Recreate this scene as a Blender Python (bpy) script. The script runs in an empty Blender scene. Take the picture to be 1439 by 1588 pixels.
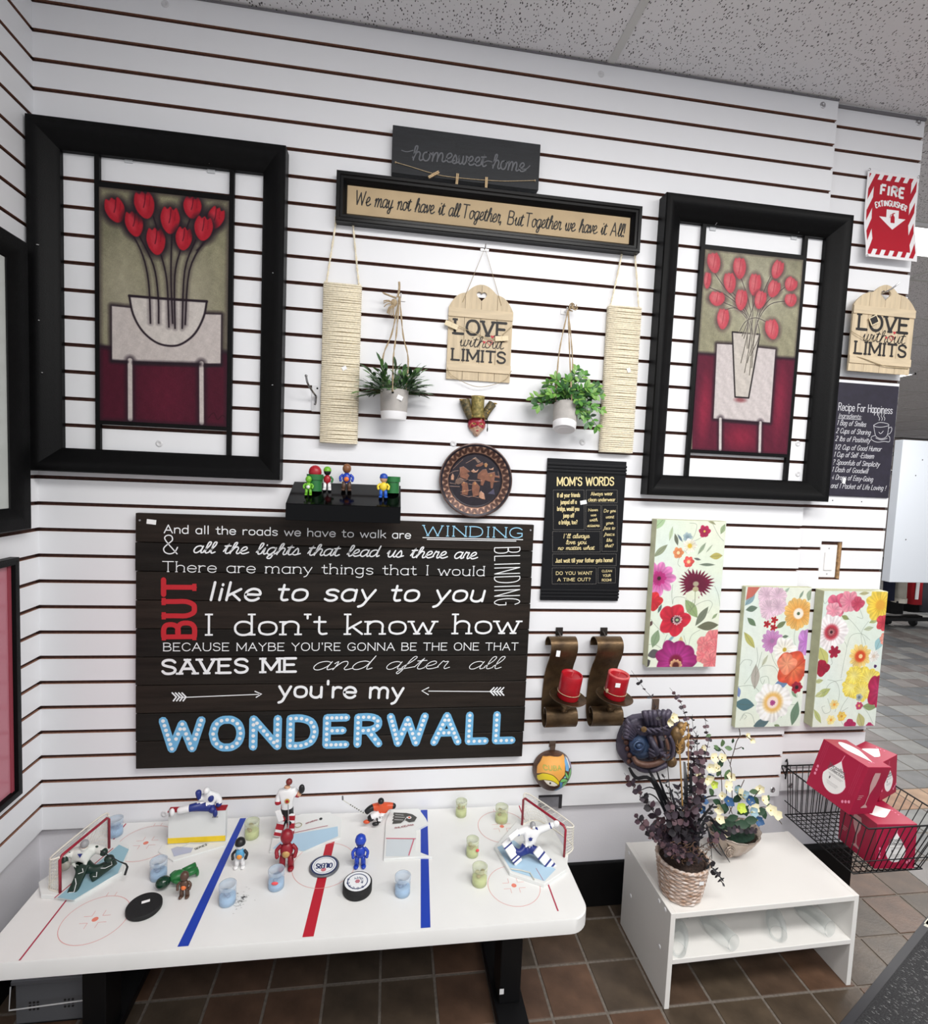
import bpy, bmesh, math, random
import numpy as np
from mathutils import Vector, Matrix, Euler

# ------------------------------------------------------------ camera
F_PX, W_PX, H_PX = 825.1, 1439.0, 1588.0
CAM = np.array([1.0058, -1.6931, 1.5065])
YAW, PITCH, ROLL = -0.1406, 1.5024, 0.0427

def _rot(a, b, c):
    ca, sa, cb, sb, cc, sc = math.cos(a), math.sin(a), math.cos(b), math.sin(b), math.cos(c), math.sin(c)
    Rz = np.array([[ca, -sa, 0], [sa, ca, 0], [0, 0, 1]])
    Rx = np.array([[1, 0, 0], [0, cb, -sb], [0, sb, cb]])
    Ry = np.array([[cc, -sc, 0], [sc, cc, 0], [0, 0, 1]])
    return Rz @ Rx @ Ry
RC = _rot(YAW, PITCH, ROLL) @ np.diag([1.0, 1.0, 1.0])
scn = bpy.context.scene
cam_d = bpy.data.cameras.new('camera')
cam = bpy.data.objects.new('camera', cam_d)
scn.collection.objects.link(cam)
mw = Matrix.Identity(4)
for i in range(3):
    for j in range(3):
        mw[i][j] = RC[i][j]
    mw[i][3] = CAM[i]
cam.matrix_world = mw
cam_d.sensor_fit = 'VERTICAL'
cam_d.sensor_height = 24.0
cam_d.lens = 24.0 * F_PX / H_PX
cam_d.clip_start = 0.02
cam_d.clip_end = 60
scn.camera = cam

# ------------------------------------------------------------ world, lights, exposure
world = bpy.data.worlds.new('shop_light')
scn.world = world
world.use_nodes = True
bg = world.node_tree.nodes['Background']
bg.inputs[0].default_value = (0.93, 0.95, 1.0, 1)
bg.inputs[1].default_value = 0.50

def area(name, loc, size, size_y, power, rot=(0, 0, 0), col=(1, 0.985, 0.96)):
    l = bpy.data.lights.new(name, 'AREA')
    l.shape = 'RECTANGLE'; l.size = size; l.size_y = size_y; l.energy = power; l.color = col
    o = bpy.data.objects.new(name, l); o.location = loc; o.rotation_euler = rot
    scn.collection.objects.link(o)
    return o
area('ceiling_lamp_light', (1.5, -1.5, 2.80), 1.2, 0.55, 18)
area('ceiling_lamp_light', (3.0, -1.6, 2.80), 1.2, 0.55, 24)
area('ceiling_lamp_light', (1.9, -2.7, 2.80), 1.2, 0.55, 24)
area('ceiling_lamp_light', (4.2, 0.79, 2.795), 1.2, 0.28, 22)
area('ceiling_lamp_light', (5.6, 1.6, 2.80), 1.2, 0.6, 36)
area('ceiling_lamp_light', (8.4, 5.2, 2.80), 1.2, 0.6, 50)
scn.view_settings.view_transform = 'Standard'
scn.view_settings.look = 'None'
scn.view_settings.exposure = 0.86
scn.view_settings.gamma = 1.0
scn.view_settings.use_curve_mapping = False

# ------------------------------------------------------------ helpers
COL = scn.collection
random.seed(7)
rnd = random.Random(11)

def P(u, v, y):
    """world (x, z) of photo pixel (u, v) on the wall-parallel plane at depth y"""
    d = RC @ np.array([(u - W_PX / 2) / F_PX, -(v - H_PX / 2) / F_PX, -1.0])
    t = (y - CAM[1]) / d[1]
    q = CAM + t * d
    return float(q[0]), float(q[2])

def PZ(u, v, z):
    """world (x, y) of photo pixel on the level plane at height z"""
    d = RC @ np.array([(u - W_PX / 2) / F_PX, -(v - H_PX / 2) / F_PX, -1.0])
    t = (z - CAM[2]) / d[2]
    q = CAM + t * d
    return float(q[0]), float(q[1])

def lin(c):
    def f(x):
        x /= 255.0
        return x / 12.92 if x <= 0.04045 else ((x + 0.055) / 1.055) ** 2.4
    return tuple(f(x) for x in c)

_m = {}
def mat(name, rgb, rough=0.6, metal=0.0, noise=0.0, scale=30.0, bump=0.0, bscale=None, spec=None, coat=0.0, stretch=None, rgb2=None, det=4.0, alpha=None, emit=None, trans=0.0, ior=1.45):
    if name in _m: return _m[name]
    m = bpy.data.materials.new(name); m.use_nodes = True
    nt = m.node_tree; b = nt.nodes['Principled BSDF']
    c = lin(rgb)
    b.inputs['Base Color'].default_value = (*c, 1)
    b.inputs['Roughness'].default_value = rough
    b.inputs['Metallic'].default_value = metal
    if spec is not None: b.inputs['Specular IOR Level'].default_value = spec
    if coat: b.inputs['Coat Weight'].default_value = coat
    if trans: b.inputs['Transmission Weight'].default_value = trans; b.inputs['IOR'].default_value = ior
    if alpha is not None: b.inputs['Alpha'].default_value = alpha
    if emit: 
        b.inputs['Emission Color'].default_value = (*lin(emit[0]), 1); b.inputs['Emission Strength'].default_value = emit[1]
    tc = nt.nodes.new('ShaderNodeTexCoord'); mp = nt.nodes.new('ShaderNodeMapping')
    nt.links.new(tc.outputs['Object'], mp.inputs[0])
    if stretch: mp.inputs['Scale'].default_value = stretch
    n = nt.nodes.new('ShaderNodeTexNoise'); n.inputs['Scale'].default_value = scale; n.inputs['Detail'].default_value = det
    nt.links.new(mp.outputs[0], n.inputs[0])
    if noise > 0 or rgb2:
        r = nt.nodes.new('ShaderNodeValToRGB')
        c2 = lin(rgb2) if rgb2 else tuple(x * (1 + noise) for x in c)
        c1 = c if rgb2 else tuple(x * (1 - noise) for x in c)
        r.color_ramp.elements[0].position = 0.32; r.color_ramp.elements[1].position = 0.68
        r.color_ramp.elements[0].color = (*c1, 1); r.color_ramp.elements[1].color = (*c2, 1)
        nt.links.new(n.outputs[0], r.inputs[0]); nt.links.new(r.outputs[0], b.inputs['Base Color'])
    if bump:
        n2 = n
        if bscale:
            n2 = nt.nodes.new('ShaderNodeTexNoise'); n2.inputs['Scale'].default_value = bscale; n2.inputs['Detail'].default_value = 3
            nt.links.new(mp.outputs[0], n2.inputs[0])
        bp = nt.nodes.new('ShaderNodeBump'); bp.inputs['Strength'].default_value = bump; bp.inputs['Distance'].default_value = 0.002
        nt.links.new(n2.outputs[0], bp.inputs['Height']); nt.links.new(bp.outputs[0], b.inputs['Normal'])
    _m[name] = m
    return m

def printed(name, rough=0.6, bump=0.0, bscale=200):
    """material that shows the printed/painted colours stored on a panel's mesh"""
    if name in _m: return _m[name]
    m = bpy.data.materials.new(name); m.use_nodes = True
    nt = m.node_tree; b = nt.nodes['Principled BSDF']
    b.inputs['Roughness'].default_value = rough
    a = nt.nodes.new('ShaderNodeAttribute'); a.attribute_name = 'ink'
    nt.links.new(a.outputs['Color'], b.inputs['Base Color'])
    if bump:
        n = nt.nodes.new('ShaderNodeTexNoise'); n.inputs['Scale'].default_value = bscale
        bp = nt.nodes.new('ShaderNodeBump'); bp.inputs['Strength'].default_value = bump; bp.inputs['Distance'].default_value = 0.001
        nt.links.new(n.outputs[0], bp.inputs['Height']); nt.links.new(bp.outputs[0], b.inputs['Normal'])
    _m[name] = m
    return m

def tag(o, label=None, cat=None, group=None, kind=None):
    if label: o['label'] = label
    if cat: o['category'] = cat
    if group: o['group'] = group
    if kind: o['kind'] = kind
    return o

def thing(name, label, cat, loc=(0, 0, 0), rot=None, group=None):
    o = bpy.data.objects.new(name, None); COL.objects.link(o)
    o.empty_display_size = 0.02
    if rot is not None and isinstance(rot, Matrix):
        o.matrix_world = Matrix.Translation(loc) @ rot.to_4x4()
    else:
        o.location = loc
        if rot: o.rotation_euler = rot
    return tag(o, label, cat, group)

def base(o):
    v = Vector((0, 0, 0))
    while o is not None:
        v += o.location; o = o.parent
    return v

class B:
    """collects shapes and links them as one mesh object"""
    def __init__(s): s.v = []; s.f = []; s.mi = []; s.cur = 0
    def add(s, vs, fs, M=None):
        k = len(s.v)
        s.v += [tuple(M @ Vector(p)) for p in vs] if M is not None else [tuple(p) for p in vs]
        s.f += [tuple(i + k for i in f) for f in fs]; s.mi += [s.cur] * len(fs)
        return s
    def box(s, x0, x1, y0, y1, z0, z1, M=None):
        vs = [(x, y, z) for x in (x0, x1) for y in (y0, y1) for z in (z0, z1)]
        return s.add(vs, [(0, 1, 3, 2), (4, 6, 7, 5), (0, 4, 5, 1), (2, 3, 7, 6), (0, 2, 6, 4), (1, 5, 7, 3)], M)
    def prism(s, poly, h, M=None, c=0.0):
        """poly in xy extruded z 0..h"""
        n = len(poly)
        vs = [(x, y, 0) for x, y in poly] + [(x, y, h) for x, y in poly]
        if c:
            cx = sum(p[0] for p in poly) / n; cy = sum(p[1] for p in poly) / n
            vs = [(x, y, 0) for x, y in poly] + [(x, y, h - c) for x, y in poly] + [(x + (cx - x) * c / max(1e-6, math.hypot(x - cx, y - cy)), y + (cy - y) * c / max(1e-6, math.hypot(x - cx, y - cy)), h) for x, y in poly]
            fs = [tuple(range(n))[::-1], tuple(range(2 * n, 3 * n))] + [(r * n + i, r * n + (i + 1) % n, (r + 1) * n + (i + 1) % n, (r + 1) * n + i) for r in (0, 1) for i in range(n)]
            return s.add(vs, fs, M)
        return s.add(vs, [tuple(range(n))[::-1], tuple(range(n, 2 * n))] + [(i, (i + 1) % n, n + (i + 1) % n, n + i) for i in range(n)], M)
    def lathe(s, prof, n=24, M=None, close=True):
        """prof [(r, z)]"""
        vs = []; fs = []
        for r, z in prof:
            for i in range(n):
                a = 2 * math.pi * i / n
                vs.append((r * math.cos(a), r * math.sin(a), z))
        for k in range(len(prof) - 1):
            for i in range(n):
                j = (i + 1) % n
                fs.append((k * n + i, k * n + j, (k + 1) * n + j, (k + 1) * n + i))
        if close:
            fs.append(tuple(range(n))[::-1]); fs.append(tuple((len(prof) - 1) * n + i for i in range(n)))
        return s.add(vs, fs, M)
    def ball(s, c, r, n=12, m=8, M=None):
        rx, ry, rz = r if isinstance(r, tuple) else (r, r, r)
        vs = [(c[0], c[1], c[2] - rz)]; fs = []
        for k in range(1, m):
            t = math.pi * k / m
            for i in range(n):
                a = 2 * math.pi * i / n
                vs.append((c[0] + rx * math.sin(t) * math.cos(a), c[1] + ry * math.sin(t) * math.sin(a), c[2] - rz * math.cos(t)))
        vs.append((c[0], c[1], c[2] + rz)); L = len(vs) - 1
        for i in range(n):
            j = (i + 1) % n
            fs.append((0, 1 + j, 1 + i)); fs.append((L, L - n + i, L - n + j))
            for k in range(m - 2): fs.append((1 + k * n + i, 1 + k * n + j, 1 + (k + 1) * n + j, 1 + (k + 1) * n + i))
        return s.add(vs, fs, M)
    def tube(s, pts, r, n=6, M=None, closed=False):
        pts = [Vector(p) for p in pts]; L = len(pts)
        rs = r if isinstance(r, (list, tuple)) else [r] * L
        vs = []; fs = []; up = None
        for i, p in enumerate(pts):
            if closed: t = pts[(i + 1) % L] - pts[i - 1]
            else: t = pts[min(i + 1, L - 1)] - pts[max(i - 1, 0)]
            if t.length < 1e-9: t = Vector((0, 0, 1))
            t.normalize()
            if up is None:
                up = Vector((0, 0, 1)) if abs(t.z) < 0.9 else Vector((1, 0, 0))
            a = t.cross(up)
            if a.length < 1e-4: a = t.cross(Vector((0.3, 1, 0.1)))
            a.normalize(); b = a.cross(t).normalized(); up = b
            for k in range(n):
                q = 2 * math.pi * k / n
                vs.append(p + (a * math.cos(q) + b * math.sin(q)) * rs[i])
        for i in range(L if closed else L - 1):
            i2 = (i + 1) % L
            for k in range(n):
                k2 = (k + 1) % n
                fs.append((i * n + k, i * n + k2, i2 * n + k2, i2 * n + k))
        if not closed: fs += [tuple(range(n))[::-1], tuple((L - 1) * n + k for k in range(n))]
        return s.add(vs, fs, M)
    def mesh(s, name, mats, smooth=False):
        me = bpy.data.meshes.new(name); me.from_pydata(s.v, [], s.f)
        if not isinstance(mats, (list, tuple)): mats = [mats]
        for m in mats: me.materials.append(m)
        if len(mats) > 1: me.polygons.foreach_set('material_index', s.mi)
        bm = bmesh.new(); bm.from_mesh(me); bmesh.ops.recalc_face_normals(bm, faces=bm.faces); bm.to_mesh(me); bm.free()
        if smooth:
            me.polygons.foreach_set('use_smooth', [True] * len(me.polygons))
            if smooth is not True: me.set_sharp_from_angle(angle=math.radians(smooth))
        me.update(); return me
    def obj(s, name, mats, parent=None, smooth=False, local=False):
        off = Vector((0, 0, 0)) if local else base(parent)
        if off.length > 0: s.v = [(x - off.x, y - off.y, z - off.z) for x, y, z in s.v]
        o = bpy.data.objects.new(name, s.mesh(name, mats, smooth)); COL.objects.link(o)
        o.parent = parent
        return o

def inst(name, me, parent, M):
    o = bpy.data.objects.new(name, me); COL.objects.link(o); o.parent = parent
    o.matrix_local = M
    return o

def copy_tree(o, parent=None):
    c = o.copy(); COL.objects.link(c); c.parent = parent
    for ch in [x for x in bpy.data.objects if x.parent == o]: copy_tree(ch, c)
    return c

def bevel(o, w, seg=2):
    bm = bmesh.new(); bm.from_mesh(o.data)
    ed = [e for e in bm.edges if len(e.link_faces) == 2 and e.calc_face_angle(0) > 0.6]
    bmesh.ops.bevel(bm, geom=ed, offset=w, segments=seg, affect='EDGES', profile=0.5)
    bm.to_mesh(o.data); bm.free(); return o

def XZ(x, y, z):
    """matrix: local xy plane -> wall plane (x right, y up), local z towards the viewer"""
    return Matrix(((1, 0, 0, x), (0, 0, -1, y), (0, 1, 0, z), (0, 0, 0, 1)))

def cr(pts, n=5, closed=False):
    """Catmull-Rom through points of any dimension"""
    P_ = [np.array(p, float) for p in pts]; out = []
    L = len(P_)
    if L < 3: return [tuple(p) for p in P_]
    rng = range(L) if closed else range(L - 1)
    for i in rng:
        if closed: a, b, c, d = P_[i - 1], P_[i], P_[(i + 1) % L], P_[(i + 2) % L]
        else: a, b, c, d = P_[max(i - 1, 0)], P_[i], P_[i + 1], P_[min(i + 2, L - 1)]
        for k in range(n):
            t = k / n
            out.append(tuple(0.5 * ((2 * b) + (c - a) * t + (2 * a - 5 * b + 4 * c - d) * t * t + (3 * b - a - 3 * c + d) * t ** 3)))
    if not closed: out.append(tuple(P_[-1]))
    return out
# ------------------------------------------------------------ hand-made stroke lettering
GL = {
'a':(4.6,"~4,4.2 3,5 1.4,5 .3,3.6 .3,1.4 1.4,0 3,0 4,1|4,5 4,0"),
'b':(4.6,".3,8 .3,0|~.3,4 1.4,5 3,5 4.1,3.6 4.1,1.4 3,0 1.4,0 .3,1"),
'c':(4.3,"~4,4 3,5 1.5,5 .3,3.6 .3,1.4 1.5,0 3,0 4,1"),
'd':(4.6,"4,8 4,0|~4,4 2.9,5 1.3,5 .3,3.6 .3,1.4 1.3,0 2.9,0 4,1"),
'e':(4.5,"~.3,2.6 2,2.6 4.1,2.6 3.8,4.2 2.8,5 1.5,5 .3,3.6 .3,1.4 1.5,0 3,0 4,.9"),
'f':(3.1,"~3.1,7.6 2.2,8 1.3,7.3 1.2,6 1.2,4|1.2,4 1.2,0|0,5 2.7,5"),
'g':(4.6,"~4,4.2 3,5 1.4,5 .3,3.6 .3,1.7 1.4,.3 3,.3 4,1.2|~4,5 4,2 4,-.8 3.5,-2.2 2.2,-2.8 .6,-2.2"),
'h':(4.5,".3,8 .3,0|~.3,3.6 1.4,5 3,5 3.9,3.8 3.9,2|3.9,2.2 3.9,0"),
'i':(1.5,".7,5 .7,0|.7,6.7 .7,7.1"),
'j':(2.2,"~1.4,5 1.4,2 1.4,-1.4 .6,-2.5 -.4,-2.4|1.4,6.7 1.4,7.1"),
'k':(4.2,".3,8 .3,0|3.6,5 .3,1.9|1.5,3 3.9,0"),
'l':(1.5,".7,8 .7,0"),
'm':(7.2,".3,5 .3,0|~.3,3.6 1.3,5 2.6,5 3.4,3.8 3.4,2|3.4,2.2 3.4,0|~3.4,3.6 4.4,5 5.7,5 6.5,3.8 6.5,2|6.5,2.2 6.5,0"),
'n':(4.5,".3,5 .3,0|~.3,3.6 1.4,5 3,5 3.9,3.8 3.9,2|3.9,2.2 3.9,0"),
'o':(4.8,"~.3,2.5 .7,4.3 2.3,5 3.9,4.3 4.4,2.5 3.9,.7 2.3,0 .7,.7 .3,2.5"),
'p':(4.6,".3,5 .3,-2.8|~.3,4 1.4,5 3,5 4.1,3.6 4.1,1.4 3,0 1.4,0 .3,1"),
'q':(4.6,"4,5 4,-2.8|~4,4 2.9,5 1.3,5 .3,3.6 .3,1.4 1.3,0 2.9,0 4,1"),
'r':(3.3,".3,5 .3,0|~.3,3.4 1.2,4.7 2.2,5 3.1,4.7"),
's':(4,"~3.6,4.3 2.4,5 1,4.8 .4,3.8 1.2,2.8 2.8,2.3 3.6,1.2 2.8,.1 1.4,0 .3,.7"),
't':(3.1,"~1.2,7 1.2,4 1.2,1.2 1.8,.1 3,.3|0,5 2.7,5"),
'u':(4.5,"~.3,5 .3,3 .3,1.2 1.3,0 2.8,0 3.9,1.4|3.9,5 3.9,0"),
'v':(4.4,".1,5 2.1,0|2.1,0 4.1,5"),
'w':(6.4,".1,5 1.6,0|1.6,0 3.1,4.4|3.1,4.4 4.6,0|4.6,0 6.1,5"),
'x':(4.2,".2,5 3.9,0|3.9,5 .2,0"),
'y':(4.4,".2,5 2.2,.4|~4.1,5 2.4,.6 1.4,-2 .2,-2.8"),
'z':(4,".3,5 3.7,5 .3,0 3.7,0"),
'A':(6,".2,0 2.9,8|2.9,8 5.6,0|1.2,2.8 4.6,2.8"),
'B':(5.5,".4,8 .4,0|~.4,8 3,8 4.4,7.2 4.4,5.3 3,4.3 .4,4.3|~.4,4.3 3.4,4.3 4.9,3.3 4.9,1.1 3.4,0 .4,0"),
'C':(5.8,"~5.3,6.3 4.2,7.7 2.6,8 1,6.9 .3,4.9 .3,3.1 1,1.1 2.6,0 4.2,.3 5.3,1.7"),
'D':(6,".4,8 .4,0|~.4,8 2.6,8 4.6,7 5.4,5 5.4,3 4.6,1 2.6,0 .4,0"),
'E':(5,".4,8 .4,0|.4,8 4.5,8|.4,4.2 3.8,4.2|.4,0 4.5,0"),
'F':(4.8,".4,8 .4,0|.4,8 4.5,8|.4,4.2 3.8,4.2"),
'G':(6,"~5.3,6.5 4.2,7.7 2.6,8 1,6.9 .3,4.9 .3,3.1 1,1.1 2.6,0 4.2,.2 5.4,1.6|5.4,1.2 5.4,3.6|3.4,3.6 5.4,3.6"),
'H':(5.8,".4,8 .4,0|5.2,8 5.2,0|.4,4.2 5.2,4.2"),
'I':(2.2,"1,8 1,0"),
'J':(4.2,"~3.4,8 3.4,4 3.4,1.6 2.4,.1 1,.2 .2,1.4"),
'K':(5.4,".4,8 .4,0|4.8,8 .4,3.2|1.8,4.6 5,0"),
'L':(4.6,".4,8 .4,0|.4,0 4.2,0"),
'M':(7,".4,0 .4,8|.4,8 3.4,1.4|3.4,1.4 6.4,8|6.4,8 6.4,0"),
'N':(6,".4,0 .4,8|.4,8 5.4,0|5.4,0 5.4,8"),
'O':(6.4,"~.3,4 .8,6.5 2,7.8 3.1,8 4.2,7.8 5.4,6.5 5.9,4 5.4,1.5 4.2,.2 3.1,0 2,.2 .8,1.5 .3,4"),
'P':(5.2,".4,8 .4,0|~.4,8 3,8 4.6,7.1 4.6,5 3,3.9 .4,3.9"),
'R':(5.6,".4,8 .4,0|~.4,8 3,8 4.6,7.1 4.6,5.2 3,4.1 .4,4.1|2.6,4.1 5,0"),
'S':(5.2,"~4.6,6.6 3.6,7.8 1.8,7.9 .6,6.8 .7,5.2 2.2,4.3 3.9,3.6 4.7,2.2 4.1,.6 2.6,0 1.2,.3 .4,1.5"),
'T':(5.4,"2.6,8 2.6,0|.1,8 5.1,8"),
'U':(5.8,"~.4,8 .4,5 .4,2.2 1.4,.3 2.8,0 4.2,.3 5.2,2.2 5.2,5 5.2,8"),
'V':(5.8,".2,8 2.8,0|2.8,0 5.4,8"),
'W':(8.2,".2,8 2,0|2,0 4,7|4,7 6,0|6,0 7.8,8"),
'X':(5.6,".3,8 5.1,0|5.1,8 .3,0"),
'Y':(5.6,".2,8 2.7,4|5.2,8 2.7,4|2.7,4 2.7,0"),
'1':(3,".6,6.6 1.8,8|1.8,8 1.8,0"),
'2':(4.8,"~.5,6.4 1.4,7.8 3,7.9 4.1,6.6 3.6,4.8 2,2.4 .4,0|.4,0 4.3,0"),
'3':(4.8,"~.5,7 2.4,8 4,6.8 3.6,4.9 2,4.3 4,3.5 4.3,1.4 2.6,0 .4,.8"),
'4':(4.8,"3.2,0 3.2,8 .2,2.4 4.4,2.4"),
'7':(4.6,".3,8 4.2,8 1.6,0"),
'9':(4.8,"~4,5.4 2.8,4 1.2,4.4 .5,6 1.4,7.7 3,7.8 4,6.4 4,3 2.6,0"),
'/':(3.4,".2,-.4 3,8.4"),"'":(1.6,".8,8 .8,6.4"),',':(1.8,".9,.6 .5,-1.2"),'.':(1.6,".7,0 .7,.4"),
'!':(1.8,"1,8 1,2.4|1,.5 1,0"),'-':(3.2,".4,3 2.6,3"),':':(1.6,".7,.2 .7,.6|.7,3.6 .7,4"),
'?':(4.4,"~.4,6.6 1.4,7.9 3,7.8 3.9,6.4 3,4.8 2,3.8 2,2.6|2,.6 2,.1"),
'&':(6,"~5.4,2.8 4.4,.8 2.6,0 .9,.7 .5,2.4 2,4.2 3.6,5.8 3.4,7.5 2.2,8 1,7.2 1.4,5.4 5.2,0"),
' ':(3,""),
}
CUR = {
'a':(4.4,"~3.8,4.2 2.6,5 1,4.2 .3,2 .8,.3 2,.2 3.4,2.2 3.9,4.8|~3.9,4.8 3.5,1.6 3.8,.1 5,.9"),
'b':(4.2,"~.2,1.2 2,5.4 2.2,7.8 1.2,7.6 .8,4 .8,1 1.8,0 3.2,.8 3.4,3.2 2.6,3.6|~2.6,3.6 4.4,3.4"),
'c':(3.6,"~3.2,4.2 2.4,5 1,4 .4,1.8 1.2,.1 2.6,.2 4.2,1.2"),
'd':(4.6,"~3.8,4.2 2.6,5 1,4.2 .3,2 .8,.3 2,.2 3.4,2.2 4.4,8|~4.4,8 3.8,3 3.9,.2 5,.9"),
'e':(3.6,"~.2,1.6 2,2.4 3,3.8 2.4,5 1.2,4.4 .5,2.2 1.2,.2 2.6,.2 4.2,1.2"),
'f':(3.4,"~.2,1.4 2.2,5 3,7.6 2.2,8 1.4,5 .8,0 0,-2.8 -.6,-2 .4,0 2.4,1 3.8,1.6"),
'g':(4.4,"~3.8,4.2 2.6,5 1,4.2 .3,2 .8,.3 2,.2 3.6,2.6 3.9,4.8|~3.9,4.8 3.2,0 2.4,-2.8 1,-2.6 1.6,-.8 4.8,1"),
'h':(4.4,"~.2,1.4 2,5.4 2.4,7.8 1.4,7.4 .8,3 .5,0|~.6,1 1.8,4 3,4.8 3.6,3.6 3.2,1 3.8,0 5,.9"),
'i':(2.2,"~.2,1.4 1.2,4.8 1,1.6 1.4,.1 2.6,.9|1.6,6.4 1.7,6.8"),
'k':(4.2,"~.2,1.4 2,5.4 2.4,7.8 1.4,7.4 .8,3 .5,0|~.8,2.2 2.4,4.6 3.4,4.4 2.4,2.8 1.2,2.4 2.8,1 3.4,0 4.8,.9"),
'l':(2.4,"~.2,1.4 2,5 2.4,7.6 1.4,7.6 .9,4 1,.8 1.6,0 2.8,.9"),
'm':(6.4,"~.2,3.6 .9,4.8 .8,2 .5,0|~.7,1.4 1.8,4.4 2.8,4.8 3,3 2.7,0|~2.9,1.4 4,4.4 5,4.8 5.3,3 5,.8 5.6,0 6.8,.9"),
'n':(4.4,"~.2,3.6 .9,4.8 .8,2 .5,0|~.7,1.4 1.8,4.4 2.9,4.8 3.3,3 3,.8 3.6,0 5,.9"),
'o':(4,"~2.6,4.9 1,4.4 .3,2.2 1,.2 2.4,.2 3.4,2.2 3.2,4.2 2.4,4.9 4.4,4"),
'p':(4.2,"~.2,3 1.2,5 .8,1 0,-2.8|~.7,1.4 1.6,4.2 2.8,5 3.6,3.4 3,.6 1.6,0 .9,1|~2,.1 3.4,.3 4.8,1"),
'r':(3.2,"~.2,1.4 1,5 1.6,4.4 2.6,4.6 2.2,1.4 2.6,0 3.8,.9"),
's':(3.2,"~.1,1 1.8,4.9 2.6,2.6 2.4,.6 1.2,0 .3,.7|~1.6,0 3.8,1.1"),
't':(2.8,"~.2,1.4 1.8,7.2 1.2,3 1.2,.6 2,0 3.2,.9|.2,5.2 2.8,5.5"),
'u':(4.4,"~.2,2.6 1.1,4.9 .8,1.6 1.4,.1 2.6,.7 3.7,4.9|~3.7,4.9 3.3,1.4 3.8,.1 5,.9"),
'v':(3.8,"~.2,3 1,4.9 1.4,2 1.6,.1 3,2.4 3.2,4.8 4.2,4.3"),
'w':(5.4,"~.2,2.6 .9,4.8 .7,1 1.6,.1 2.7,1.6 3,4.6|~3,4.6 2.8,1 3.7,.1 4.8,2.4 4.7,4.7 5.6,4.2"),
'y':(4.4,"~.2,2.6 1.1,4.9 .8,1.6 1.4,.1 2.6,.7 3.7,4.9|~3.7,4.9 3,0 2.2,-2.8 .8,-2.6 1.4,-.8 4.8,1"),
}
def strokes(s):
    out = []
    for part in s.split('|'):
        if not part: continue
        sm = part[0] == '~'
        pts = [tuple(float(q) for q in w.split(',')) for w in part.lstrip('~').split()]
        out.append((cr(pts, 3) if sm and len(pts) > 2 else pts, sm))
    return out

def ribbon(b, pts, w, M, k=6):
    """one continuous flat stroke of width w through 2-D pts on plane M; every stroke lies a hair above the last"""
    q = [pts[0]]
    for p in pts[1:]:
        if math.hypot(p[0] - q[-1][0], p[1] - q[-1][1]) > w * 0.04: q.append(p)
    if len(q) < 2:
        q = [pts[0], (pts[0][0] + w * .05, pts[0][1])]
    b.lift = (getattr(b, 'lift', 0) + 1) % 24; zl = b.lift * 0.00002
    n = len(q); closed = n > 3 and math.hypot(q[0][0] - q[-1][0], q[0][1] - q[-1][1]) < w * .1
    L = []; R = []
    for i in range(n):
        if closed and i in (0, n - 1): a, c = q[n - 2], q[1]
        else: a, c = q[max(i - 1, 0)], q[min(i + 1, n - 1)]
        def nrm(p, r):
            l = math.hypot(r[0] - p[0], r[1] - p[1]) or 1; return (-(r[1] - p[1]) / l, (r[0] - p[0]) / l)
        if (closed or 0 < i < n - 1):
            n1, n2 = nrm(a, q[i]), nrm(q[i], c); mx, my = n1[0] + n2[0], n1[1] + n2[1]; l2 = mx * mx + my * my
            s_ = min(2 / l2, 1.3) if l2 > .05 else .8
            nx, ny = mx * s_, my * s_
        else: nx, ny = nrm(a, c)
        L.append((q[i][0] + nx * w / 2, q[i][1] + ny * w / 2, zl)); R.append((q[i][0] - nx * w / 2, q[i][1] - ny * w / 2, zl))
    b.add(L + R, [(i, n + i, n + i + 1, i + 1) for i in range(n - 1)], M)
    if k and not closed:
        for (p, d, up) in ((q[0], q[1], 1), (q[-1], q[-2], -1)):
            a0 = math.atan2(p[1] - d[1], p[0] - d[0])
            b.add([(p[0] + w / 2 * math.cos(a0 + math.pi * (i / 4 - .5)), p[1] + w / 2 * math.sin(a0 + math.pi * (i / 4 - .5)), zl) for i in range(5)], [(0, 1, 2, 3, 4)], M)

def text_strokes(s, p0, p1, h, style='sans', slant=0.0, track=0.8, cap_ratio=None):
    """yields (list of 2-D points, smooth?) for text running from p0 to p1"""
    tw = 0; lay = []
    for ch in s:
        g = (CUR if style == 'cursive' and ch in CUR else GL).get(ch, GL[' '])
        lay.append((tw, g)); tw += g[0] + (track if not (style == 'cursive' and ch in CUR) else 0.1)
    tw -= track
    dx, dy = p1[0] - p0[0], p1[1] - p0[1]; L = math.hypot(dx, dy); dx /= L; dy /= L
    sx = L / tw; sy = h / 8.0; res = []
    for off, g in lay:
        for pts, sm in strokes(g[1]):
            q = []
            for x, y in pts:
                a = (off + x) * sx + y * sy * slant; b_ = y * sy
                q.append((p0[0] + a * dx - b_ * dy, p0[1] + a * dy + b_ * dx))
            res.append((q, sm, sx, sy, (dx, dy), pts))
    return res

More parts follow.
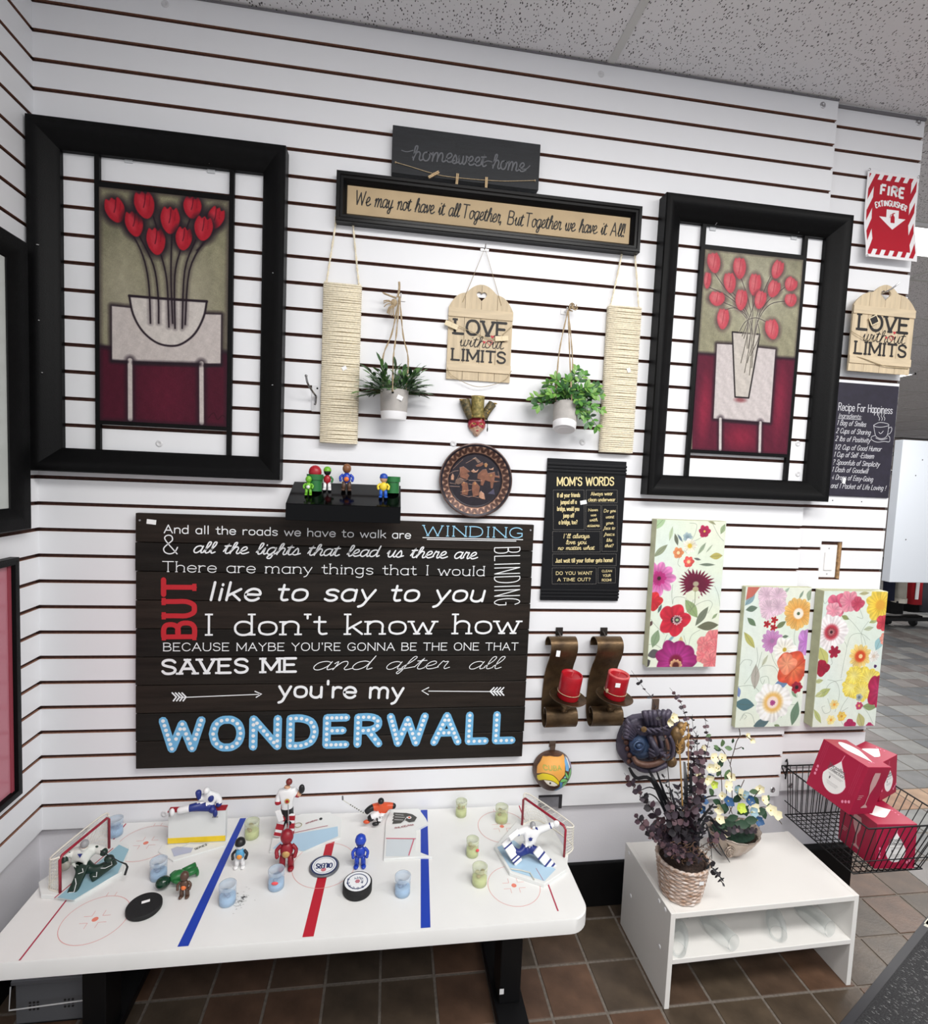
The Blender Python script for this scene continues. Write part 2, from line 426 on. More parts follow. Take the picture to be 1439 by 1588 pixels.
def lettering(b, s, p0, p1, h, M, w=0.1, style='sans', slant=0.0, track=0.8, serif=0.9, k=6):
    for q, sm, sx, sy, d, raw in text_strokes(s, p0, p1, h, style, slant, track):
        ribbon(b, q, w * h, M, k)
        if style == 'serif':
            for (pa, pb, wpt) in ((raw[0], raw[1], q[0]), (raw[-1], raw[-2], q[-1])):
                if abs(pa[0] - pb[0]) < 0.62 * abs(pa[1] - pb[1]) and min(abs(pa[1]), abs(pa[1] - 8), abs(pa[1] - 5)) < 0.15 and not (sm and abs(pa[0]-pb[0]) > 0.05):
                    e = serif * sx
                    ribbon(b, [(wpt[0] - d[0] * e, wpt[1] - d[1] * e), (wpt[0] + d[0] * e, wpt[1] + d[1] * e)], w * h * 0.8, M, 0)

def T(b, s, p0, p1, h, y, **kw):
    """text on the wall plane at depth y, p0/p1 world (x, z) baseline ends"""
    lettering(b, s, p0, p1, h, XZ(0, y, 0), **kw)

# ------------------------------------------------------------ painted / printed panels
class Paint:
    def __init__(s, x0, x1, z0, z1, res, bgc):
        s.nx = max(2, int((x1 - x0) / res)); s.nz = max(2, int((z1 - z0) / res))
        s.b = (x0, x1, z0, z1)
        s.X, s.Z = np.meshgrid(np.linspace(x0, x1, s.nx), np.linspace(z0, z1, s.nz))
        s.C = np.ones((s.nz, s.nx, 3)) * np.array(bgc, float)
        s.rg = np.random.RandomState(3)
    def mix(s, mask, col):
        mask = np.clip(mask, 0, 1)[..., None]; s.C = s.C * (1 - mask) + np.array(col, float) * mask
    def fbm(s, f, seed=0, octv=3):
        r = np.random.RandomState(seed); out = np.zeros_like(s.X)
        for o in range(octv):
            for _ in range(6):
                a, p, q = r.uniform(0, 6.28), r.uniform(0, 6.28), r.uniform(.6, 1.4)
                out += np.sin((s.X * math.cos(a) + s.Z * math.sin(a)) * f * q * 2 ** o + p) / 2 ** o
        return out / 6
    def mottle(s, amt, f=60, seed=1): s.C *= (1 + amt * (s.fbm(f, seed) + 0.5 * s.rg.randn(*s.X.shape)))[..., None]
    def ell(s, x, z, rx, rz, col, ang=0, soft=0.15, a=1.0):
        c_, s_ = math.cos(ang), math.sin(ang); dx, dz = s.X - x, s.Z - z
        r = np.hypot((dx * c_ + dz * s_) / rx, (-dx * s_ + dz * c_) / rz)
        s.mix(np.clip((1 + soft / 2 - r) / soft, 0, 1) * a, col)
    def dseg(s, pts):
        d = np.full(s.X.shape, 9.0)
        for (xa, za), (xb, zb) in zip(pts[:-1], pts[1:]):
            vx, vz = xb - xa, zb - za; L2 = vx * vx + vz * vz + 1e-12
            t = np.clip(((s.X - xa) * vx + (s.Z - za) * vz) / L2, 0, 1)
            d = np.minimum(d, np.hypot(s.X - xa - t * vx, s.Z - za - t * vz))
        return d
    def line(s, pts, w, col, soft=0.001, a=1.0, smooth=True):
        if smooth and len(pts) > 2: pts = cr(pts, 5)
        s.mix((w / 2 + soft / 2 - s.dseg(pts)) / soft * 1.0, col) if a >= 1 else s.mix(np.clip((w / 2 + soft / 2 - s.dseg(pts)) / soft, 0, 1) * a, col)
    def poly(s, pts, col, soft=0.001, a=1.0):
        ins = np.zeros(s.X.shape, bool); n = len(pts)
        for i in range(n):
            (x1, z1), (x2, z2) = pts[i], pts[(i + 1) % n]
            if z1 == z2: continue
            c = ((z1 > s.Z) != (z2 > s.Z)) & (s.X < (x2 - x1) * (s.Z - z1) / (z2 - z1) + x1)
            ins ^= c
        d = s.dseg(list(pts) + [pts[0]]); sd = np.where(ins, d, -d)
        s.mix(np.clip(sd / soft + 0.5, 0, 1) * a, col)
    def flower(s, x, z, r, n, c_out, c_in, c_cen=(60, 40, 40), rc=0.2, depth=.2, ph=0.0, sq=1.0, spiky=False, streak=.05):
        dx, dz = s.X - x, (s.Z - z) / sq; R_ = np.hypot(dx, dz); th = np.arctan2(dz, dx) + ph
        pet = np.abs(np.cos(n * th / 2)) if not spiky else 1 - np.abs(((th * n / (2 * math.pi)) % 1) * 2 - 1)
        edge = r * (1 - depth + depth * pet + 0.05 * np.sin(3 * th + 1) + .03 * np.sin(7 * th))
        q = R_ / edge
        m = np.clip((1 - q) / 0.04, 0, 1)
        t = np.clip(q, 0, 1)[..., None]
        col = np.array(c_in, float) * (1 - t) + np.array(c_out, float) * t
        col = col * (1 + streak * np.sin(th * n * 2.3 + 3 * q)[..., None]) * (1 - (0.10 if spiky else .07) * (1 - pet)[..., None]) * (1 + .10 * s.fbm(110, int(abs(x) * 1e4) % 97)[..., None])
        s.C = s.C * (1 - m[..., None]) + np.clip(col, 0, 255) * m[..., None]
        if rc: s.ell(x, z, r * rc, r * rc * sq, c_cen, soft=.4)
    def tulip(s, c, rx, ry, ang, col, soft=.003, n=.18):
        q = [(-.95, .1), (-.85, .6), (-.58, 1.02), (-.28, 1.02 - n), (0, 1.05), (.3, 1.02 - n * 1.2), (.6, 1.0), (.88, .55), (.95, .1), (.76, -.5), (.38, -.92), (0, -1.05), (-.38, -.92), (-.76, -.5)]
        ca, sa = math.cos(ang), math.sin(ang)
        s.poly(cr([(c[0] + x * rx * ca - y * ry * sa, c[1] + x * rx * sa + y * ry * ca) for x, y in q], 3, True), col, soft)
    def leaf(s, x, z, L, w, ang, col, vein=(90, 100, 80)):
        t = np.linspace(-1, 1, 9); ca, sa = math.cos(ang), math.sin(ang)
        up = [(a * L / 2, w / 2 * (1 - abs(a) ** 1.7)) for a in t]; pts = up + [(a, -b_) for a, b_ in up[::-1][1:-1]]
        pts = [(x + a * ca - b_ * sa, z + a * sa + b_ * ca) for a, b_ in pts]
        s.poly(pts, col); s.line([pts[0], pts[8]], .0012, vein, smooth=False, a=.6)
    def obj(s, name, material, parent, shape=None, gain=.9):
        nz, nx = s.nz, s.nx
        if shape is None: raise ValueError
        V = shape(s.X, s.Z).reshape(-1, 3)
        if parent is not None: V = V - np.array(base(parent))
        i = np.arange((nz - 1) * (nx - 1)); r, c = i // (nx - 1), i % (nx - 1); a = r * nx + c
        Fc = np.stack([a, a + 1, a + nx + 1, a + nx], 1)
        me = bpy.data.meshes.new(name)
        me.vertices.add(len(V)); me.vertices.foreach_set('co', V.astype(np.float32).ravel())
        me.loops.add(Fc.size); me.loops.foreach_set('vertex_index', Fc.astype(np.int32).ravel())
        me.polygons.add(len(Fc)); me.polygons.foreach_set('loop_start', (np.arange(len(Fc)) * 4).astype(np.int32))
        me.update(calc_edges=True)
        srgb = np.clip(s.C, 0, 255).reshape(-1, 3) / 255.0
        li = np.where(srgb <= 0.04045, srgb / 12.92, ((srgb + 0.055) / 1.055) ** 2.4) * gain
        ca = me.color_attributes.new('ink', 'FLOAT_COLOR', 'POINT')
        ca.data.foreach_set('color', np.concatenate([li, np.ones((len(li), 1))], 1).astype(np.float32).ravel())
        me.materials.append(material)
        me.polygons.foreach_set('use_smooth', [True] * len(Fc))
        me.validate(); me.update()
        o = bpy.data.objects.new(name, me); COL.objects.link(o); o.parent = parent
        return o
def flat(y): return lambda X, Z: np.stack([X, np.full(X.shape, y), Z], -1)
# ------------------------------------------------------------ setting
S = 0.0762                       # slat pitch
ZT = 2.67                        # height of the groove the pitch is counted from
ZC = 2.817                       # ceiling
ZB = ZT - 30 * S                 # lower edge of the slats (0.384)
XS, XE = 2.455, 2.812            # panel seam, end of the wall
white = mat('white_laminate', (236, 237, 240), 0.42, bump=0.05, bscale=900)
white2 = mat('white_laminate_side', (226, 227, 230), 0.45, bump=0.05, bscale=900)
mdf = mat('brown_fibreboard', (156, 112, 92), 0.9, noise=0.25, scale=180, bump=0.3)
mdfd = mat('dark_fibreboard', (74, 47, 39), 0.9, noise=0.3, scale=90)
paintw = mat('painted_wall', (222, 221, 226), 0.7, bump=0.15, bscale=160)
blk_base = mat('black_vinyl_base', (10, 10, 11), 0.5, spec=.2, noise=0.2, scale=20)
steel = mat('screw_steel', (190, 190, 192), 0.3, 0.9)

def slat_mesh(w, z0, z1, d=0.0085):
    """board with white face and raw fibreboard edges, local x 0..w, front at y=0"""
    b = B()
    b.box(0, w, 0.0006, d, z0, z1); b.cur = 1
    b.add([(0, 0, z0), (w, 0, z0), (w, 0, z1), (0, 0, z1)], [(0, 1, 2, 3)])
    b.add([(0, 0, z0), (0, .0006, z0), (w, .0006, z0), (w, 0, z0)], [(0, 1, 2, 3)])
    b.add([(0, 0, z1), (0, .0006, z1), (w, .0006, z1), (w, 0, z1)], [(0, 1, 2, 3)])
    me = bpy.data.meshes.new('slat'); me.from_pydata(b.v, [], b.f)
    me.materials.append(mdf); me.materials.append(white)
    me.polygons.foreach_set('material_index', b.mi); me.update(); return me

G = 0.0052                       # half groove
# back wall: dark core board behind the slats, lower painted wall
b = B(); b.box(-0.12, XS, 0.0092, 0.019, ZB, ZC); wall = b.obj('wall_back', mdfd); tag(wall, kind='structure')
full = slat_mesh(XS - 0.0, G, S - G)
for i in range(-2, 30):
    z = ZT - (i + 1) * S
    inst('slat', full if i not in (29, -2) else (slat_mesh(XS, 0, S - G) if i == 29 else slat_mesh(XS, G, ZC - z - 0.004)), wall, Matrix.Translation((0, 0, z)))
b = B(); b.box(XS, XE, 0.0292, 0.039, ZB + .006, ZC); w2 = b.obj('wall_back_end', mdfd); tag(w2, kind='structure')
DX = -0.0
side = slat_mesh(XE - XS, G, S - G)
SW = (2.556, 2.640, 1.186, 1.325)     # switch cut-out x0,x1,z0,z1
for i in range(-2, 30):
    z = ZT - (i + 1) * S
    if z + S > SW[2] and z < SW[3]:
        zl, zh = z + G, z + S - G
        # board cut around the switch opening
        b = B()
        for (xa, xb, za, zb_) in ((0, SW[0] - XS, zl, zh), (SW[1] - XS, XE - XS, zl, zh)) + (((SW[0] - XS, SW[1] - XS, SW[3], zh),) if zh > SW[3] + .002 else ()) + (((SW[0] - XS, SW[1] - XS, zl, SW[2]),) if zl < SW[2] - .002 else ()):
            b.cur = 0; b.box(xa, xb, .0006, .009, za, zb_); b.cur = 1
            b.add([(xa, 0, za), (xb, 0, za), (xb, 0, zb_), (xa, 0, zb_)], [(0, 1, 2, 3)])
        me = bpy.data.meshes.new('slat'); me.from_pydata(b.v, [], b.f); me.materials.append(mdf); me.materials.append(white); me.polygons.foreach_set('material_index', b.mi)
        inst('slat', me, w2, Matrix.Translation((XS, 0.02, 0)))
        continue
    inst('slat', side if i not in (29, -2) else (slat_mesh(XE - XS, 0.006, S - G) if i == 29 else slat_mesh(XE - XS, G, ZC - z - 0.01)), w2, Matrix.Translation((XS, 0.02, z)))
# left wall
b = B(); b.box(-0.019, -0.0092, -2.4, 0.0, ZB, ZC); wl = b.obj('wall_left', mdfd); tag(wl, kind='structure')
LM = Matrix.Rotation(math.pi / 2, 4, 'Z')
lf = slat_mesh(2.4, G, S - G)
for i in range(-2, 30):
    z = ZT - (i + 1) * S
    me = lf if i not in (29, -2) else (slat_mesh(2.4, 0, S - G) if i == 29 else slat_mesh(2.4, G, ZC - z - 0.004))
    inst('slat', me, wl, Matrix.Translation((0, -2.4, z)) @ LM)
b = B(); b.box(-0.2, XS, 0.019, 0.14, 0, ZC); b.box(XS, XE, 0.039, .14, 0, ZC); lw = b.obj('wall_back_lower', paintw); tag(lw, kind='structure')
b = B(); b.box(-0.14, -0.019, -2.4, 0.14, 0, ZC); o = b.obj('wall_left_lower', paintw); tag(o, kind='structure')
b = B(); b.box(-0.012, XS, 0.006, 0.019, 0, 0.163); b.box(XS, 2.795, 0.006, 0.039, 0, 0.163); o = b.obj('baseboard_back', blk_base); bevel(o, .003); tag(o, kind='structure')
b = B(); b.box(-0.019, -0.006, -2.4, 0.006, 0, 0.163); o = b.obj('baseboard_left', blk_base); tag(o, kind='structure')
# cut-out notch at the foot of the slats: recess shade coloured onto a thin raised sheet
nk = mat('notch_recess_grey', (120, 120, 126), 0.5, noise=.1, scale=60)
b = B(); b.box(1.545, 1.625, -0.0015, 0.001, ZB, 0.424); b.cur = 1
b.box(1.618, 1.628, -0.004, 0.0, ZB - .006, 0.426); b.box(1.545, 1.625, -0.003, 0, .420, .426)
o = b.obj('trim_1', [nk, mat('dark_gap', (40, 38, 42), .8)]); tag(o, kind='structure')
# screw caps: washer with a dimple
def cap(x, z, y=0.0):
    b = B(); b.lathe([(0.0001, .0012), (.0035, .0008), (.005, .0026), (.0085, .0022), (.0105, 0)], 16, XZ(x, y, z), close=False)
    return b
capm = mat('white_cap', (214, 214, 216), .35)
for (u, v) in ((256, 6), (932, 115), (247, 688), (255, 1262), (1237, 688), (1237, 735), (903, 686), (703, 688)):
    x, z = P(u, v, 0); cap(x, z).obj('screw_cap', capm, wall, smooth=True)
for (u, v) in ((1276, 163),):
    x, z = P(u, v, 0); cap(x, z).obj('screw_cap', steel, wall, smooth=True)
for (u, v) in ((1424, 190), (1192, 1220), (1226, 1218)):
    x, z = P(u, v, 0.02); cap(x, z, 0.02 if x > XS else 0).obj('screw_cap', steel, w2, smooth=True)
hole = mat('screw_hole', (40, 38, 38), .8)
for (u, v) in ((1307, 603), (1352, 606), (1291, 776), (1336, 778), (1181, 706)):
    x, z = P(u, v, 0.02); b = B(); b.lathe([(.0022, 0), (.0022, .0006)], 10, XZ(x, .02, z)); b.obj('screw_hole', hole, w2)

# light switch in its rough cut-out
t = thing('light_switch', 'white rocker light switch plate set in a rough cut-out beside the flower canvases', 'light switch', (2.595, .039, 1.25))
plas = mat('white_plastic', (238, 238, 238), .3)
b = B(); b.box(2.560, 2.628, .026, .032, 1.192, 1.312); bevel(b.obj('face_plate', plas, t), .002)
b = B(); b.box(2.577, 2.611, .022, .027, 1.219, 1.285); bevel(b.obj('rocker', plas, t), .0015)
for z in (1.205, 1.299):
    b = B(); b.lathe([(.0028, 0), (.0028, .0007)], 10, XZ(2.594, .026, z)); b.obj('screw', steel, t)
raw = mat('torn_fibre', (160, 126, 88), .95, noise=.4, scale=90, bump=.8)
b = B(); b.box(2.630, 2.640, .021, .039, 1.19, 1.322); r_ = random.Random(4)
for k in range(16): b.ball((2.634, .024 + r_.random() * .01, 1.195 + k * .008), (.004 + .003 * r_.random(), .006, .006), 6, 4)
b.obj('torn_edge', raw, t)
b = B(); b.box(2.556, 2.64, .03, .039, 1.312, 1.324); b.obj('wall_box', mat('box_grey', (150, 146, 146), .7), t)

# ceiling
ctile = mat('acoustic_tile', (176, 175, 178), 0.95, bump=.25, bscale=250)
nt = ctile.node_tree; bs = nt.nodes['Principled BSDF']
tc = nt.nodes.new('ShaderNodeNewGeometry'); vor = nt.nodes.new('ShaderNodeTexVoronoi'); vor.inputs['Scale'].default_value = 150; vor.inputs['Randomness'].default_value = 1
mp = nt.nodes.new('ShaderNodeMapping'); mp.inputs['Scale'].default_value = (1, .55, 1); nt.links.new(tc.outputs['Position'], mp.inputs[0])
nz_ = nt.nodes.new('ShaderNodeTexNoise'); nz_.inputs['Scale'].default_value = 45; nt.links.new(mp.outputs[0], nz_.inputs[0])
nt.links.new(mp.outputs[0], vor.inputs[0])
ad = nt.nodes.new('ShaderNodeMath'); ad.operation = 'MULTIPLY_ADD'; ad.inputs[1].default_value = -0.42; nt.links.new(nz_.outputs[0], ad.inputs[0]); 
nt.links.new(vor.outputs['Distance'], ad.inputs[2])
rp = nt.nodes.new('ShaderNodeValToRGB'); rp.color_ramp.elements[0].position = -0.0; rp.color_ramp.elements[1].position = 0.07
rp.color_ramp.elements[0].color = (*lin((78, 76, 78)), 1); rp.color_ramp.elements[1].color = (*lin((232, 231, 234)), 1)
nt.links.new(ad.outputs[0], rp.inputs[0]); nt.links.new(rp.outputs[0], bs.inputs['Base Color'])
tbar = mat('ceiling_grid', (205, 205, 203), .5)
b = B(); b.box(-.15, 16, -4.5, 12, ZC + .012, ZC + .06); ceil = b.obj('ceiling', mat('plenum', (60, 60, 62), .9)); tag(ceil, kind='structure')
TW, TD, X0, Y0 = 1.22, .61, 1.65 - 1.22 * 2, 0.03
b = B(); b.box(.011, TW - .011, .011, TD - .011, 0.002, .014); ctm = b.mesh('ceiling_tile', ctile)
LIGHTS = set()
for i in range(0, 13):
    for j in range(-4, 15):
        if (i, j) in LIGHTS: continue
        if j > 2 and i < 3: continue
        inst('ceiling_tile', ctm, ceil, Matrix.Translation((X0 + i * TW, Y0 + j * TD, ZC)))
b = B()
for i in range(0, 14): b.box(X0 + i * TW - .012, X0 + i * TW + .012, -3, 9.4, ZC - .002, ZC + .012)
for j in range(-4, 16): b.box(-.02, 15, Y0 + j * TD - .012, Y0 + j * TD + .012, ZC - .002, ZC + .012)
o = b.obj('trim_2', tbar); tag(o, kind='structure')
b = B(); b.box(0.0, XS, -.004, .0, ZC - .006, ZC - .002); b.box(XS, XE, .014, .02, ZC - .012, ZC - .003)
o = b.obj('trim_3', mat('wall_angle_trim', (112, 110, 114), .6)); tag(o, kind='structure')  # dark grey wall angle where ceiling and slats meet
lampm = mat('lamp_diffuser', (255, 255, 255), .4, emit=((255, 255, 255), 4.0))
lfr = mat('lamp_frame', (220, 220, 220), .4)
def ceiling_light(x0, x1, y0, y1, label):
    t = thing('ceiling_light', label, 'ceiling light', ((x0 + x1) / 2, (y0 + y1) / 2, ZC))
    b = B(); b.box(x0, x1, y0, y0 + .02, ZC - .016, ZC); b.box(x0, x1, y1 - .02, y1, ZC - .016, ZC); b.box(x0, x0 + .02, y0, y1, ZC - .016, ZC); b.box(x1 - .02, x1, y0, y1, ZC - .016, ZC); b.obj('frame', lfr, t)
    b = B(); b.box(x0 + .02, x1 - .02, y0 + .02, y1 - .02, ZC - .012, ZC - .008); b.obj('diffuser', lampm, t)
ceiling_light(3.36, 4.98, .64, .945, 'bright white fluorescent ceiling light glowing behind the fire extinguisher sign')
ceiling_light(5.4, 6.59, 3.42, 3.75, 'small distant glowing ceiling light beyond the wall end, beside the right-hand hanging wooden sign')

# floor: quarry tiles laid one by one, grout below
grout = mat('floor_grout', (112, 104, 96), .95, noise=.2, scale=120, bump=.3)
b = B(); b.box(-.2, 16, -4.5, 12, -.05, -0.0022); fl = b.obj('floor', grout); tag(fl, kind='structure')
brown = [mat('quarry_tile_%d' % k, c, .42, noise=.28, scale=14, bump=.25, bscale=120) for k, c in enumerate([(82, 65, 52), (76, 64, 52), (92, 68, 52), (80, 68, 55), (88, 66, 52), (73, 62, 51)])]
greyt = [mat('slate_tile_%d' % k, c, .4, noise=.18, scale=10, bump=.2, bscale=120) for k, c in enumerate([(112, 112, 112), (98, 100, 102), (122, 118, 116), (108, 102, 100), (128, 128, 126)])]
tan = [mat('tan_tile', (150, 116, 92), .45, noise=.2, scale=14, bump=.2), mat('tan_tile_pale', (160, 132, 108), .45, noise=.2, scale=14, bump=.2)]
PX_, PY_ = .1605, .158
def tile_mesh(m, e=.004):
    b = B(); b.prism([(e, e), (PX_ - e, e), (PX_ - e, PY_ - e), (e, PY_ - e)], 0.006, Matrix.Translation((0, 0, -.006)), c=.0016)
    return b.mesh('tile', m)
tmB = [tile_mesh(m) for m in brown]; tmG = [tile_mesh(m) for m in greyt]; tmT = [tile_mesh(m) for m in tan]
def kind(x, y):
    if y > .58: return 'g' if x > 2.4 else 'b'
    if y > .28 and x > 2.9: return 't'
    if x > 2.98: return 'g'
    return 'b'
cnt = 0; far = {}
for j in range(-5, 52):
    for i in range(-12, 56):
        x = 1.668 + i * PX_; y = -.042 + j * PY_
        if x < -.1 or (y < .0 and x > 3.7) or (y > .1 and x < 2.72): continue
        if y > .1 and x < 2.4: continue
        # keep what the view can see of the floor beyond the wall end
        if y > .1 and not (2.6 + (y - .1) * 1.02 < x < 3.9 + (y - .1) * 1.4): continue
        k = kind(x, y)
        vis = (y < .2 and x < 3.4) or (y < 1.9)
        ms = {'b': tmB, 'g': tmG, 't': tmT}[k]
        me = ms[rnd.randrange(len(ms))]
        if vis and cnt < 296:
            cnt += 1; inst('tile', me, fl, Matrix.Translation((x, y, rnd.uniform(-.0006, .0004))))
        else:
            bb = far.setdefault(me.materials[0].name, B())
            bb.add([tuple(v.co + Vector((x, y, rnd.uniform(-.0006, .0004)))) for v in me.vertices], [tuple(p.vertices) for p in me.polygons])
allb = B(); mats_ = []
for nm, bb in far.items():
    allb.cur = len(mats_); mats_.append(bpy.data.materials[nm]); allb.add(bb.v, bb.f)
o = allb.obj('far_tiles', mats_, fl); o['kind'] = 'stuff'
# far end of the shop
b = B(); b.box(2.0, 16, 9.4, 9.5, 0, ZC); o = b.obj('wall_far', mat('far_wall', (150, 138, 132), .8, noise=.05, scale=3)); tag(o, kind='structure')
# ------------------------------------------------------------ framed things on the walls
blkf = mat('black_frame_paint', (10, 10, 11), 0.45, spec=.12, noise=.15, scale=90, bump=.25, bscale=400)
blkb = mat('black_bar_paint', (9, 9, 10), .45, spec=.15)
chalk = mat('chip_mark', (205, 205, 205), .8)
sticker = mat('price_sticker', (245, 245, 245), .6)

def mitred(b, x0, x1, z0, z1, prof, y=0.0, plane='xz'):
    """picture-frame moulding; prof: [(inset, protrusion)], rectangle in the wall plane"""
    n = len(prof); cs = [(x0, z0, 1, 1), (x1, z0, -1, 1), (x1, z1, -1, -1), (x0, z1, 1, -1)]
    vs = []
    for (x, z, sx, sz) in cs:
        for ins, pr in prof:
            if plane == 'xz': vs.append((x + sx * ins, y - pr, z + sz * ins))
            else: vs.append((y + pr, x + sx * ins, z + sz * ins))
    fs = []
    for c in range(4):
        d = (c + 1) % 4
        for k in range(n):
            k2 = (k + 1) % n
            fs.append((c * n + k, d * n + k, d * n + k2, c * n + k2))
    b.add(vs, fs); return b
SCOOP = [(0, 0), (0, .046), (.003, .050), (.010, .051), (.018, .049), (.030, .043), (.043, .034), (.056, .026), (.063, .021), (.068, .015), (.068, 0)]
def box_lab(x, z, w, h, y, ang, name, m, parent, t=.0006):
    b = B(); M = XZ(x, y, z) @ Matrix.Rotation(ang, 4, 'Z'); b.box(-w / 2, w / 2, -h / 2, h / 2, 0, t, M); return b.obj(name, m, parent)

# ---- the two tall tulip frames
def tulip_frame(rect, pxC, bars, hbars, label, cat='picture'):
    x0, x1, z0, z1 = rect
    t = thing('picture_frame', label, cat, ((x0 + x1) / 2, 0, z0), group=None)
    b = B(); mitred(b, x0, x1, z0, z1, SCOOP); b.obj('frame', blkf, t, smooth=35)
    for (xa, xb) in bars:
        b = B(); b.box(xa, xb, -.015, -.004, z0 + .066, z1 - .066); b.obj('upright_bar', blkb, t)
    for (za, zb_) in hbars:
        b = B(); b.box(bars[0][1], bars[1][0], -.015, -.004, za, zb_); b.obj('cross_bar', blkb, t)
    return t
OL = (144, 140, 113); INK = (38, 26, 36)
cA = lambda x, y: P(x / 2.5208, 150 + y / 2.5206, -.0165)
yb = -.0155
xl = P(150.5, 450, yb)[0]; xr = P(357, 480, yb)[0]; zt = P(250, 299, yb)[1]; zl = P(250, 655, yb)[1]
RC_ = (.006, .681, 1.469, 2.424)
tL = tulip_frame(RC_, None, [(xl - .0065, xl + .0065), (xr - .0065, xr + .0065)], [(zt - .002, zt + .014), (zl - .014, zl - .003)],
    'large black frame around a painting of nine dark red tulips in a half-round bowl')
tulp = printed('tulip_canvas_paint', .65, .5, 320); tulp.node_tree.nodes['Principled BSDF'].inputs['Specular IOR Level'].default_value = .2
pa = Paint(xl + .0065, xr - .0065, zl - .003, zt - .002, .0011, OL)
pa.mottle(.10, 30, 5); pa.mottle(.05, 120, 7)
X0_, X1_, Z0_, Z1_ = pa.b
pa.ell((X0_ + X1_) / 2 + .06, (Z0_ + Z1_) / 2 + .02, .09, .14, (196, 188, 170), soft=1.4, a=.5)
pa.ell(X0_ + .06, Z1_ - .3, .06, .13, (190, 182, 164), soft=1.4, a=.5)
pts = [cA(*p) for p in ((380, 972), (640, 985), (910, 1002), (910, 1320), (380, 1320))]
pa.poly(pts, (82, 21, 42), soft=.004)
pa.ell(*cA(650, 1160), .055, .09, (102, 26, 50), soft=1.2, a=.7)
pa.line([cA(380, 972), cA(440, 985)], .012, INK, .01, .8); pa.line([cA(860, 995), cA(910, 1002)], .012, INK, .01, .8)
tab = [cA(*p) for p in ((437, 818), (515, 826), (800, 850), (864, 852), (862, 1044), (600, 1036), (438, 1030))]
pa.line(tab + [tab[0]], .016, INK, .012, .9, smooth=False); pa.poly(tab, (214, 204, 200), .003)
pa.ell(*cA(640, 900), .06, .03, (196, 184, 176), soft=1.5, a=.6)
for (a, w_) in (((508, 1030, 509, 1260), .0125), ((787, 1042, 788, 1275), .0125)):
    q = [cA(a[0], a[1]), cA(a[2], a[3])]; pa.line(q, .026, INK, .014, .8); pa.line(q, w_, (212, 202, 198), .003)
pa.line([cA(525, 1040), cA(780, 1046)], .012, INK, .01, .85); pa.line([cA(438, 1032), cA(497, 1036)], .008, INK, .006, .85); pa.line([cA(800, 1052), cA(862, 1048)], .008, INK, .006, .85)
bowl = [cA(505, 778), cA(650, 790), cA(808, 800), cA(796, 860), cA(762, 925), cA(712, 965), cA(665, 974), cA(610, 960), cA(556, 915), cA(520, 850)]
pa.poly(cr(bowl[2:] + [bowl[0]], 5) + [bowl[1]], (222, 214, 208), .002); pa.line(bowl[2:] + [bowl[0]], .0055, INK, .003); pa.line(bowl[:3], .007, INK, .003)
for st in ([(487, 490), (550, 600), (580, 720), (588, 885)], [(545, 545), (600, 660), (618, 780), (620, 885)], [(630, 620), (652, 720), (660, 900)], [(672, 530), (668, 700), (675, 885)], [(705, 600), (683, 700), (684, 905)], [(742, 480), (728, 520), (720, 560)], [(765, 560), (722, 680), (712, 905)], [(800, 560), (740, 680), (724, 890)], [(600, 470), (612, 510)], [(830, 520), (790, 580), (770, 600)]):
    q = [cA(*p) for p in st]; pa.line(q, .010, INK, .012, .5); pa.line(q, .0042, INK, .0015)
for (x, y, rx, ry, an) in ((450, 443, 36, 42, .3), (525, 497, 33, 43, .2), (565, 423, 37, 46, .2), (610, 565, 35, 46, .1), (665, 483, 36, 46, 0), (718, 555, 31, 40, -.1), (752, 433, 34, 38, 0), (842, 475, 31, 40, -.35), (795, 515, 35, 42, -.1)):
    c = cA(x, y); k = .743e-3
    pa.ell(*c, rx * k * 1.42, ry * k * 1.36, INK, an, .5, .93)
    pa.tulip(c, rx * k * 1.02, ry * k * 1.05, an, (188, 33, 50))
    pa.ell(c[0] - .006, c[1] + .004, rx * k * .35, ry * k * .7, (222, 70, 84), an + .1, .8, .6)
    pa.line([(c[0] + .002, c[1] + ry * k * .9), (c[0], c[1] + ry * k * .2), (c[0] - .003, c[1] - ry * k * .2)], .0028, (90, 14, 34), .002, .8)
    pa.line([(c[0] + rx * k * .5, c[1] + ry * k * .7), (c[0] + rx * k * .45, c[1])], .002, (120, 18, 40), .002, .6)
pa.line([cA(815, 1255), cA(835, 1235), cA(850, 1262), cA(870, 1245), cA(885, 1262)], .0016, (40, 14, 24), .001, .8)
pa.mottle(.05, 200, 9)
e = .03
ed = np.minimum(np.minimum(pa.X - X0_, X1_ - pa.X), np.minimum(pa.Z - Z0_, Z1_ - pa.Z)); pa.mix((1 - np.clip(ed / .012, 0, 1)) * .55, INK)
b = B(); b.box(X0_, X1_, -.0155, -.004, Z0_, Z1_); b.obj('backing_panel', blkb, tL)
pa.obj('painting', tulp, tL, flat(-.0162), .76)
for (u, v) in ((59, 380), (61, 497), (66, 578), (423, 423), (423, 597)):
    x, z = P(u, v, -.045); b = B(); b.ball((x, -.047 if x < .6 else -.044, z), (.004 if v in (380, 597) else .0018, .003, .0013), 6, 4); b.obj('paint_chip', chalk, tL)

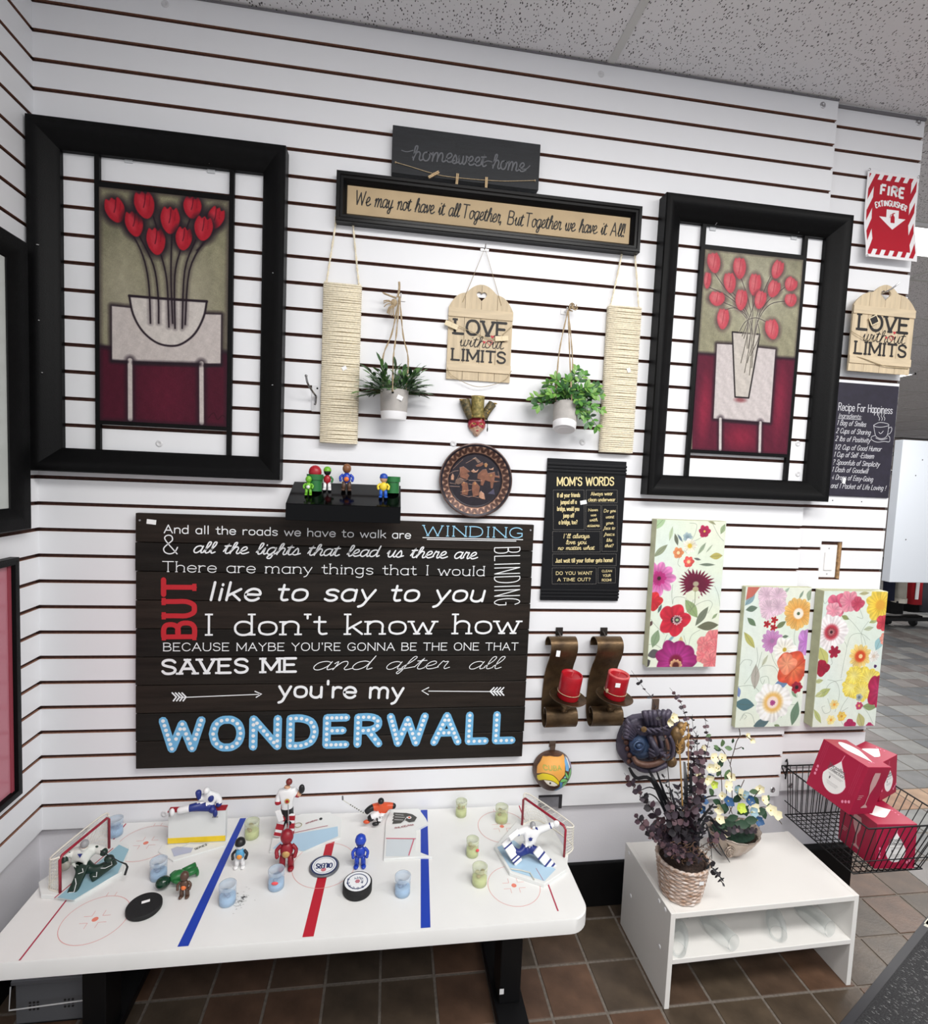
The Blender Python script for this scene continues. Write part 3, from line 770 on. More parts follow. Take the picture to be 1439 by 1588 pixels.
cD = lambda x, y: P(960 + x / 2.647, 200 + y / 2.6467, -.0165)
xl = P(1081, 520, yb)[0]; xr = P(1235, 560, yb)[0]; zt = P(1170, 394, yb)[1]; zl = P(1150, 700, yb)[1]
tR = tulip_frame((1.842, 2.508, 1.469, 2.427), None, [(xl - .0065, xl + .0065), (xr - .0065, xr + .0065)], [(zt - .002, zt + .014), (zl - .013, zl - .002)],
    'large black frame around a painting of pink tulips in a tall narrow vase')
pa = Paint(xl + .0065, xr - .0065, zl - .002, zt - .002, .0011, (158, 154, 128))
pa.mottle(.09, 30, 15); pa.mottle(.05, 120, 17); X0_, X1_, Z0_, Z1_ = pa.b
pa.ell((X0_ + X1_) / 2, Z1_ - .1, .12, .12, (196, 194, 176), soft=1.5, a=.5)
pa.poly([cD(*p) for p in ((300, 918), (500, 930), (760, 945), (760, 1345), (300, 1345))], (98, 30, 52), .004)
pa.ell(*cD(350, 1150), .02, .09, (150, 40, 66), soft=1.2, a=.8); pa.ell(*cD(500, 1265), .05, .035, (146, 38, 64), soft=1.2, a=.8); pa.ell(*cD(660, 1120), .02, .1, (140, 40, 66), soft=1.2, a=.8)
pa.line([cD(300, 918), cD(400, 925)], .01, INK, .01, .8); pa.line([cD(640, 938), cD(760, 945)], .01, INK, .01, .8)
tab = [cD(*p) for p in ((402, 882), (465, 885), (575, 898), (642, 905), (640, 930), (620, 1205), (388, 1188))]
pa.line(tab + [tab[0]], .015, INK, .012, .85, smooth=False); pa.poly(tab, (212, 203, 202), .003)
for a in ((416, 1190, 415, 1316), (580, 1205, 577, 1326)):
    q = [cD(a[0], a[1]), cD(a[2], a[3])]; pa.line(q, .022, INK, .014, .8); pa.line(q, .010, (212, 204, 202), .003)
pa.line([cD(430, 1196), cD(570, 1208)], .01, INK, .01, .8)
pa.ell(*cD(498, 1112), .02, .008, (140, 70, 76), soft=1, a=.8)
vase = [cD(*p) for p in ((465, 833), (578, 843), (532, 1104), (476, 1100))]
pa.poly(vase, (208, 200, 192), .002); pa.line([vase[0], vase[3], vase[2], vase[1], vase[0]], .0052, (40, 34, 36), .002, smooth=False)
for st in ([(392, 590), (440, 660), (520, 760), (525, 900)], [(370, 650), (450, 690), (530, 780), (500, 960)], [(430, 712), (500, 750), (540, 830), (515, 1000)], [(500, 610), (530, 700), (545, 800), (540, 980)], [(465, 670), (520, 740), (548, 830), (548, 900)], [(548, 680), (548, 780), (530, 900)], [(622, 605), (590, 680), (560, 800), (535, 1010)], [(610, 680), (580, 740), (560, 840), (525, 960)], [(680, 650), (600, 720), (560, 820), (545, 980)], [(700, 705), (620, 720), (570, 790), (550, 890)], [(430, 745), (480, 735), (530, 780), (512, 860)], [(495, 830), (520, 790), (560, 775), (600, 790), (620, 810)], [(570, 800), (575, 850), (540, 930)], [(560, 700), (540, 760), (505, 850)]):
    q = [cD(*p) for p in st]; pa.line(q, .0075, (214, 208, 190), .006, .5); pa.line(q, .0026, (66, 58, 58), .0014, .9)
for (x, y, rx, ry, an) in ((390, 550, 29, 37, .25), (495, 572, 29, 39, .1), (455, 632, 27, 37, .2), (558, 640, 28, 41, 0), (650, 578, 26, 35, -.3), (635, 657, 28, 32, -.3), (705, 638, 29, 26, -.5), (402, 697, 35, 26, 0), (502, 702, 27, 38, 0), (580, 702, 26, 34, -.2), (705, 703, 28, 24, .2), (363, 622, 16, 30, 0), (427, 780, 27, 38, 0), (628, 823, 31, 38, .3)):
    c = cD(x, y); k = .84e-3
    pa.ell(*c, rx * k * 1.25, ry * k * 1.2, (86, 60, 66), an, .5, .75); pa.tulip(c, rx * k, ry * k, an, (204, 84, 96), .004, .08)
    pa.ell(c[0] - .005, c[1] + .005, rx * k * .5, ry * k * .7, (222, 130, 134), an, .9, .7)
    pa.line([(c[0] + .002, c[1] + ry * k * .8), (c[0], c[1]), (c[0] - .002, c[1] - ry * k * .5)], .0018, (150, 30, 50), .002, .7)
pa.mottle(.06, 220, 19)
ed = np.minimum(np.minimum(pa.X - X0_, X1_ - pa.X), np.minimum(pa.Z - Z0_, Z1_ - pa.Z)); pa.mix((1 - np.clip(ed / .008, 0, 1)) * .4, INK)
b = B(); b.box(X0_, X1_, -.0155, -.002, Z0_, Z1_); b.obj('backing_panel', blkb, tR)
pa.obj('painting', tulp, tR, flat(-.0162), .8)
# clear hanger clips inside the frames
clear = mat('clear_acrylic', (200, 203, 206), .2)
for (u, v) in ((199, 247), (327, 263), (1106, 353), (1232, 367)):
    x, z = P(u, v, -.004); t = thing('hanger_clip', {199: 'small clear hanger clip at the upper left above the nine dark red tulips', 327: 'small clear hanger clip at the upper right above the nine dark red tulips', 1106: 'small clear hanger clip at the upper left above the pink tulips', 1232: 'small clear hanger clip at the upper right above the pink tulips'}[u], 'hook', (x, 0, z), group='clear hanger clips above the tulip paintings')
    b = B(); b.box(x - .011, x + .011, -.0035, -.0, z - .009, z + .007); bevel(b.obj('clip_plate', clear, t), .0012)
    b = B(); b.tube([(x - .002, -.001, z + .018), (x - .002, -.006, z + .016), (x, -.016, z + .004), (x + .001, -.022, z + .008)], .0012, 6); b.obj('clip_hook', steel, t)

# ---- frames on the left wall
milky = bpy.data.materials.new('milky_glazing'); milky.use_nodes = True
def glaze(m, rgb, a, rough=.1):
    bs = m.node_tree.nodes['Principled BSDF']; bs.inputs['Base Color'].default_value = (*lin(rgb), 1); bs.inputs['Alpha'].default_value = a; bs.inputs['Roughness'].default_value = rough
    n = m.node_tree.nodes.new('ShaderNodeTexNoise'); n.inputs['Scale'].default_value = 6
    r = m.node_tree.nodes.new('ShaderNodeMapRange'); r.inputs['To Min'].default_value = rough; r.inputs['To Max'].default_value = rough + .08
    m.node_tree.links.new(n.outputs[0], r.inputs[0]); m.node_tree.links.new(r.outputs[0], bs.inputs['Roughness'])
glaze(milky, (214, 218, 214), .74)
pinkg = bpy.data.materials.new('pink_glazing'); pinkg.use_nodes = True; glaze(pinkg, (206, 132, 146), .78)
t = thing('picture_frame', 'large black frame with pale milky glazing on the left wall', 'picture frame', (0, -.45, 1.308))
b = B(); mitred(b, -.82, -.080, 1.308, 2.074, [(0, 0), (0, .028), (.004, .032), (.03, .031), (.045, .024), (.058, .018), (.062, .012), (.062, 0)], 0.0, 'yz'); b.obj('frame', blkf, t, smooth=35)
b = B(); b.box(.011, .013, -.76, -.138, 1.368, 2.014); b.obj('glazing', milky, t)
t = thing('picture_frame', 'narrow black frame with pink translucent glazing on the left wall', 'picture frame', (0, -.4, .562))
b = B(); mitred(b, -.70, -.118, .572, 1.236, [(0, 0), (0, .022), (.003, .024), (.018, .024), (.021, .012), (.021, 0)], 0.0, 'yz'); b.obj('frame', blkf, t, smooth=35)
b = B(); b.box(.010, .012, -.682, -.138, .592, 1.217); b.obj('glazing', pinkg, t)
b = B(); b.box(.0125, .0150, -.150, -.139, .592, 1.217); b.obj('mat_edge', mat('dusty_red_edge', (150, 62, 76), .6), t)

# ---- home sweet home board
ebony = mat('ebony_wood', (23, 26, 31), .6, noise=.25, scale=14, stretch=(1, 6, 8), bump=.3, bscale=120)
engr = mat('gloss_engraving', (84, 86, 92), .3, spec=.8)
t = thing('wooden_sign', 'dark wooden plank sign with carved home sweet home script and clothespins', 'sign', (1.2, 0, 2.4))
b = B(); b.box(.980, 1.432, -.022, -.0005, 2.398, 2.534); bevel(b.obj('board', ebony, t), .0015)
cH = lambda x, y, d=-.0222: P(480 + x / 2.715, 170 + y / 2.715, d)
b = B(); b.cur = 0
for (s_, p0, p1) in (('home', (432, 212), (598, 222)), ('sweet', (598, 226), (735, 240)), ('home', (768, 246), (900, 262))):
    T(b, s_, cH(*p0), cH(*p1), .041, -.0224, w=.10, style='cursive', slant=.05)
for q in ([(388, 172), (410, 178), (436, 172)], [(735, 222), (750, 216), (768, 220)], [(893, 250), (912, 250), (928, 236)]):
    ribbon(b, cr([cH(*p) for p in q], 4), .0028, XZ(0, -.0224, 0))
b.obj('carved_lettering', engr, t)
twine = mat('jute_twine', (176, 156, 126), .9, noise=.25, scale=300, bump=.6)
pts = [cH(*p, -.026) for p in ((362, 220), (430, 240), (500, 262), (560, 277), (640, 287), (720, 294), (800, 299), (870, 299), (950, 297))]
b = B(); b.tube([(x, -.024, z) for x, z in cr(pts, 4)], .0011, 6)
for q in (pts[0], pts[-1]): b.ball((q[0], -.0235, q[1]), .003, 6, 4)
b.obj('string', twine, t)
pinw = mat('clothespin_wood', (206, 178, 136), .6, noise=.12, scale=80)
for (x, y, an) in ((523, 274, -1.0), (621, 296, -.06), (744, 311, -.0)):
    px, pz = cH(x, y, -.026); M = XZ(px, -.023, pz) @ Matrix.Rotation(an, 4, 'Z')
    b = B(); 
    for sx in (-1, 1):
        b.add([(sx * .0005, -.018, 0), (sx * .0034, -.018, 0), (sx * .0036, .018, 0), (sx * .0008, .018, 0), (sx * .0005, -.018, .005), (sx * .0034, -.018, .005), (sx * .0036, .018, .005), (sx * .0008, .018, .005)], [(0, 1, 2, 3), (4, 5, 6, 7), (0, 1, 5, 4), (2, 3, 7, 6), (0, 3, 7, 4), (1, 2, 6, 5)], M)
    b.tube([(-.004, .002, .002), (-.004, .002, .006), (.004, .002, .006), (.004, .002, .002)], .0008, 5, M)
    b.obj('clothespin', pinw, t)

# ---- the long framed quote
t = thing('quote_frame', 'long narrow black frame around a tan handwritten quote about having it all together', 'sign', (1.29, 0, 2.24))
b = B(); mitred(b, .822, 1.772, 2.240, 2.383, [(0, 0), (0, .030), (.002, .032), (.010, .032), (.013, .029), (.020, .029), (.024, .022), (.027, .020), (.031, .012), (.031, 0)]); b.obj('frame', mat('satin_black_frame', (9, 9, 11), .3, spec=.25), t, smooth=35)
parch = mat('parchment', (186, 163, 128), .7, noise=.07, scale=9)
b = B(); b.box(.851, 1.743, -.012, -.004, 2.269, 2.354); b.obj('backing_panel', parch, t)
cQ = lambda x, y: P(480 + x / 2.715, 170 + y / 2.715, -.0125)
inkq = mat('black_ink', (22, 20, 20), .6)
b = B()
for (s_, p0, p1) in (('We may not have it all', (190, 398), (625, 452)), ('Together, But', (640, 454), (893, 490)), ('Together we have it All!', (905, 490), (1325, 536))):
    T(b, s_, cQ(*p0), cQ(*p1), .040, -.0126, w=.085, style='cursive', slant=.12)
b.obj('lettering', inkq, t)

# ---- rope panels
rope = mat('sisal_rope', (238, 228, 204), .9, noise=.12, scale=160, bump=.5, bscale=500)
def rope_panel(x0, x1, z0, z1, lean, hooks, label, st):
    t = thing('rope_panel', label, 'wall hanging', ((x0 + x1) / 2, 0, z0))
    b = B(); b.box(x0 + .003, x1 - .003, -.020, -.004, z0 + .002, z1 - .002); b.obj('core_board', mat('rope_core', (196, 180, 150), .9), t)
    b = B(); n = int((z1 - z0) / .0062); r = random.Random(int(x0 * 100))
    for k in range(n):
        z = z0 + (k + .5) * (z1 - z0) / n; w = .0032; j = r.uniform(-.0016, .0016); d = r.uniform(-.0007, .0007)
        y0, y1 = -.0228 + d, -.0015
        b.tube([(x0, y0 + .002, z - j * .3), ((x0 + x1) / 2, y0, z + j), (x1, y0 + .002, z + j * .5), (x1 + .001, (y0 + y1) / 2, z + .001), (x1, y1, z), (x0, y1, z), (x0 - .001, (y0 + y1) / 2, z)], w, 6, closed=True)
    o = b.obj('rope_winding', rope, t, smooth=True); o['kind'] = 'stuff'
    for (xa, xb) in ((x0 + .004, hooks[0]), (x1 - .004, hooks[1])):
        b = B(); pts = [(xa, -.012, z1 - .01), (xa * .6 + xb * .4, -.012, z1 + .06), (xb, -.006, 2.238), (xb, -.006, 2.26)]
        for s_ in (0, math.pi):
            q = cr(pts, 12); b.tube([(p[0] + .0016 * math.cos(i * .9 + s_), p[1] + .0016 * math.sin(i * .9 + s_), p[2]) for i, p in enumerate(q)], .0018, 5)
        b.obj('hanging_cord', rope, t)
        b = B(); b.ball((xa, -.016, z1), (.005, .004, .005), 8, 5); b.obj('knot', rope, t)
    box_lab(*st, -.0262, .5, 'price_sticker', sticker, t)
rope_panel(.793, .900, 1.588, 2.064, 0, (.820, .872), 'cream rope-wound panel hanging left of the dense green hanging plant', (P(534, 571, -.026)[0], P(534, 571, -.026)[1], .014, .011))
rope_panel(1.686, 1.794, 1.602, 2.072, 0, (1.722, 1.768), 'cream rope-wound panel hanging beside the pink tulip frame', (P(975, 574, -.026)[0], P(975, 574, -.026)[1], .011, .014))

# ---- mottled wooden LOVE signs
lw_ = mat('pale_plank_wood', (204, 186, 156), .65, noise=.12, scale=10, stretch=(8, 1, 1), bump=.25, bscale=90)
lwd = mat('pale_band_wood', (208, 190, 160), .6, noise=.1, scale=10, stretch=(1, 1, 8), bump=.2, bscale=90)
gapm = mat('plank_gap', (88, 68, 46), .9)
blackp = mat('black_print', (26, 22, 22), .6)
heart = mat('red_heart_print', (186, 50, 62), .6)
def love_sign(cx, z0, w, h, y0, label, lean=0.0, cord=True, tagm=None):
    t = thing('wooden_sign', label, 'sign', (cx, y0, z0), rot=(0, lean, 0))
    hw = w / 2; sh = h - .075; M = Matrix.Translation((0, 0, 0))
    prof = lambda x: (h - .002 - .9 * x * x / .02) if abs(x) < .045 else sh + .028 - .028 * ((abs(x) - .045) / (hw - .045)) ** 2.2 * 1.6
    def top(x):
        a = abs(x)
        if a < .048: return h - (a / .048) ** 2 * .028
        q = (a - .048) / (hw - .048); return h - .028 - .042 * q ** 2.6 - .006 * q
    # four planks with a heart cut at the top
    hx, hz, hs = 0.0, h - .034, .0165 * w / .205
    for k in range(4):
        xa, xb = -hw + k * w / 4 + .0006, -hw + (k + 1) * w / 4 - .0006
        n = 9; up = [(xa + (xb - xa) * i / (n - 1)) for i in range(n)]
        poly = [(xa, 0), (xb, 0)]
        if k in (1, 2):
            # inner edge follows the heart outline
            side = 1 if k == 2 else -1
            ho = []
            for i in range(11):
                a = math.pi * i / 10
                x_ = side * 16 * math.sin(a) ** 3; z_ = 13 * math.cos(a) - 5 * math.cos(2 * a) - 2 * math.cos(3 * a) - math.cos(4 * a)
                ho.append((hx + x_ * hs / 16, hz + z_ * hs / 16))
            if k == 2:
                poly = [(xa, 0), (xb, 0)] + [(x, top(x)) for x in up[::-1]] + [(max(x, xa), z) for x, z in ho]
            else:
                poly = [(xa, 0), (xb, 0)] + [(min(x, xb), z) for x, z in ho[::-1]] + [(x, top(x)) for x in up[::-1]]
        else: poly += [(x, top(x)) for x in up[::-1]]
        b = B(); b.prism(poly, .006, XZ(0, 0, 0)); b.obj('plank', lw_, t, local=True)
    b = B(); b.box(-hw + .002, hw - .002, -.0015, .0, .003, sh * .99 - .05); b.obj('backing_strip', gapm, t, local=True)
    for (za, zb_) in ((.09 * h, .177 * h), (.65 * h, .74 * h)):
        b = B(); b.box(-hw, hw, -.0095, -.006, za, zb_); b.obj('cross_band', lwd, t, local=True)
    yl = -.0066
    s = w / .207
    b = B(); f = lambda x, z: (x * s, z * h / .300)
    T(b, 'LOVE', f(-.084, .143), f(.086, .143), .043 * s, yl, w=.19, style='serif', serif=1.2)
    T(b, 'LIMITS', f(-.088, .0605), f(.087, .0605), .034 * s, yl, w=.18, style='serif', serif=1.0)
    T(b, 'without', f(-.065, .105), f(.072, .105), .034 * s, yl - .0001, w=.075, style='cursive', slant=.15)
    b.obj('lettering', blackp, t, local=True)
    b = B()
    for (x, z, sc) in ((.014, .122, .005), (.032, .122, .009), (.040, .141, .006)):
        q = [(x * s + 16 * math.sin(a) ** 3 * sc / 16, z * h / .3 + (13 * math.cos(a) - 5 * math.cos(2 * a) - 2 * math.cos(3 * a) - math.cos(4 * a)) * sc / 16) for a in [2 * math.pi * i / 16 for i in range(17)]]
        if sc > .006: ribbon(b, q, .0016, XZ(0, yl - .0002, 0), 0); 
        else: b.add([(x_, z_, 0) for x_, z_ in q[:-1]], [tuple(range(16))], XZ(0, yl - .0002, 0))
    b.obj('heart_print', heart, t, local=True)
    return t
th = mat('thin_cord', (168, 150, 118), .9)
t1 = love_sign(1.2715, 1.807, .205, .296, -.001, 'wooden LOVE without LIMITS plank sign hanging on a cord between the two plants')
b = B(); a = (1.275, -.006, 2.216)
b.tube([(1.212, -.008, 2.045), a, (1.335, -.008, 2.045)], .0011, 5); b.obj('hanging_cord', th, t1)
b = B(); b.tube(cr([(1.172, -.011, 1.84), (1.19, -.013, 1.815), (1.27, -.013, 1.787), (1.35, -.013, 1.81), (1.377, -.011, 1.845)], 6), .0009, 5)
b.tube(cr([(1.171, -.011, 1.99), (1.19, -.013, 1.975), (1.26, -.012, 1.95), (1.32, -.012, 1.94), (1.374, -.011, 1.985)], 6), .0009, 5); b.obj('loose_cord', th, t1)
tagm = mat('wooden_tag', (228, 212, 178), .6)
for (u, v, an) in ((700, 504, -.35), (778, 525, .1)):
    x, z = P(u, v, -.014); b = B(); M = XZ(x, -.0125, z) @ Matrix.Rotation(an, 4, 'Z')
    b.box(-.021, -.001, -.0075, .0075, 0, .003, M); b.box(.001, .021, -.0075, .0075, 0, .003, M); b.tube([(0, -.0085, .002), (0, .0085, .002)], .0013, 5, M); b.obj('tag_block', tagm, t1)
b = B(); b.tube([(1.275, .0, 2.216), (1.275, -.012, 2.214), (1.275, -.02, 2.222)], .0018, 6); b.box(1.262, 1.288, -.003, 0, 2.208, 2.214)
h = b.obj('wall_hook', steel); tag(h, 'small steel hook holding the cord of the centre LOVE sign', 'hook')
t2 = love_sign(2.685, 1.926, .243, .300, -.012, 'wooden LOVE without LIMITS plank sign on the wall end below the red fire sign', lean=0.0)
x, z = P(1354, 497, -.022); b = B(); M = XZ(x, -.024, z) @ Matrix.Rotation(.5, 4, 'Z'); b.box(-.016, .016, -.014, .014, 0, .002, M); b.cur = 1; b.box(-.013, .013, -.011, .011, .002, .0024, M)
b.obj('small_chalk_tag', [tagm, blackp], t2)
b = B(); b.tube(cr([(2.585, -.02, 1.975), (2.62, -.024, 1.968), (2.70, -.024, 1.95), (2.80, -.02, 1.948)], 6), .0013, 5); b.tube(cr([(2.562, -.02, 2.06), (2.575, -.024, 2.05), (2.63, -.026, 2.03), (2.655, -.03, 2.04)], 6), .0011, 5); b.obj('loose_cord', th, t2)
b = B(); xh, zh = P(1368, 452, -.02); xt, zt_ = P(1391, 430, -.06)
b.tube(cr([(xh, .02, zh - .004), (xh, -.02, zh - .006), (xh + .006, -.04, zh - .002), (xh + .014, -.055, zh + .008), (xh + .022, -.06, zh + .018)], 6), .0025, 7); b.box(xh - .02, xh + .02, .014, .02, zh + .0, zh + .012)
h = b.obj('wall_hook', steel); tag(h, 'bent steel hook poking through the right-hand LOVE sign heart hole', 'hook')
b = B(); x, z = P(1411, 474, .0); b.lathe([(.003, 0), (.0075, .002), (.0075, .005), (.004, .007)], 12, XZ(x, .02, z)); b.tube([(x, .014, z), (x + .006, .002, z + .004)], .002, 6)
h = b.obj('wall_bolt', steel); tag(h, 'small steel bolt at the wall edge right of the lower LOVE sign', 'bolt')

# ---- fire extinguisher sign: curved sheet
red = mat('sign_red', (178, 24, 44), .22, spec=.6); wht = mat('sign_white', (240, 238, 240), .22, spec=.6)
t = thing('fire_sign', 'red and white striped fire extinguisher sign with a down arrow', 'sign', (2.7, .01, 2.316))
fx0, fx1, fz0, fz1 = 2.598, 2.800, 2.317, 2.614
def fy(z): 
    q = (z - fz0) / (fz1 - fz0); return .010 - .022 * math.exp(-(q / .30) ** 2)
def sheet(b, poly, d):
    """poly in sign units 0..1; split on z so that it follows the bend"""
    xs = poly; b.add([(fx0 + x * (fx1 - fx0), fy(fz0 + z * (fz1 - fz0)) - d - getattr(b, 'lift', 0) * .00002, fz0 + z * (fz1 - fz0)) for x, z in xs], [tuple(range(len(xs)))])
b = B(); n = 24
for i in range(n):
    z0_, z1_ = i / n, (i + 1) / n; sheet(b, [(0, z0_), (1, z0_), (1, z1_), (0, z1_)], 0.0); sheet(b, [(0, z0_), (1, z0_), (1, z1_), (0, z1_)], -.001)
b.obj('plate', wht, t, smooth=True)
def clip_poly(poly, axis, lo, hi):
    for sgn, lim in ((1, lo), (-1, -hi)):
        out = []
        for i in range(len(poly)):
            a_, c_ = poly[i], poly[(i + 1) % len(poly)]; da, dc = sgn * a_[axis] - lim, sgn * c_[axis] - lim
            if da >= 0: out.append(a_)
            if (da > 0 > dc) or (da < 0 < dc):
                k = da / (da - dc); out.append((a_[0] + k * (c_[0] - a_[0]), a_[1] + k * (c_[1] - a_[1])))
        poly = out
        if len(poly) < 3: return []
    return poly
def lay(b, poly, d):
    n = 30
    for i in range(n):
        q = clip_poly(poly, 1, i / n, (i + 1) / n)
        if len(q) >= 3: sheet(b, q, d)
b = B(); lay(b, [(.14, .14 * .68), (.86, .14 * .68), (.86, .905), (.14, .905)], .0005)
A_ = (fx1 - fx0) / (fz1 - fz0)
for k in range(-14, 16):
    c0 = k * .165
    st = [(c0 - 1, 0 - 0), (c0 - 1 + .082, 0), (c0 - 1 + .082 + 1.1 * .62, 1 * A_ * 0 + 1.0), (c0 - 1 + 1.1 * .62, 1.0)]
    for (xa, xb, za, zb_) in ((.035, .14, .03, .965), (.86, .965, .03, .965), (.14, .86, .03, .095), (.14, .86, .905, .965)):
        q = clip_poly(clip_poly(st, 0, xa, xb) or [(0, 0)], 1, za, zb_) if clip_poly(st, 0, xa, xb) else []
        if len(q) >= 3: lay(b, q, .0005)
b.obj('red_print', red, t, smooth=True)
b = B()
W_, H_ = fx1 - fx0, fz1 - fz0
class SM:  # maps sign units to the bent sheet
    pass
def sribbon(b, pts, w, d=.0009, k=8):
    b.lift = (getattr(b, 'lift', 0) + 1) % 20
    for i in range(len(pts) - 1):
        (x0, z0), (x1, z1) = pts[i], pts[i + 1]; L = math.hypot((x1 - x0) * W_, (z1 - z0) * H_)
        if L < 1e-6: continue
        nx, nz = -(z1 - z0) * H_ / L * w / 2 / W_, (x1 - x0) * W_ / L * w / 2 / H_
        lay(b, [(x0 + nx, z0 + nz), (x0 - nx, z0 - nz), (x1 - nx, z1 - nz), (x1 + nx, z1 + nz)], d)
    if k:
        b.lift += .5
        for x, z in pts[1:-1]: lay(b, [(x + w / 2 / W_ * math.cos(6.283 * i / k), z + w / 2 / H_ * math.sin(6.283 * i / k)) for i in range(k)], d)
for q, sm, sx, sy, d_, raw_ in text_strokes('FIRE', (.27, .745), (.74, .735), .105, 'sans', 0, 1.3): sribbon(b, q, .0085, k=6)
for q, sm, sx, sy, d_, raw_ in text_strokes('EXTINGUISHER', (0, 0), (1, 0), .062, 'sans', 0, 1.1):
    out = []
    for x, z in q:
        a_ = (x - .5) * 1.0; R_ = .62
        out.append((.5 + (R_ * A_ ** 0 + z) * math.sin(a_ * .98) * 1.0, .625 + (R_ + z) * (math.cos(a_ * .98)) * .55 - .62 * .55 + z * .45))
    sribbon(b, out, .0042, k=0)
lay(b, [(.42, .585), (.66, .585), (.66, .495), (.80, .495), (.54, .355), (.28, .495), (.42, .495)], .0009)
b.obj('white_print', wht, t, smooth=True)
b = B(); lay(b, [(.505, .435), (.585, .435), (.585, .50), (.57, .52), (.52, .52), (.505, .50)], .0013); lay(b, [(.53, .52), (.56, .52), (.56, .54), (.53, .54)], .0013); sribbon(b, [(.545, .54), (.50, .525), (.49, .49)], .002, .0013, 0); sribbon(b, [(.54, .545), (.585, .55)], .003, .0013, 0)
b.obj('extinguisher_symbol', red, t)
for (x, z) in ((fx0 + .004, fz1), (fx1 - .004, fz1 - .002), (fx0 + .004, fz0)):
    b = B(); b.lathe([(.0045, 0), (.0045, .002), (.002, .0035)], 10, XZ(x, fy(min(z, fz1)) - .001, z)); b.obj('screw', steel, t)

# ---- recipe chalkboard
slate = mat('chalkboard', (34, 30, 46), .6, noise=.2, scale=40, bump=.15)
chalkw = mat('white_chalk_print', (212, 212, 218), .8)
t = thing('recipe_sign', 'dark chalkboard recipe for happiness sign with a drawn coffee cup', 'sign', (2.66, .02, 1.49))
b = B(); b.box(2.50, 2.806, .0135, .0195, 1.490, 1.892); bevel(b.obj('board', slate, t), .002)
cR = lambda x, y: P(1280 + x / 8.358, 590 + y / 8.358, .0132)
b = B(); yr = .0131
rows = [('Recipe For Happiness', (165, 385), (865, 432), .026, 'serif', .09), ('Ingredients:', (165, 480), (465, 497), .015, 'sans', .1), ('1 Bag of Smiles', (145, 575), (520, 600), .017, 'sans', .1), ('2 Cups of Sharing', (135, 678), (578, 705), .017, 'sans', .1), ('2 lbs of Positivity', (125, 780), (575, 808), .017, 'sans', .1), ('1/2 Cup of Good Humor', (115, 890), (718, 920), .017, 'sans', .1), ('1 Cup of Self -Esteem', (105, 985), (622, 1012), .017, 'sans', .1), ('? Spoonfuls of Simplicity', (90, 1085), (695, 1118), .017, 'sans', .1), ('1 Dash of Goodwill', (80, 1180), (545, 1205), .017, 'sans', .1), ('4 Drops of Easy-Going', (78, 1280), (608, 1310), .017, 'sans', .1), ('and 1 Packet of Life Loving !', (65, 1390), (775, 1425), .017, 'sans', .1)]
for s_, p0, p1, h_, st, w_ in rows: T(b, s_, cR(*p0), cR(*p1), h_, yr, w=w_, style=st, slant=.25 if st == 'sans' else 0, serif=.6, k=4)
def rb(pts, w=.0016): ribbon(b, cr([cR(*p) for p in pts], 4), w, XZ(0, yr, 0), 4)
rb([(165, 492), (460, 510)]); rb([(622, 580), (700, 545), (800, 560), (815, 585), (730, 605), (650, 600), (622, 580)]); rb([(622, 580), (635, 660), (655, 725), (715, 755), (775, 740), (805, 690), (818, 590)])
rb([(815, 620), (850, 605), (858, 640), (835, 685), (800, 700)]); rb([(640, 715), (595, 730), (600, 770), (670, 800), (760, 790), (825, 795), (832, 740), (810, 715)]); rb([(690, 670), (715, 690), (748, 655)]); rb([(650, 745), (720, 770), (800, 750)])
for x in (700, 735, 768): rb([(x - 5, 430), (x - 15, 465), (x, 490), (x - 8, 520)])
b.obj('chalk_lettering', chalkw, t)
x, z = cR(240, 1300); box_lab(x, z, .012, .02, .0128, -.15, 'price_sticker', sticker, t)

# ---- mom's words
t = thing('wooden_sign', 'black wooden sign of small gold sayings headed MOMS WORDS', 'sign', (1.645, 0, 1.105))
b = B(); x0, x1, z0, z1 = 1.512, 1.783, 1.105, 1.575
b.box(x0, x1, -.008, -.0003, z0, z1)
for q in range(3):
    for zc in (z1 - .018 - q * .011, z0 + .013 + q * .011): b.box(x0 - .001, x1 + .001, -.0115, -.007, zc - .0038, zc + .0038)
mb = mat('mom_black', (12, 13, 17), .42, spec=.25, noise=.1, scale=60)
bevel(b.obj('board', mb, t), .0012)
gold = mat('gold_print', (232, 214, 158), .55); goldl = mat('pale_dash_print', (150, 146, 140), .6)
cM = lambda x, y: P(830 + x / 4.29, 690 + y / 4.29, -.0085)
b = B(); ym = -.0085
T(b, "MOM'S WORDS", cM(145, 270), cM(523, 268), .026, ym, w=.16, style='serif', serif=.7)
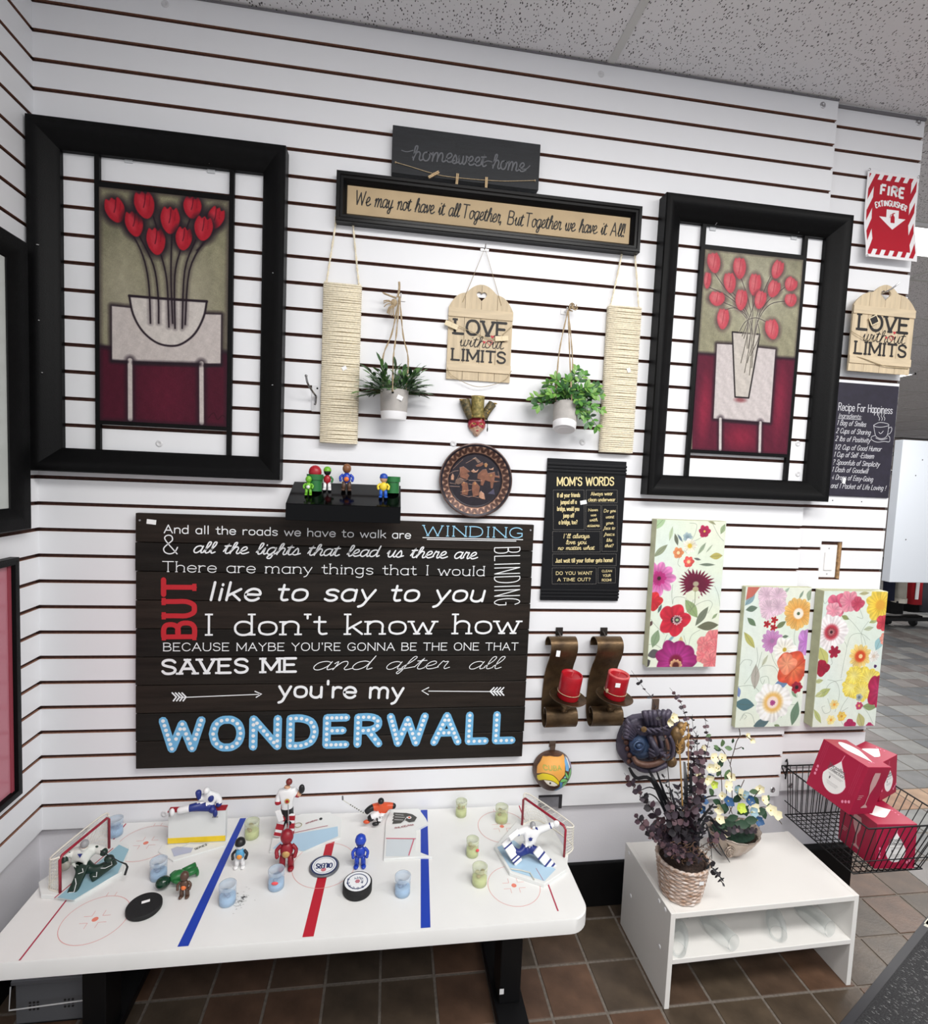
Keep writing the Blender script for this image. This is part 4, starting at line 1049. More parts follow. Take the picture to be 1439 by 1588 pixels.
for s_, p0, p1, h_, st in (('If all your friends', (145, 348), (297, 345), .013, 'sans'), ('jumped off a', (168, 393), (275, 391), .013, 'sans'), ('bridge, would you', (146, 437), (292, 437), .013, 'sans'), ('jump off', (186, 482), (258, 482), .013, 'sans'), ('a bridge, too?', (157, 527), (280, 526), .013, 'sans'),
    ('Always wear', (370, 336), (515, 334), .011, 'sans'), ('clean underwear', (352, 375), (532, 374), .011, 'sans'), ('Never', (352, 442), (413, 440), .009, 'cursive'), ('use', (368, 474), (402, 473), .009, 'cursive'), ('with', (361, 508), (410, 507), .010, 'cursive'), ('scissors', (345, 545), (424, 544), .010, 'cursive'),
    ('Do you', (456, 448), (532, 446), .010, 'cursive'), ('want', (468, 488), (520, 487), .010, 'cursive'), ('your', (470, 528), (516, 527), .010, 'cursive'), ('face to', (455, 563), (527, 562), .010, 'cursive'), ('freeze', (459, 604), (523, 603), .010, 'cursive'), ('like', (472, 643), (508, 642), .010, 'cursive'), ('that?', (463, 680), (520, 679), .010, 'cursive'),
    ("I'll always", (185, 620), (355, 618), .014, 'cursive'), ('love you', (203, 660), (335, 659), .014, 'cursive'), ('no matter what', (150, 698), (388, 696), .013, 'cursive'), ('Just wait till your father gets home!', (135, 782), (515, 778), .013, 'sans'), ('DO YOU WANT', (137, 863), (380, 862), .010, 'serif'), ('A TIME OUT?', (147, 906), (368, 904), .010, 'serif'), ('CLEAN', (443, 846), (510, 845), .007, 'sans'), ('YOUR', (449, 877), (502, 876), .008, 'sans'), ('ROOM!', (443, 907), (506, 906), .008, 'sans')):
    T(b, s_, cM(*p0), cM(*p1), h_, ym, w=.15 if st != 'cursive' else .13, style=st, slant=.15 if st == 'cursive' else 0, serif=.6, k=4)
b.obj('lettering', gold, t)
b = B()
for (xa, ya, xb, yb_) in ((120, 300, 325, 563), (338, 300, 545, 385), (336, 400, 435, 560), (443, 400, 545, 708), (115, 575, 432, 712), (115, 725, 538, 803), (112, 818, 405, 925), (417, 816, 533, 918)):
    cs = [cM(xa, ya), cM(xb, ya), cM(xb, yb_), cM(xa, yb_)]
    for i in range(4):
        p, q = cs[i], cs[(i + 1) % 4]; L = math.hypot(q[0] - p[0], q[1] - p[1]); n = max(2, int(L / .0032))
        for k in range(n):
            a0, a1 = k / n, (k + .6) / n; ribbon(b, [(p[0] + (q[0] - p[0]) * a0, p[1] + (q[1] - p[1]) * a0), (p[0] + (q[0] - p[0]) * a1, p[1] + (q[1] - p[1]) * a1)], .0008, XZ(0, ym, 0), 0)
o = b.obj('dashed_outlines', goldl, t); o['kind'] = 'stuff'
x, z = cM(320, 382); box_lab(x, z, .022, .013, -.0088, .2, 'price_sticker', sticker, t)

# ---- the big plank sign
WX0, WX1, WZ0, WZ1 = .271, 1.475, .576, 1.357
t = thing('wooden_sign', 'huge dark plank sign painted with song words ending in blue WONDERWALL', 'sign', (.873, 0, WZ0))
wood = [mat('dark_plank_%d' % k, c, .5, spec=.2, noise=.3, scale=5, stretch=(1, 4, 14), bump=.35, bscale=70, det=8) for k, c in enumerate([(33, 28, 24), (27, 24, 21), (38, 31, 26)])]
ph = (WZ1 - WZ0) / 9
for k in range(9):
    b = B(); b.box(WX0 + rnd.uniform(-.0012, .0012), WX1 + rnd.uniform(-.0012, .0012), -.020 - rnd.uniform(0, .0006), -.004, WZ0 + k * ph + .0010, WZ0 + (k + 1) * ph - .0010)
    bevel(b.obj('plank', wood[k % 3], t), .0012, 1)
b = B(); b.box(WX0 + .01, WX1 - .01, -.006, -.0005, WZ0 + .004, WZ1 - .004); b.obj('backing_board', gapm, t)
for (x, z) in ((WX0 + .012, WZ1 - .022), (WX1 - .012, WZ1 - .018)):
    b = B(); b.lathe([(.003, 0), (.003, .0016)], 8, XZ(x, -.0205, z)); b.obj('nail_head', steel, t)
cW = lambda x, y: P(190 + x / 2.1803, 780 + y / 2.1803, -.0212)
wp = mat('white_sign_paint', (236, 238, 240), .55); bluep = mat('blue_sign_paint', (112, 178, 220), .55); redp = mat('red_sign_paint', (190, 28, 40), .55); lbp = mat('pale_blue_sign_paint', (150, 200, 226), .55)
yw = -.0212; K = .000848
b = B()
def W(s_, p0, p1, hpx, **kw): T(b, s_, cW(*p0), cW(*p1), hpx * K, yw, **kw)
W('And all the roads we have to walk are', (140, 101), (975, 120), 28, w=.13)
W('&', (135, 172), (192, 172), 66, w=.06)
W('all the lights that lead us there are', (237, 168), (1190, 189), 40, w=.115, style='cursive', slant=.28)
W('There are many things that I would', (135, 232), (1225, 246), 36, w=.085, style='serif', serif=.6)
W('like to say to you', (290, 328), (1222, 332), 64, w=.14, slant=.22)
W("I don't know how", (277, 446), (1343, 440), 74, w=.105, style='serif', serif=.9)
W("BECAUSE MAYBE YOU'RE GONNA BE THE ONE THAT", (137, 500), (1338, 497), 28, w=.11, style='serif', serif=.45)
W('SAVES ME', (132, 578), (590, 570), 50, w=.19, style='serif', serif=1.3)
W('and', (637, 565), (825, 563), 52, w=.055, style='cursive', slant=.5); W('after', (885, 563), (1088, 560), 48, w=.055, style='cursive', slant=.5); W('all', (1165, 562), (1265, 560), 48, w=.055, style='cursive', slant=.5)
W("you're my", (527, 655), (950, 660), 62, w=.155)
W('BLINDING', (1258, 150), (1258, 348), 98, w=.034, track=1.6)
def rw(pts, w): ribbon(b, [cW(*p) for p in pts], w * K, XZ(0, yw, 0), 4)
rw([(190, 658), (460, 647)], 3.2); rw([(448, 637), (470, 646), (452, 657)], 4); rw([(1035, 636), (1285, 638)], 3.2); rw([(1035, 624), (1012, 635), (1034, 648)], 4)
for k in range(4):
    rw([(168 + k * 11, 642), (182 + k * 11, 656), (172 + k * 11, 669)], 5); rw([(1256 + k * 11, 624), (1243 + k * 11, 637), (1256 + k * 11, 650)], 5)
rw([(1015, 117), (1353, 124)], 3); rw([(1030, 123), (1330, 129)], 3)
b.obj('white_lettering', wp, t)
b = B(); W('WINDING', (1015, 110), (1355, 118), 38, w=.1, style='serif', serif=.6); b.obj('pale_blue_lettering', lbp, t)
b = B(); W('BUT', (243, 456), (243, 257), 102, w=.17, style='serif', serif=1.2, track=1.6); b.obj('red_lettering', redp, t)
b = B(); dots = B()
p0, p1 = cW(133, 832), cW(1322, 802)
st = text_strokes('WONDERWALL', p0, p1, 104 * K, 'sans', 0, 1.7)
for q, sm, sx, sy, d_, raw_ in st: ribbon(b, q, 30 * K, XZ(0, yw, 0), 4 if not sm else 8)
for q, sm, sx, sy, d_, raw_ in st:
    L = sum(math.dist(q[i], q[i + 1]) for i in range(len(q) - 1)); n = max(1, round(L / (19.5 * K)))
    for k in range(n + 1):
        s_ = L * k / n; i = 0
        while i < len(q) - 2 and s_ > math.dist(q[i], q[i + 1]): s_ -= math.dist(q[i], q[i + 1]); i += 1
        l = math.dist(q[i], q[i + 1]); a_ = min(1, s_ / l) if l else 0
        c = (q[i][0] + (q[i + 1][0] - q[i][0]) * a_, q[i][1] + (q[i + 1][1] - q[i][1]) * a_)
        if any(math.dist(c, dd) < 13 * K for dd in getattr(dots, 'cs', [])): continue
        dots.cs = getattr(dots, 'cs', []) + [c]
        dots.add([(c[0] + 6.6 * K * math.cos(6.283 * j / 12), c[1] + 6.6 * K * math.sin(6.283 * j / 12), .0007) for j in range(12)], [tuple(range(12))], XZ(0, yw, 0))
b.obj('blue_lettering', bluep, t); dots.obj('bulb_dots', wp, t)['kind'] = 'stuff'
x, z = cW(98, 64); box_lab(x, z, .026, .014, -.0216, -.1, 'price_sticker', sticker, t)
# ------------------------------------------------------------ canvases
cvp = printed('flower_canvas_print', .6, .3, 900)
edge = mat('sage_canvas_edge', (190, 192, 160), .7, noise=.06, scale=40)
LG = (136, 150, 112); GG = (108, 122, 104); TE = (110, 140, 140)
def canvas(x0, x1, z0, z1, dy, label, paint, tone, name='canvas_print'):
    t = thing('flower_canvas', label, 'picture', ((x0 + x1) / 2, 0, z0))
    b = B(); b.box(x0, x1, -dy, -.001 if x0 < XS else .019, z0, z1); bevel(b.obj('stretcher', edge, t), .002)
    p = Paint(x0 + .001, x1 - .001, z0 + .001, z1 - .001, .0012, tone)
    for k, c in enumerate(((226, 240, 226), (244, 246, 226), (222, 236, 236), (242, 240, 222))):
        r = np.random.RandomState(k + 5)
        for _ in range(3): p.ell(r.uniform(x0, x1), r.uniform(z0, z1), r.uniform(.03, .08), r.uniform(.03, .09), c, soft=1.6, a=.5)
    paint(p); p.mottle(.018, 200, 3)
    p.obj('print', cvp, t, flat(-dy - .0006)); return t
c1 = lambda x, y: P(830 + x / 4.29, 690 + y / 4.29, -.036)
def p1(p):
    q = lambda *a: c1(*a); U = .00053
    for (x, y, L, w, an, c) in ((835, 705, 120, 40, -2.4, (150, 160, 130)), (905, 590, 90, 26, 1.4, (196, 214, 178)), (940, 630, 80, 26, 1.9, (110, 116, 100)), (1110, 690, 90, 26, 1.0, (160, 176, 150)), (1160, 690, 60, 14, .9, (190, 204, 180)), (1205, 740, 90, 44, .1, (190, 180, 100)), (1145, 797, 110, 20, 0, (120, 134, 118)), (1250, 560, 70, 34, 1.2, (160, 180, 140)), (800, 1290, 120, 60, 1.3, (140, 164, 130)), (1040, 1090, 150, 70, -.9, (150, 172, 120)), (1110, 1140, 150, 50, 1.0, (120, 128, 110)), (1150, 1205, 150, 60, .1, (110, 112, 90)), (790, 1390, 90, 60, .3, (92, 90, 92)), (965, 1310, 60, 24, 1.5, (170, 200, 190)), (905, 1290, 90, 20, .8, (150, 190, 196)), (970, 1300, 50, 30, 1.6, (226, 206, 150)), (830, 1090, 60, 20, 1.2, (90, 110, 110)), (1195, 1140, 50, 20, .8, (160, 180, 140)), (740, 1450, 60, 60, .5, (70, 66, 70)), (770, 1190, 40, 24, 1.2, (90, 60, 60)), (1080, 760, 50, 16, -.2, (110, 110, 110)), (830, 520, 120, 50, .8, (176, 206, 160)), (1170, 510, 80, 20, -.5, (170, 170, 130)), (965, 620, 60, 16, -.9, (110, 130, 150))):
        p.leaf(*q(x, y), L * U, w * U, an, c)
    for l in ([(1180, 520), (1220, 600), (1255, 640)], [(1030, 520), (1075, 530), (1065, 590), (1040, 640)], [(960, 750), (950, 790), (965, 810)], [(1060, 980), (1050, 1040), (1020, 1100)], [(915, 1060), (930, 1015), (1000, 1020), (1060, 1080)], [(1000, 1120), (1080, 1060), (1150, 1035), (1180, 1060), (1150, 1120)], [(1195, 940), (1220, 1000), (1230, 1080)], [(1100, 1230), (1040, 1270), (1020, 1350)], [(880, 1260), (850, 1340), (870, 1360)], [(990, 1270), (1000, 1310), (1010, 1340)], [(1010, 720), (990, 700)], [(915, 930), (910, 1000), (915, 1060)], [(770, 1160), (800, 1200), (860, 1260)], [(745, 1330), (800, 1330), (860, 1370)], [(1000, 850), (1030, 810), (1025, 760)], [(1060, 640), (1100, 620), (1140, 590)]):
        p.line([q(*a) for a in l], .0012, (120, 132, 116), .001, .8)
    F = lambda x, y, r, n, *a, **k: p.flower(*q(x, y), r * U, n, *a, **k)
    F(1015, 615, 34, 7, (190, 208, 212), (120, 150, 160), (130, 150, 160), .3)
    F(1128, 575, 42, 6, (196, 44, 92), (150, 20, 66), (230, 190, 90), .18)
    F(1030, 672, 50, 7, (250, 248, 240), (244, 232, 180), (226, 190, 70), .3)
    F(953, 718, 38, 6, (236, 160, 110), (226, 120, 70), (250, 220, 170), .3)
    F(1022, 778, 38, 6, (226, 76, 80), (236, 120, 96), (250, 210, 160), .3)
    F(820, 890, 118, 9, (232, 150, 204), (196, 60, 140), (110, 20, 60), .12, depth=.25)
    F(825, 888, 50, 9, (190, 50, 130), (160, 30, 100), (60, 20, 30), .25)
    F(785, 1040, 66, 5, (216, 52, 56), (190, 30, 50), rc=0)
    F(1070, 925, 128, 26, (122, 18, 60), (96, 10, 46), (176, 168, 140), .16, depth=.36, spiky=True, sq=.8)
    p.poly([q(1000, 985), q(1070, 955), q(1105, 985), q(1080, 1030), q(1010, 1030)], (232, 238, 214), .004); p.ell(*q(1068, 960), .011, .009, (186, 178, 140)); p.line([q(1066, 970), q(1060, 1060), q(1030, 1110)], .0022, (130, 140, 110), .001)
    F(925, 1165, 112, 5, (214, 44, 66), (190, 24, 50), (40, 24, 34), .2, depth=.24)
    F(945, 1165, 34, 12, (236, 190, 190), (60, 30, 44), (30, 20, 26), .5); p.ell(*q(945, 1165), .006, .005, (170, 190, 150))
    F(935, 1440, 148, 9, (150, 30, 104), (196, 70, 160), (130, 20, 60), .3, depth=.14)
    F(935, 1468, 44, 10, (240, 200, 150), (150, 60, 50), (90, 30, 30), .5)
    for (x, y, r) in ((1190, 1290, 66), (1130, 1330, 62), (1180, 1380, 76), (1120, 1400, 56), (1170, 1440, 62), (1210, 1340, 60), (1150, 1350, 46)): F(x, y, r, 5, (240, 150, 150), (226, 110, 120), rc=0, depth=.12)
    for (x, y) in ((1160, 1340), (1190, 1400), (1130, 1380)): p.line([q(x - 30, y), q(x, y - 22), q(x + 30, y)], .002, (206, 90, 104), .0015, .7)
canvas(1.889, 2.141, .884, 1.389, .034, 'pale floral canvas with a spiky dark crimson bloom and red poppy', p1, (232, 242, 222))
c4_ = lambda x, y: P(1120 + x / 4.41, 800 + y / 4.41, -.020)
def p2(p):
    q = lambda *a: c4_(*a); U = .00057
    for (x, y, L, w, an, c) in ((200, 635, 80, 40, .2, (104, 126, 110)), (200, 725, 80, 36, -.7, (104, 130, 100)), (185, 850, 130, 44, -.9, (190, 188, 110)), (290, 990, 80, 24, 1.1, (200, 204, 180)), (225, 1100, 160, 60, 1.6, (184, 178, 168)), (150, 1290, 140, 80, -.1, (84, 120, 128)), (265, 1420, 110, 60, .3, (90, 116, 122)), (495, 1350, 160, 60, 1.4, (110, 140, 116)), (600, 540, 80, 50, 1.3, (160, 176, 150)), (400, 745, 80, 34, .6, (120, 134, 96)), (290, 495, 60, 30, -.2, (110, 120, 110)), (190, 570, 100, 46, .9, (140, 170, 180)), (105, 1200, 80, 40, 1.9, (130, 150, 200)), (490, 1220, 60, 22, -.8, (140, 170, 140)), (440, 510, 50, 20, .8, (180, 200, 180)), (540, 540, 60, 18, 1.1, (150, 170, 150)), (400, 1150, 90, 60, .1, (110, 140, 180)), (550, 800, 50, 26, .7, (180, 200, 220)), (430, 825, 44, 20, .1, (110, 130, 110)), (375, 1440, 50, 30, -.5, (130, 150, 110))):
        p.leaf(*q(x, y), L * U, w * U, an, c)
    for l in ([(235, 900), (240, 990), (200, 1080), (150, 1150)], [(120, 1020), (150, 985), (200, 990), (190, 1025)], [(330, 690), (325, 740), (345, 790)], [(500, 770), (490, 850), (520, 940)], [(330, 920), (350, 990), (380, 1040)], [(270, 930), (240, 1050)], [(220, 1100), (270, 1030), (350, 1030), (390, 1090)], [(320, 1170), (310, 1100), (260, 1110), (275, 1150), (290, 1120)], [(120, 1400), (150, 1350), (200, 1360), (220, 1420)], [(150, 1390), (165, 1370), (145, 1360), (135, 1385)], [(400, 1380), (440, 1300), (500, 1290)], [(500, 1180), (515, 1240)], [(250, 1200), (200, 1160), (90, 1170)]):
        p.line([q(*a) for a in l], .0012, (120, 134, 120), .001, .8)
    F = lambda x, y, r, n, *a, **k: p.flower(*q(x, y), r * U, n, *a, **k)
    p.poly([q(175, 485), q(260, 485), q(210, 550), q(160, 575)], (200, 110, 96), .004)
    for (x, y, r) in ((335, 580, 95), (300, 540, 60), (380, 550, 60), (320, 640, 66), (385, 620, 56)): F(x, y, r, 11, (232, 204, 218), (220, 186, 206), rc=0, depth=.1)
    F(520, 668, 104, 16, (240, 196, 118), (230, 150, 60), (250, 240, 220), .32, depth=.1); p.ell(*q(520, 668), .018, .018, (248, 240, 226), soft=.3); p.ell(*q(520, 668), .006, .006, (90, 110, 80))
    for (x, y) in ((305, 740), (355, 712), (350, 765)): F(x, y, 26, 5, (190, 40, 50), (160, 30, 40), rc=0, depth=.5)
    F(340, 855, 76, 12, (208, 160, 206), (186, 110, 170), (160, 120, 160), .2)
    F(570, 860, 60, 5, (206, 150, 214), (180, 110, 190), rc=0, sq=1.5)
    F(425, 915, 84, 6, (252, 250, 246), (250, 246, 226), (200, 170, 60), .16)
    F(480, 1040, 120, 5, (216, 76, 54), (238, 140, 90), rc=0, depth=.18); F(440, 1010, 70, 4, (240, 140, 110), (250, 170, 130), rc=0); p.line([q(430, 1110), q(500, 1040), q(570, 980)], .003, (180, 50, 40), .003, .7)
    F(345, 1275, 130, 9, (252, 251, 248), (250, 248, 236), (236, 190, 110), .5, depth=.12); p.ell(*q(343, 1275), .022, .022, (248, 226, 214), soft=.3); F(343, 1278, 20, 8, (180, 90, 150), (160, 60, 120), rc=0)
    F(508, 1172, 40, 7, (176, 34, 62), (150, 24, 50), (40, 20, 30), .3)
canvas(2.2415, 2.498, .657, 1.164, .020, 'pale floral canvas with an orange daisy and coral rose, left of its twin pair', p2, (232, 242, 228))
def p3(p):
    q = lambda *a: c4_(*a); U = .00057
    for (x, y, L, w, an, c) in ((690, 960, 130, 70, -1.1, (200, 200, 120)), (690, 1030, 100, 44, -1.2, (150, 160, 90)), (690, 1210, 110, 50, .5, (180, 190, 120)), (1005, 1305, 100, 50, -.1, (140, 160, 110)), (945, 1400, 110, 60, -1.2, (190, 190, 130)), (1040, 715, 80, 34, .4, (180, 190, 130)), (1000, 770, 70, 30, .2, (190, 200, 170)), (840, 695, 60, 30, -.4, (150, 160, 100)), (1070, 870, 100, 60, 1.2, (160, 200, 206)), (660, 1130, 60, 30, .2, (190, 196, 140)), (650, 1370, 110, 34, -1, (190, 200, 130)), (970, 530, 70, 24, .1, (190, 186, 140)), (660, 1220, 60, 30, .5, (200, 206, 150))):
        p.leaf(*q(x, y), L * U, w * U, an, c)
    for l in ([(850, 690), (900, 740), (960, 820), (980, 880)], [(835, 860), (850, 900), (830, 1000), (810, 1110)], [(850, 900), (880, 820), (950, 805), (1010, 850)], [(720, 1120), (780, 1140), (800, 1220), (770, 1340)], [(720, 1250), (740, 1330), (700, 1350), (680, 1310), (700, 1300)], [(860, 1240), (820, 1300), (790, 1380)], [(960, 990), (970, 1030)], [(940, 1290), (990, 1340), (1030, 1420)], [(690, 1240), (730, 1150), (820, 1120)], [(740, 960), (750, 1010), (720, 1020), (725, 985)], [(720, 580), (700, 600), (690, 570)], [(1000, 720), (950, 800), (960, 900)], [(940, 640), (960, 700), (920, 690)], [(830, 1440), (800, 1360), (860, 1310)]):
        p.line([q(*a) for a in l], .0012, (126, 140, 126), .001, .8)
    F = lambda x, y, r, n, *a, **k: p.flower(*q(x, y), r * U, n, *a, **k)
    F(790, 610, 84, 5, (226, 120, 146), (206, 70, 110), rc=0, depth=.3); F(870, 585, 74, 6, (236, 160, 174), (226, 120, 150), rc=0); F(925, 600, 50, 4, (206, 90, 116), (196, 60, 90), rc=0); F(760, 650, 60, 5, (240, 176, 190), (230, 140, 160), rc=0)
    F(1080, 610, 110, 9, (246, 220, 96), (240, 190, 50), (230, 170, 60), .3, depth=.16)
    F(1100, 730, 56, 5, (220, 80, 90), (190, 50, 70), rc=0); F(1110, 840, 40, 6, (240, 150, 130), (250, 200, 190), rc=0)
    F(745, 795, 118, 10, (250, 246, 246), (246, 230, 232), (190, 60, 76), .42, depth=.1); F(745, 795, 34, 10, (150, 40, 54), (236, 200, 190), (60, 20, 30), .3)
    F(765, 930, 44, 6, (176, 30, 66), (160, 20, 56), rc=0, depth=.4); F(680, 1040, 56, 4, (170, 26, 60), (150, 20, 50), rc=0)
    F(942, 960, 84, 12, (246, 226, 150), (236, 160, 60), (216, 80, 40), .45, depth=.2); p.ell(*q(945, 960), .008, .008, (250, 216, 160))
    F(1035, 960, 40, 6, (246, 246, 240), (240, 230, 220), (220, 200, 180), .3)
    for (x, y, r) in ((950, 1140, 116), (880, 1170, 70), (1010, 1120, 80), (960, 1200, 70), (900, 1090, 60)): F(x, y, r, 9, (246, 222, 90), (248, 236, 150), rc=0, depth=.14)
    F(1070, 1195, 92, 5, (176, 30, 76), (196, 60, 110), rc=0, sq=1.3); F(1045, 1028, 12, 6, (90, 40, 110), (70, 20, 80), rc=0)
    F(935, 1298, 28, 6, (206, 80, 120), (180, 50, 90), (240, 180, 120), .3); F(765, 1290, 34, 6, (250, 236, 170), (246, 210, 120), (236, 160, 60), .25); F(742, 1395, 34, 6, (250, 240, 176), (246, 214, 120), (236, 170, 70), .25); F(815, 1370, 34, 6, (236, 196, 80), (246, 220, 130), (210, 150, 50), .25)
    F(870, 1430, 44, 4, (186, 50, 100), (160, 30, 80), rc=0); F(1005, 1440, 30, 4, (190, 60, 110), (170, 40, 90), rc=0); F(935, 1240, 26, 5, (190, 200, 190), (150, 160, 160), (110, 120, 130), .4)
canvas(2.547, 2.806, .651, 1.153, .020, 'pale floral canvas with yellow blooms at the wall end, right of its twin', p3, (230, 241, 230))

# ------------------------------------------------------------ round plate
cP = lambda x, y: P(680 + x / 11.99, 680 + y / 11.99, -.018)
PC = (1.277, 1.4925); PR = .1175
t = thing('decorative_plate', 'round dark copper relief plate with a zigzag rim', 'plate', (PC[0], 0, PC[1] - PR))
pl = Paint(PC[0] - PR, PC[0] + PR, PC[1] - PR, PC[1] + PR, .0009, (40, 34, 42))
dx, dz = pl.X - PC[0], pl.Z - PC[1]; R_ = np.hypot(dx, dz) / PR; th_ = np.arctan2(dz, dx)
zig = np.abs(((th_ * 30 / (2 * math.pi)) % 1) * 2 - 1); band = (R_ > .765) & (R_ < .915); rr = (R_ - .765) / .15
pl.mix(band * .95, (104, 74, 64)); pl.mix(band * (np.abs(rr - zig) < .16) * .9, (66, 44, 40)); pl.mix(band * ((rr < zig - .55) | (rr > zig + .55)) * .85, (196, 156, 130))
pl.mix((np.abs(R_ - .755) < .012) * .9, (150, 112, 92)); pl.mix((R_ > .975) * .8, (160, 130, 118))
cop = (140, 94, 74); li_ = (196, 150, 124); gl = (176, 128, 84)
q = lambda *a: cP(*a)
for pts, c in (([(400, 540), (470, 520), (510, 545), (600, 620), (540, 640), (585, 690), (540, 770), (410, 720)], cop), ([(310, 830), (330, 770), (400, 730), (480, 780), (440, 830), (380, 860)], (120, 96, 84)), ([(630, 380), (700, 345), (800, 440), (740, 460), (690, 390)], (126, 104, 92)), ([(700, 500), (830, 440), (850, 480), (800, 520), (720, 530)], cop), ([(610, 610), (660, 570), (700, 610), (760, 575), (730, 630), (660, 640)], li_), ([(860, 470), (900, 450), (930, 490), (900, 540), (870, 520)], gl), ([(950, 560), (985, 570), (1040, 540), (1030, 590), (960, 580)], li_), ([(830, 580), (900, 570), (930, 650), (1060, 620), (1070, 690), (1150, 700), (1150, 740), (1060, 720), (1050, 790), (1160, 800), (1040, 820), (1020, 930), (985, 930), (975, 810), (880, 780), (840, 880), (790, 870), (800, 770), (730, 750), (740, 660)], cop), ([(240, 700), (270, 650), (300, 700), (290, 780), (240, 770)], li_), ([(430, 850), (470, 800), (550, 830), (570, 960), (550, 1060), (440, 1040), (450, 900)], cop), ([(640, 830), (690, 790), (740, 850), (780, 900), (760, 1060), (650, 1090), (630, 940)], cop), ([(770, 1010), (800, 980), (860, 1030), (880, 1140), (820, 1130), (760, 1100)], li_), ([(930, 1030), (1040, 940), (1060, 1050)], (84, 80, 100))):
    pl.poly([q(*a) for a in pts], c, .002)
for c_, r in (((990, 690), .0042), ((690, 840), .004), ((900, 490), .003), ((480, 830), .003), ((490, 980), .003)): pl.ell(*q(*c_), r, r, gl)
for pts in ([(200, 660), (300, 610), (380, 600)], [(210, 890), (400, 900)], [(570, 780), (820, 790)], [(280, 560), (460, 390)], [(420, 1040), (560, 1090), (640, 1080), (760, 1110)], [(570, 850), (640, 860)], [(420, 1000), (620, 960)], [(220, 830), (330, 850)], [(520, 460), (700, 360)], [(1120, 620), (1140, 700)], [(340, 780), (400, 660), (420, 560)], [(420, 740), (500, 780), (560, 760)]): pl.line([q(*a) for a in pts], .0012, li_, .001, .8)
pl.mottle(.12, 260, 23)
lum = pl.C.mean(-1) / 255
def dish(X, Z):
    r = np.minimum(R_, 1.0)
    k = np.where(R_ > 1, 1 / np.maximum(R_, 1e-6), 1)
    prof = np.interp(r, [0, .70, .75, .9, .97, 1.0], [.0055, .0055, .009, .018, .022, .020])
    y = -(prof + (lum - .2) * .0022 * (r < .95))
    return np.stack([PC[0] + dx * k, y, PC[1] + dz * k], -1)
copm = printed('copper_relief', .38); copm.node_tree.nodes['Principled BSDF'].inputs['Metallic'].default_value = .35
pl.obj('relief_face', copm, t, dish)
b = B(); b.lathe([(PR * .55, .001), (PR * .72, .004), (PR * .97, .017), (PR, .0195), (PR * .995, .0215)], 64, XZ(PC[0], 0, PC[1]), close=False); b.obj('back_rim', mat('dark_copper', (60, 42, 38), .4, .5), t, smooth=True)

# ------------------------------------------------------------ venetian mask
t = thing('carnival_mask', 'small red and gold carnival mask with a three-lobed green and gold headdress', 'mask', (1.272, 0, 1.632))
fm = Paint(1.245, 1.302, 1.632, 1.697, .0012, (214, 176, 150)); FX, FZ = 1.2735, 1.668
_u, _v = (fm.X - FX), (fm.Z - FZ) * .0285 / .034; _k = np.maximum(np.abs(_u), np.abs(_v)) / np.maximum(np.hypot(_u, _v), 1e-6)
fm.X0, fm.Z0 = fm.X, fm.Z; fm.X, fm.Z = FX + (fm.X - FX) * _k, FZ + (fm.Z - FZ) * _k
u_, v_ = (fm.X - FX) / .0285, (fm.Z - FZ) / .034
fm.mix((v_ > -.1 - .35 * np.abs(u_)) * 1.0, (158, 40, 60)); fm.mottle(.08, 300, 2)
for sx in (-1, 1):
    fm.ell(FX + sx * .0115, FZ + .003, .0066, .0028, (214, 170, 90), sx * .2); fm.ell(FX + sx * .0115, FZ + .003, .0045, .0016, (22, 16, 18), sx * .2)
    fm.line([(FX + sx * .02, FZ + .002), (FX + sx * .024, FZ - .010), (FX + sx * .012, FZ - .012)], .0016, (206, 160, 80))
fm.ell(FX, FZ - .019, .0055, .0022, (180, 60, 70)); fm.ell(FX + .012, FZ + .019, .003, .003, (220, 180, 120))
def face(X, Z):
    X, Z = fm.X0, fm.Z0
    u, v = (X - FX) / .0285, (Z - FZ) / .034; tap = 1 - .42 * np.clip(-v, 0, 1) ** 1.5
    r = np.hypot(u, v); k = np.where(np.maximum(np.abs(u), np.abs(v)) > 1e-6, np.maximum(np.abs(u), np.abs(v)) / np.maximum(r, 1e-6), 0)
    u2, v2 = u * k, v * k
    d = .020 * np.sqrt(np.clip(1 - u2 ** 2 - v2 ** 2, 0, 1)) + .004
    d += .0085 * np.exp(-(u2 / .16) ** 2 - ((v2 + .12) / .26) ** 2) + .0022 * np.exp(-(u2 / .24) ** 2 - ((v2 + .56) / .08) ** 2) + .003 * np.exp(-(u2 / .3) ** 2 - ((v2 + .85) / .14) ** 2)
    for sx in (-1, 1): d -= .0032 * np.exp(-((u2 - sx * .4) / .2) ** 2 - ((v2 - .1) / .1) ** 2); d += .002 * np.exp(-((u2 - sx * .5) / .2) ** 2 - ((v2 + .25) / .2) ** 2)
    return np.stack([FX + u2 * .0285 * tap, -d, FZ + v2 * .034], -1)
mk = printed('glazed_mask', .28); fm.obj('face', mk, t, face)
hatg = mat('green_gold_brocade', (104, 98, 52), .45, metal=.35, rgb2=(176, 158, 96), scale=110, bump=.8, bscale=160)
hatd = mat('dark_green_brocade', (52, 54, 40), .5, metal=.2, rgb2=(120, 104, 66), scale=140, bump=.8, bscale=160)
trim_g = mat('gold_trim', (190, 156, 84), .35, .6)
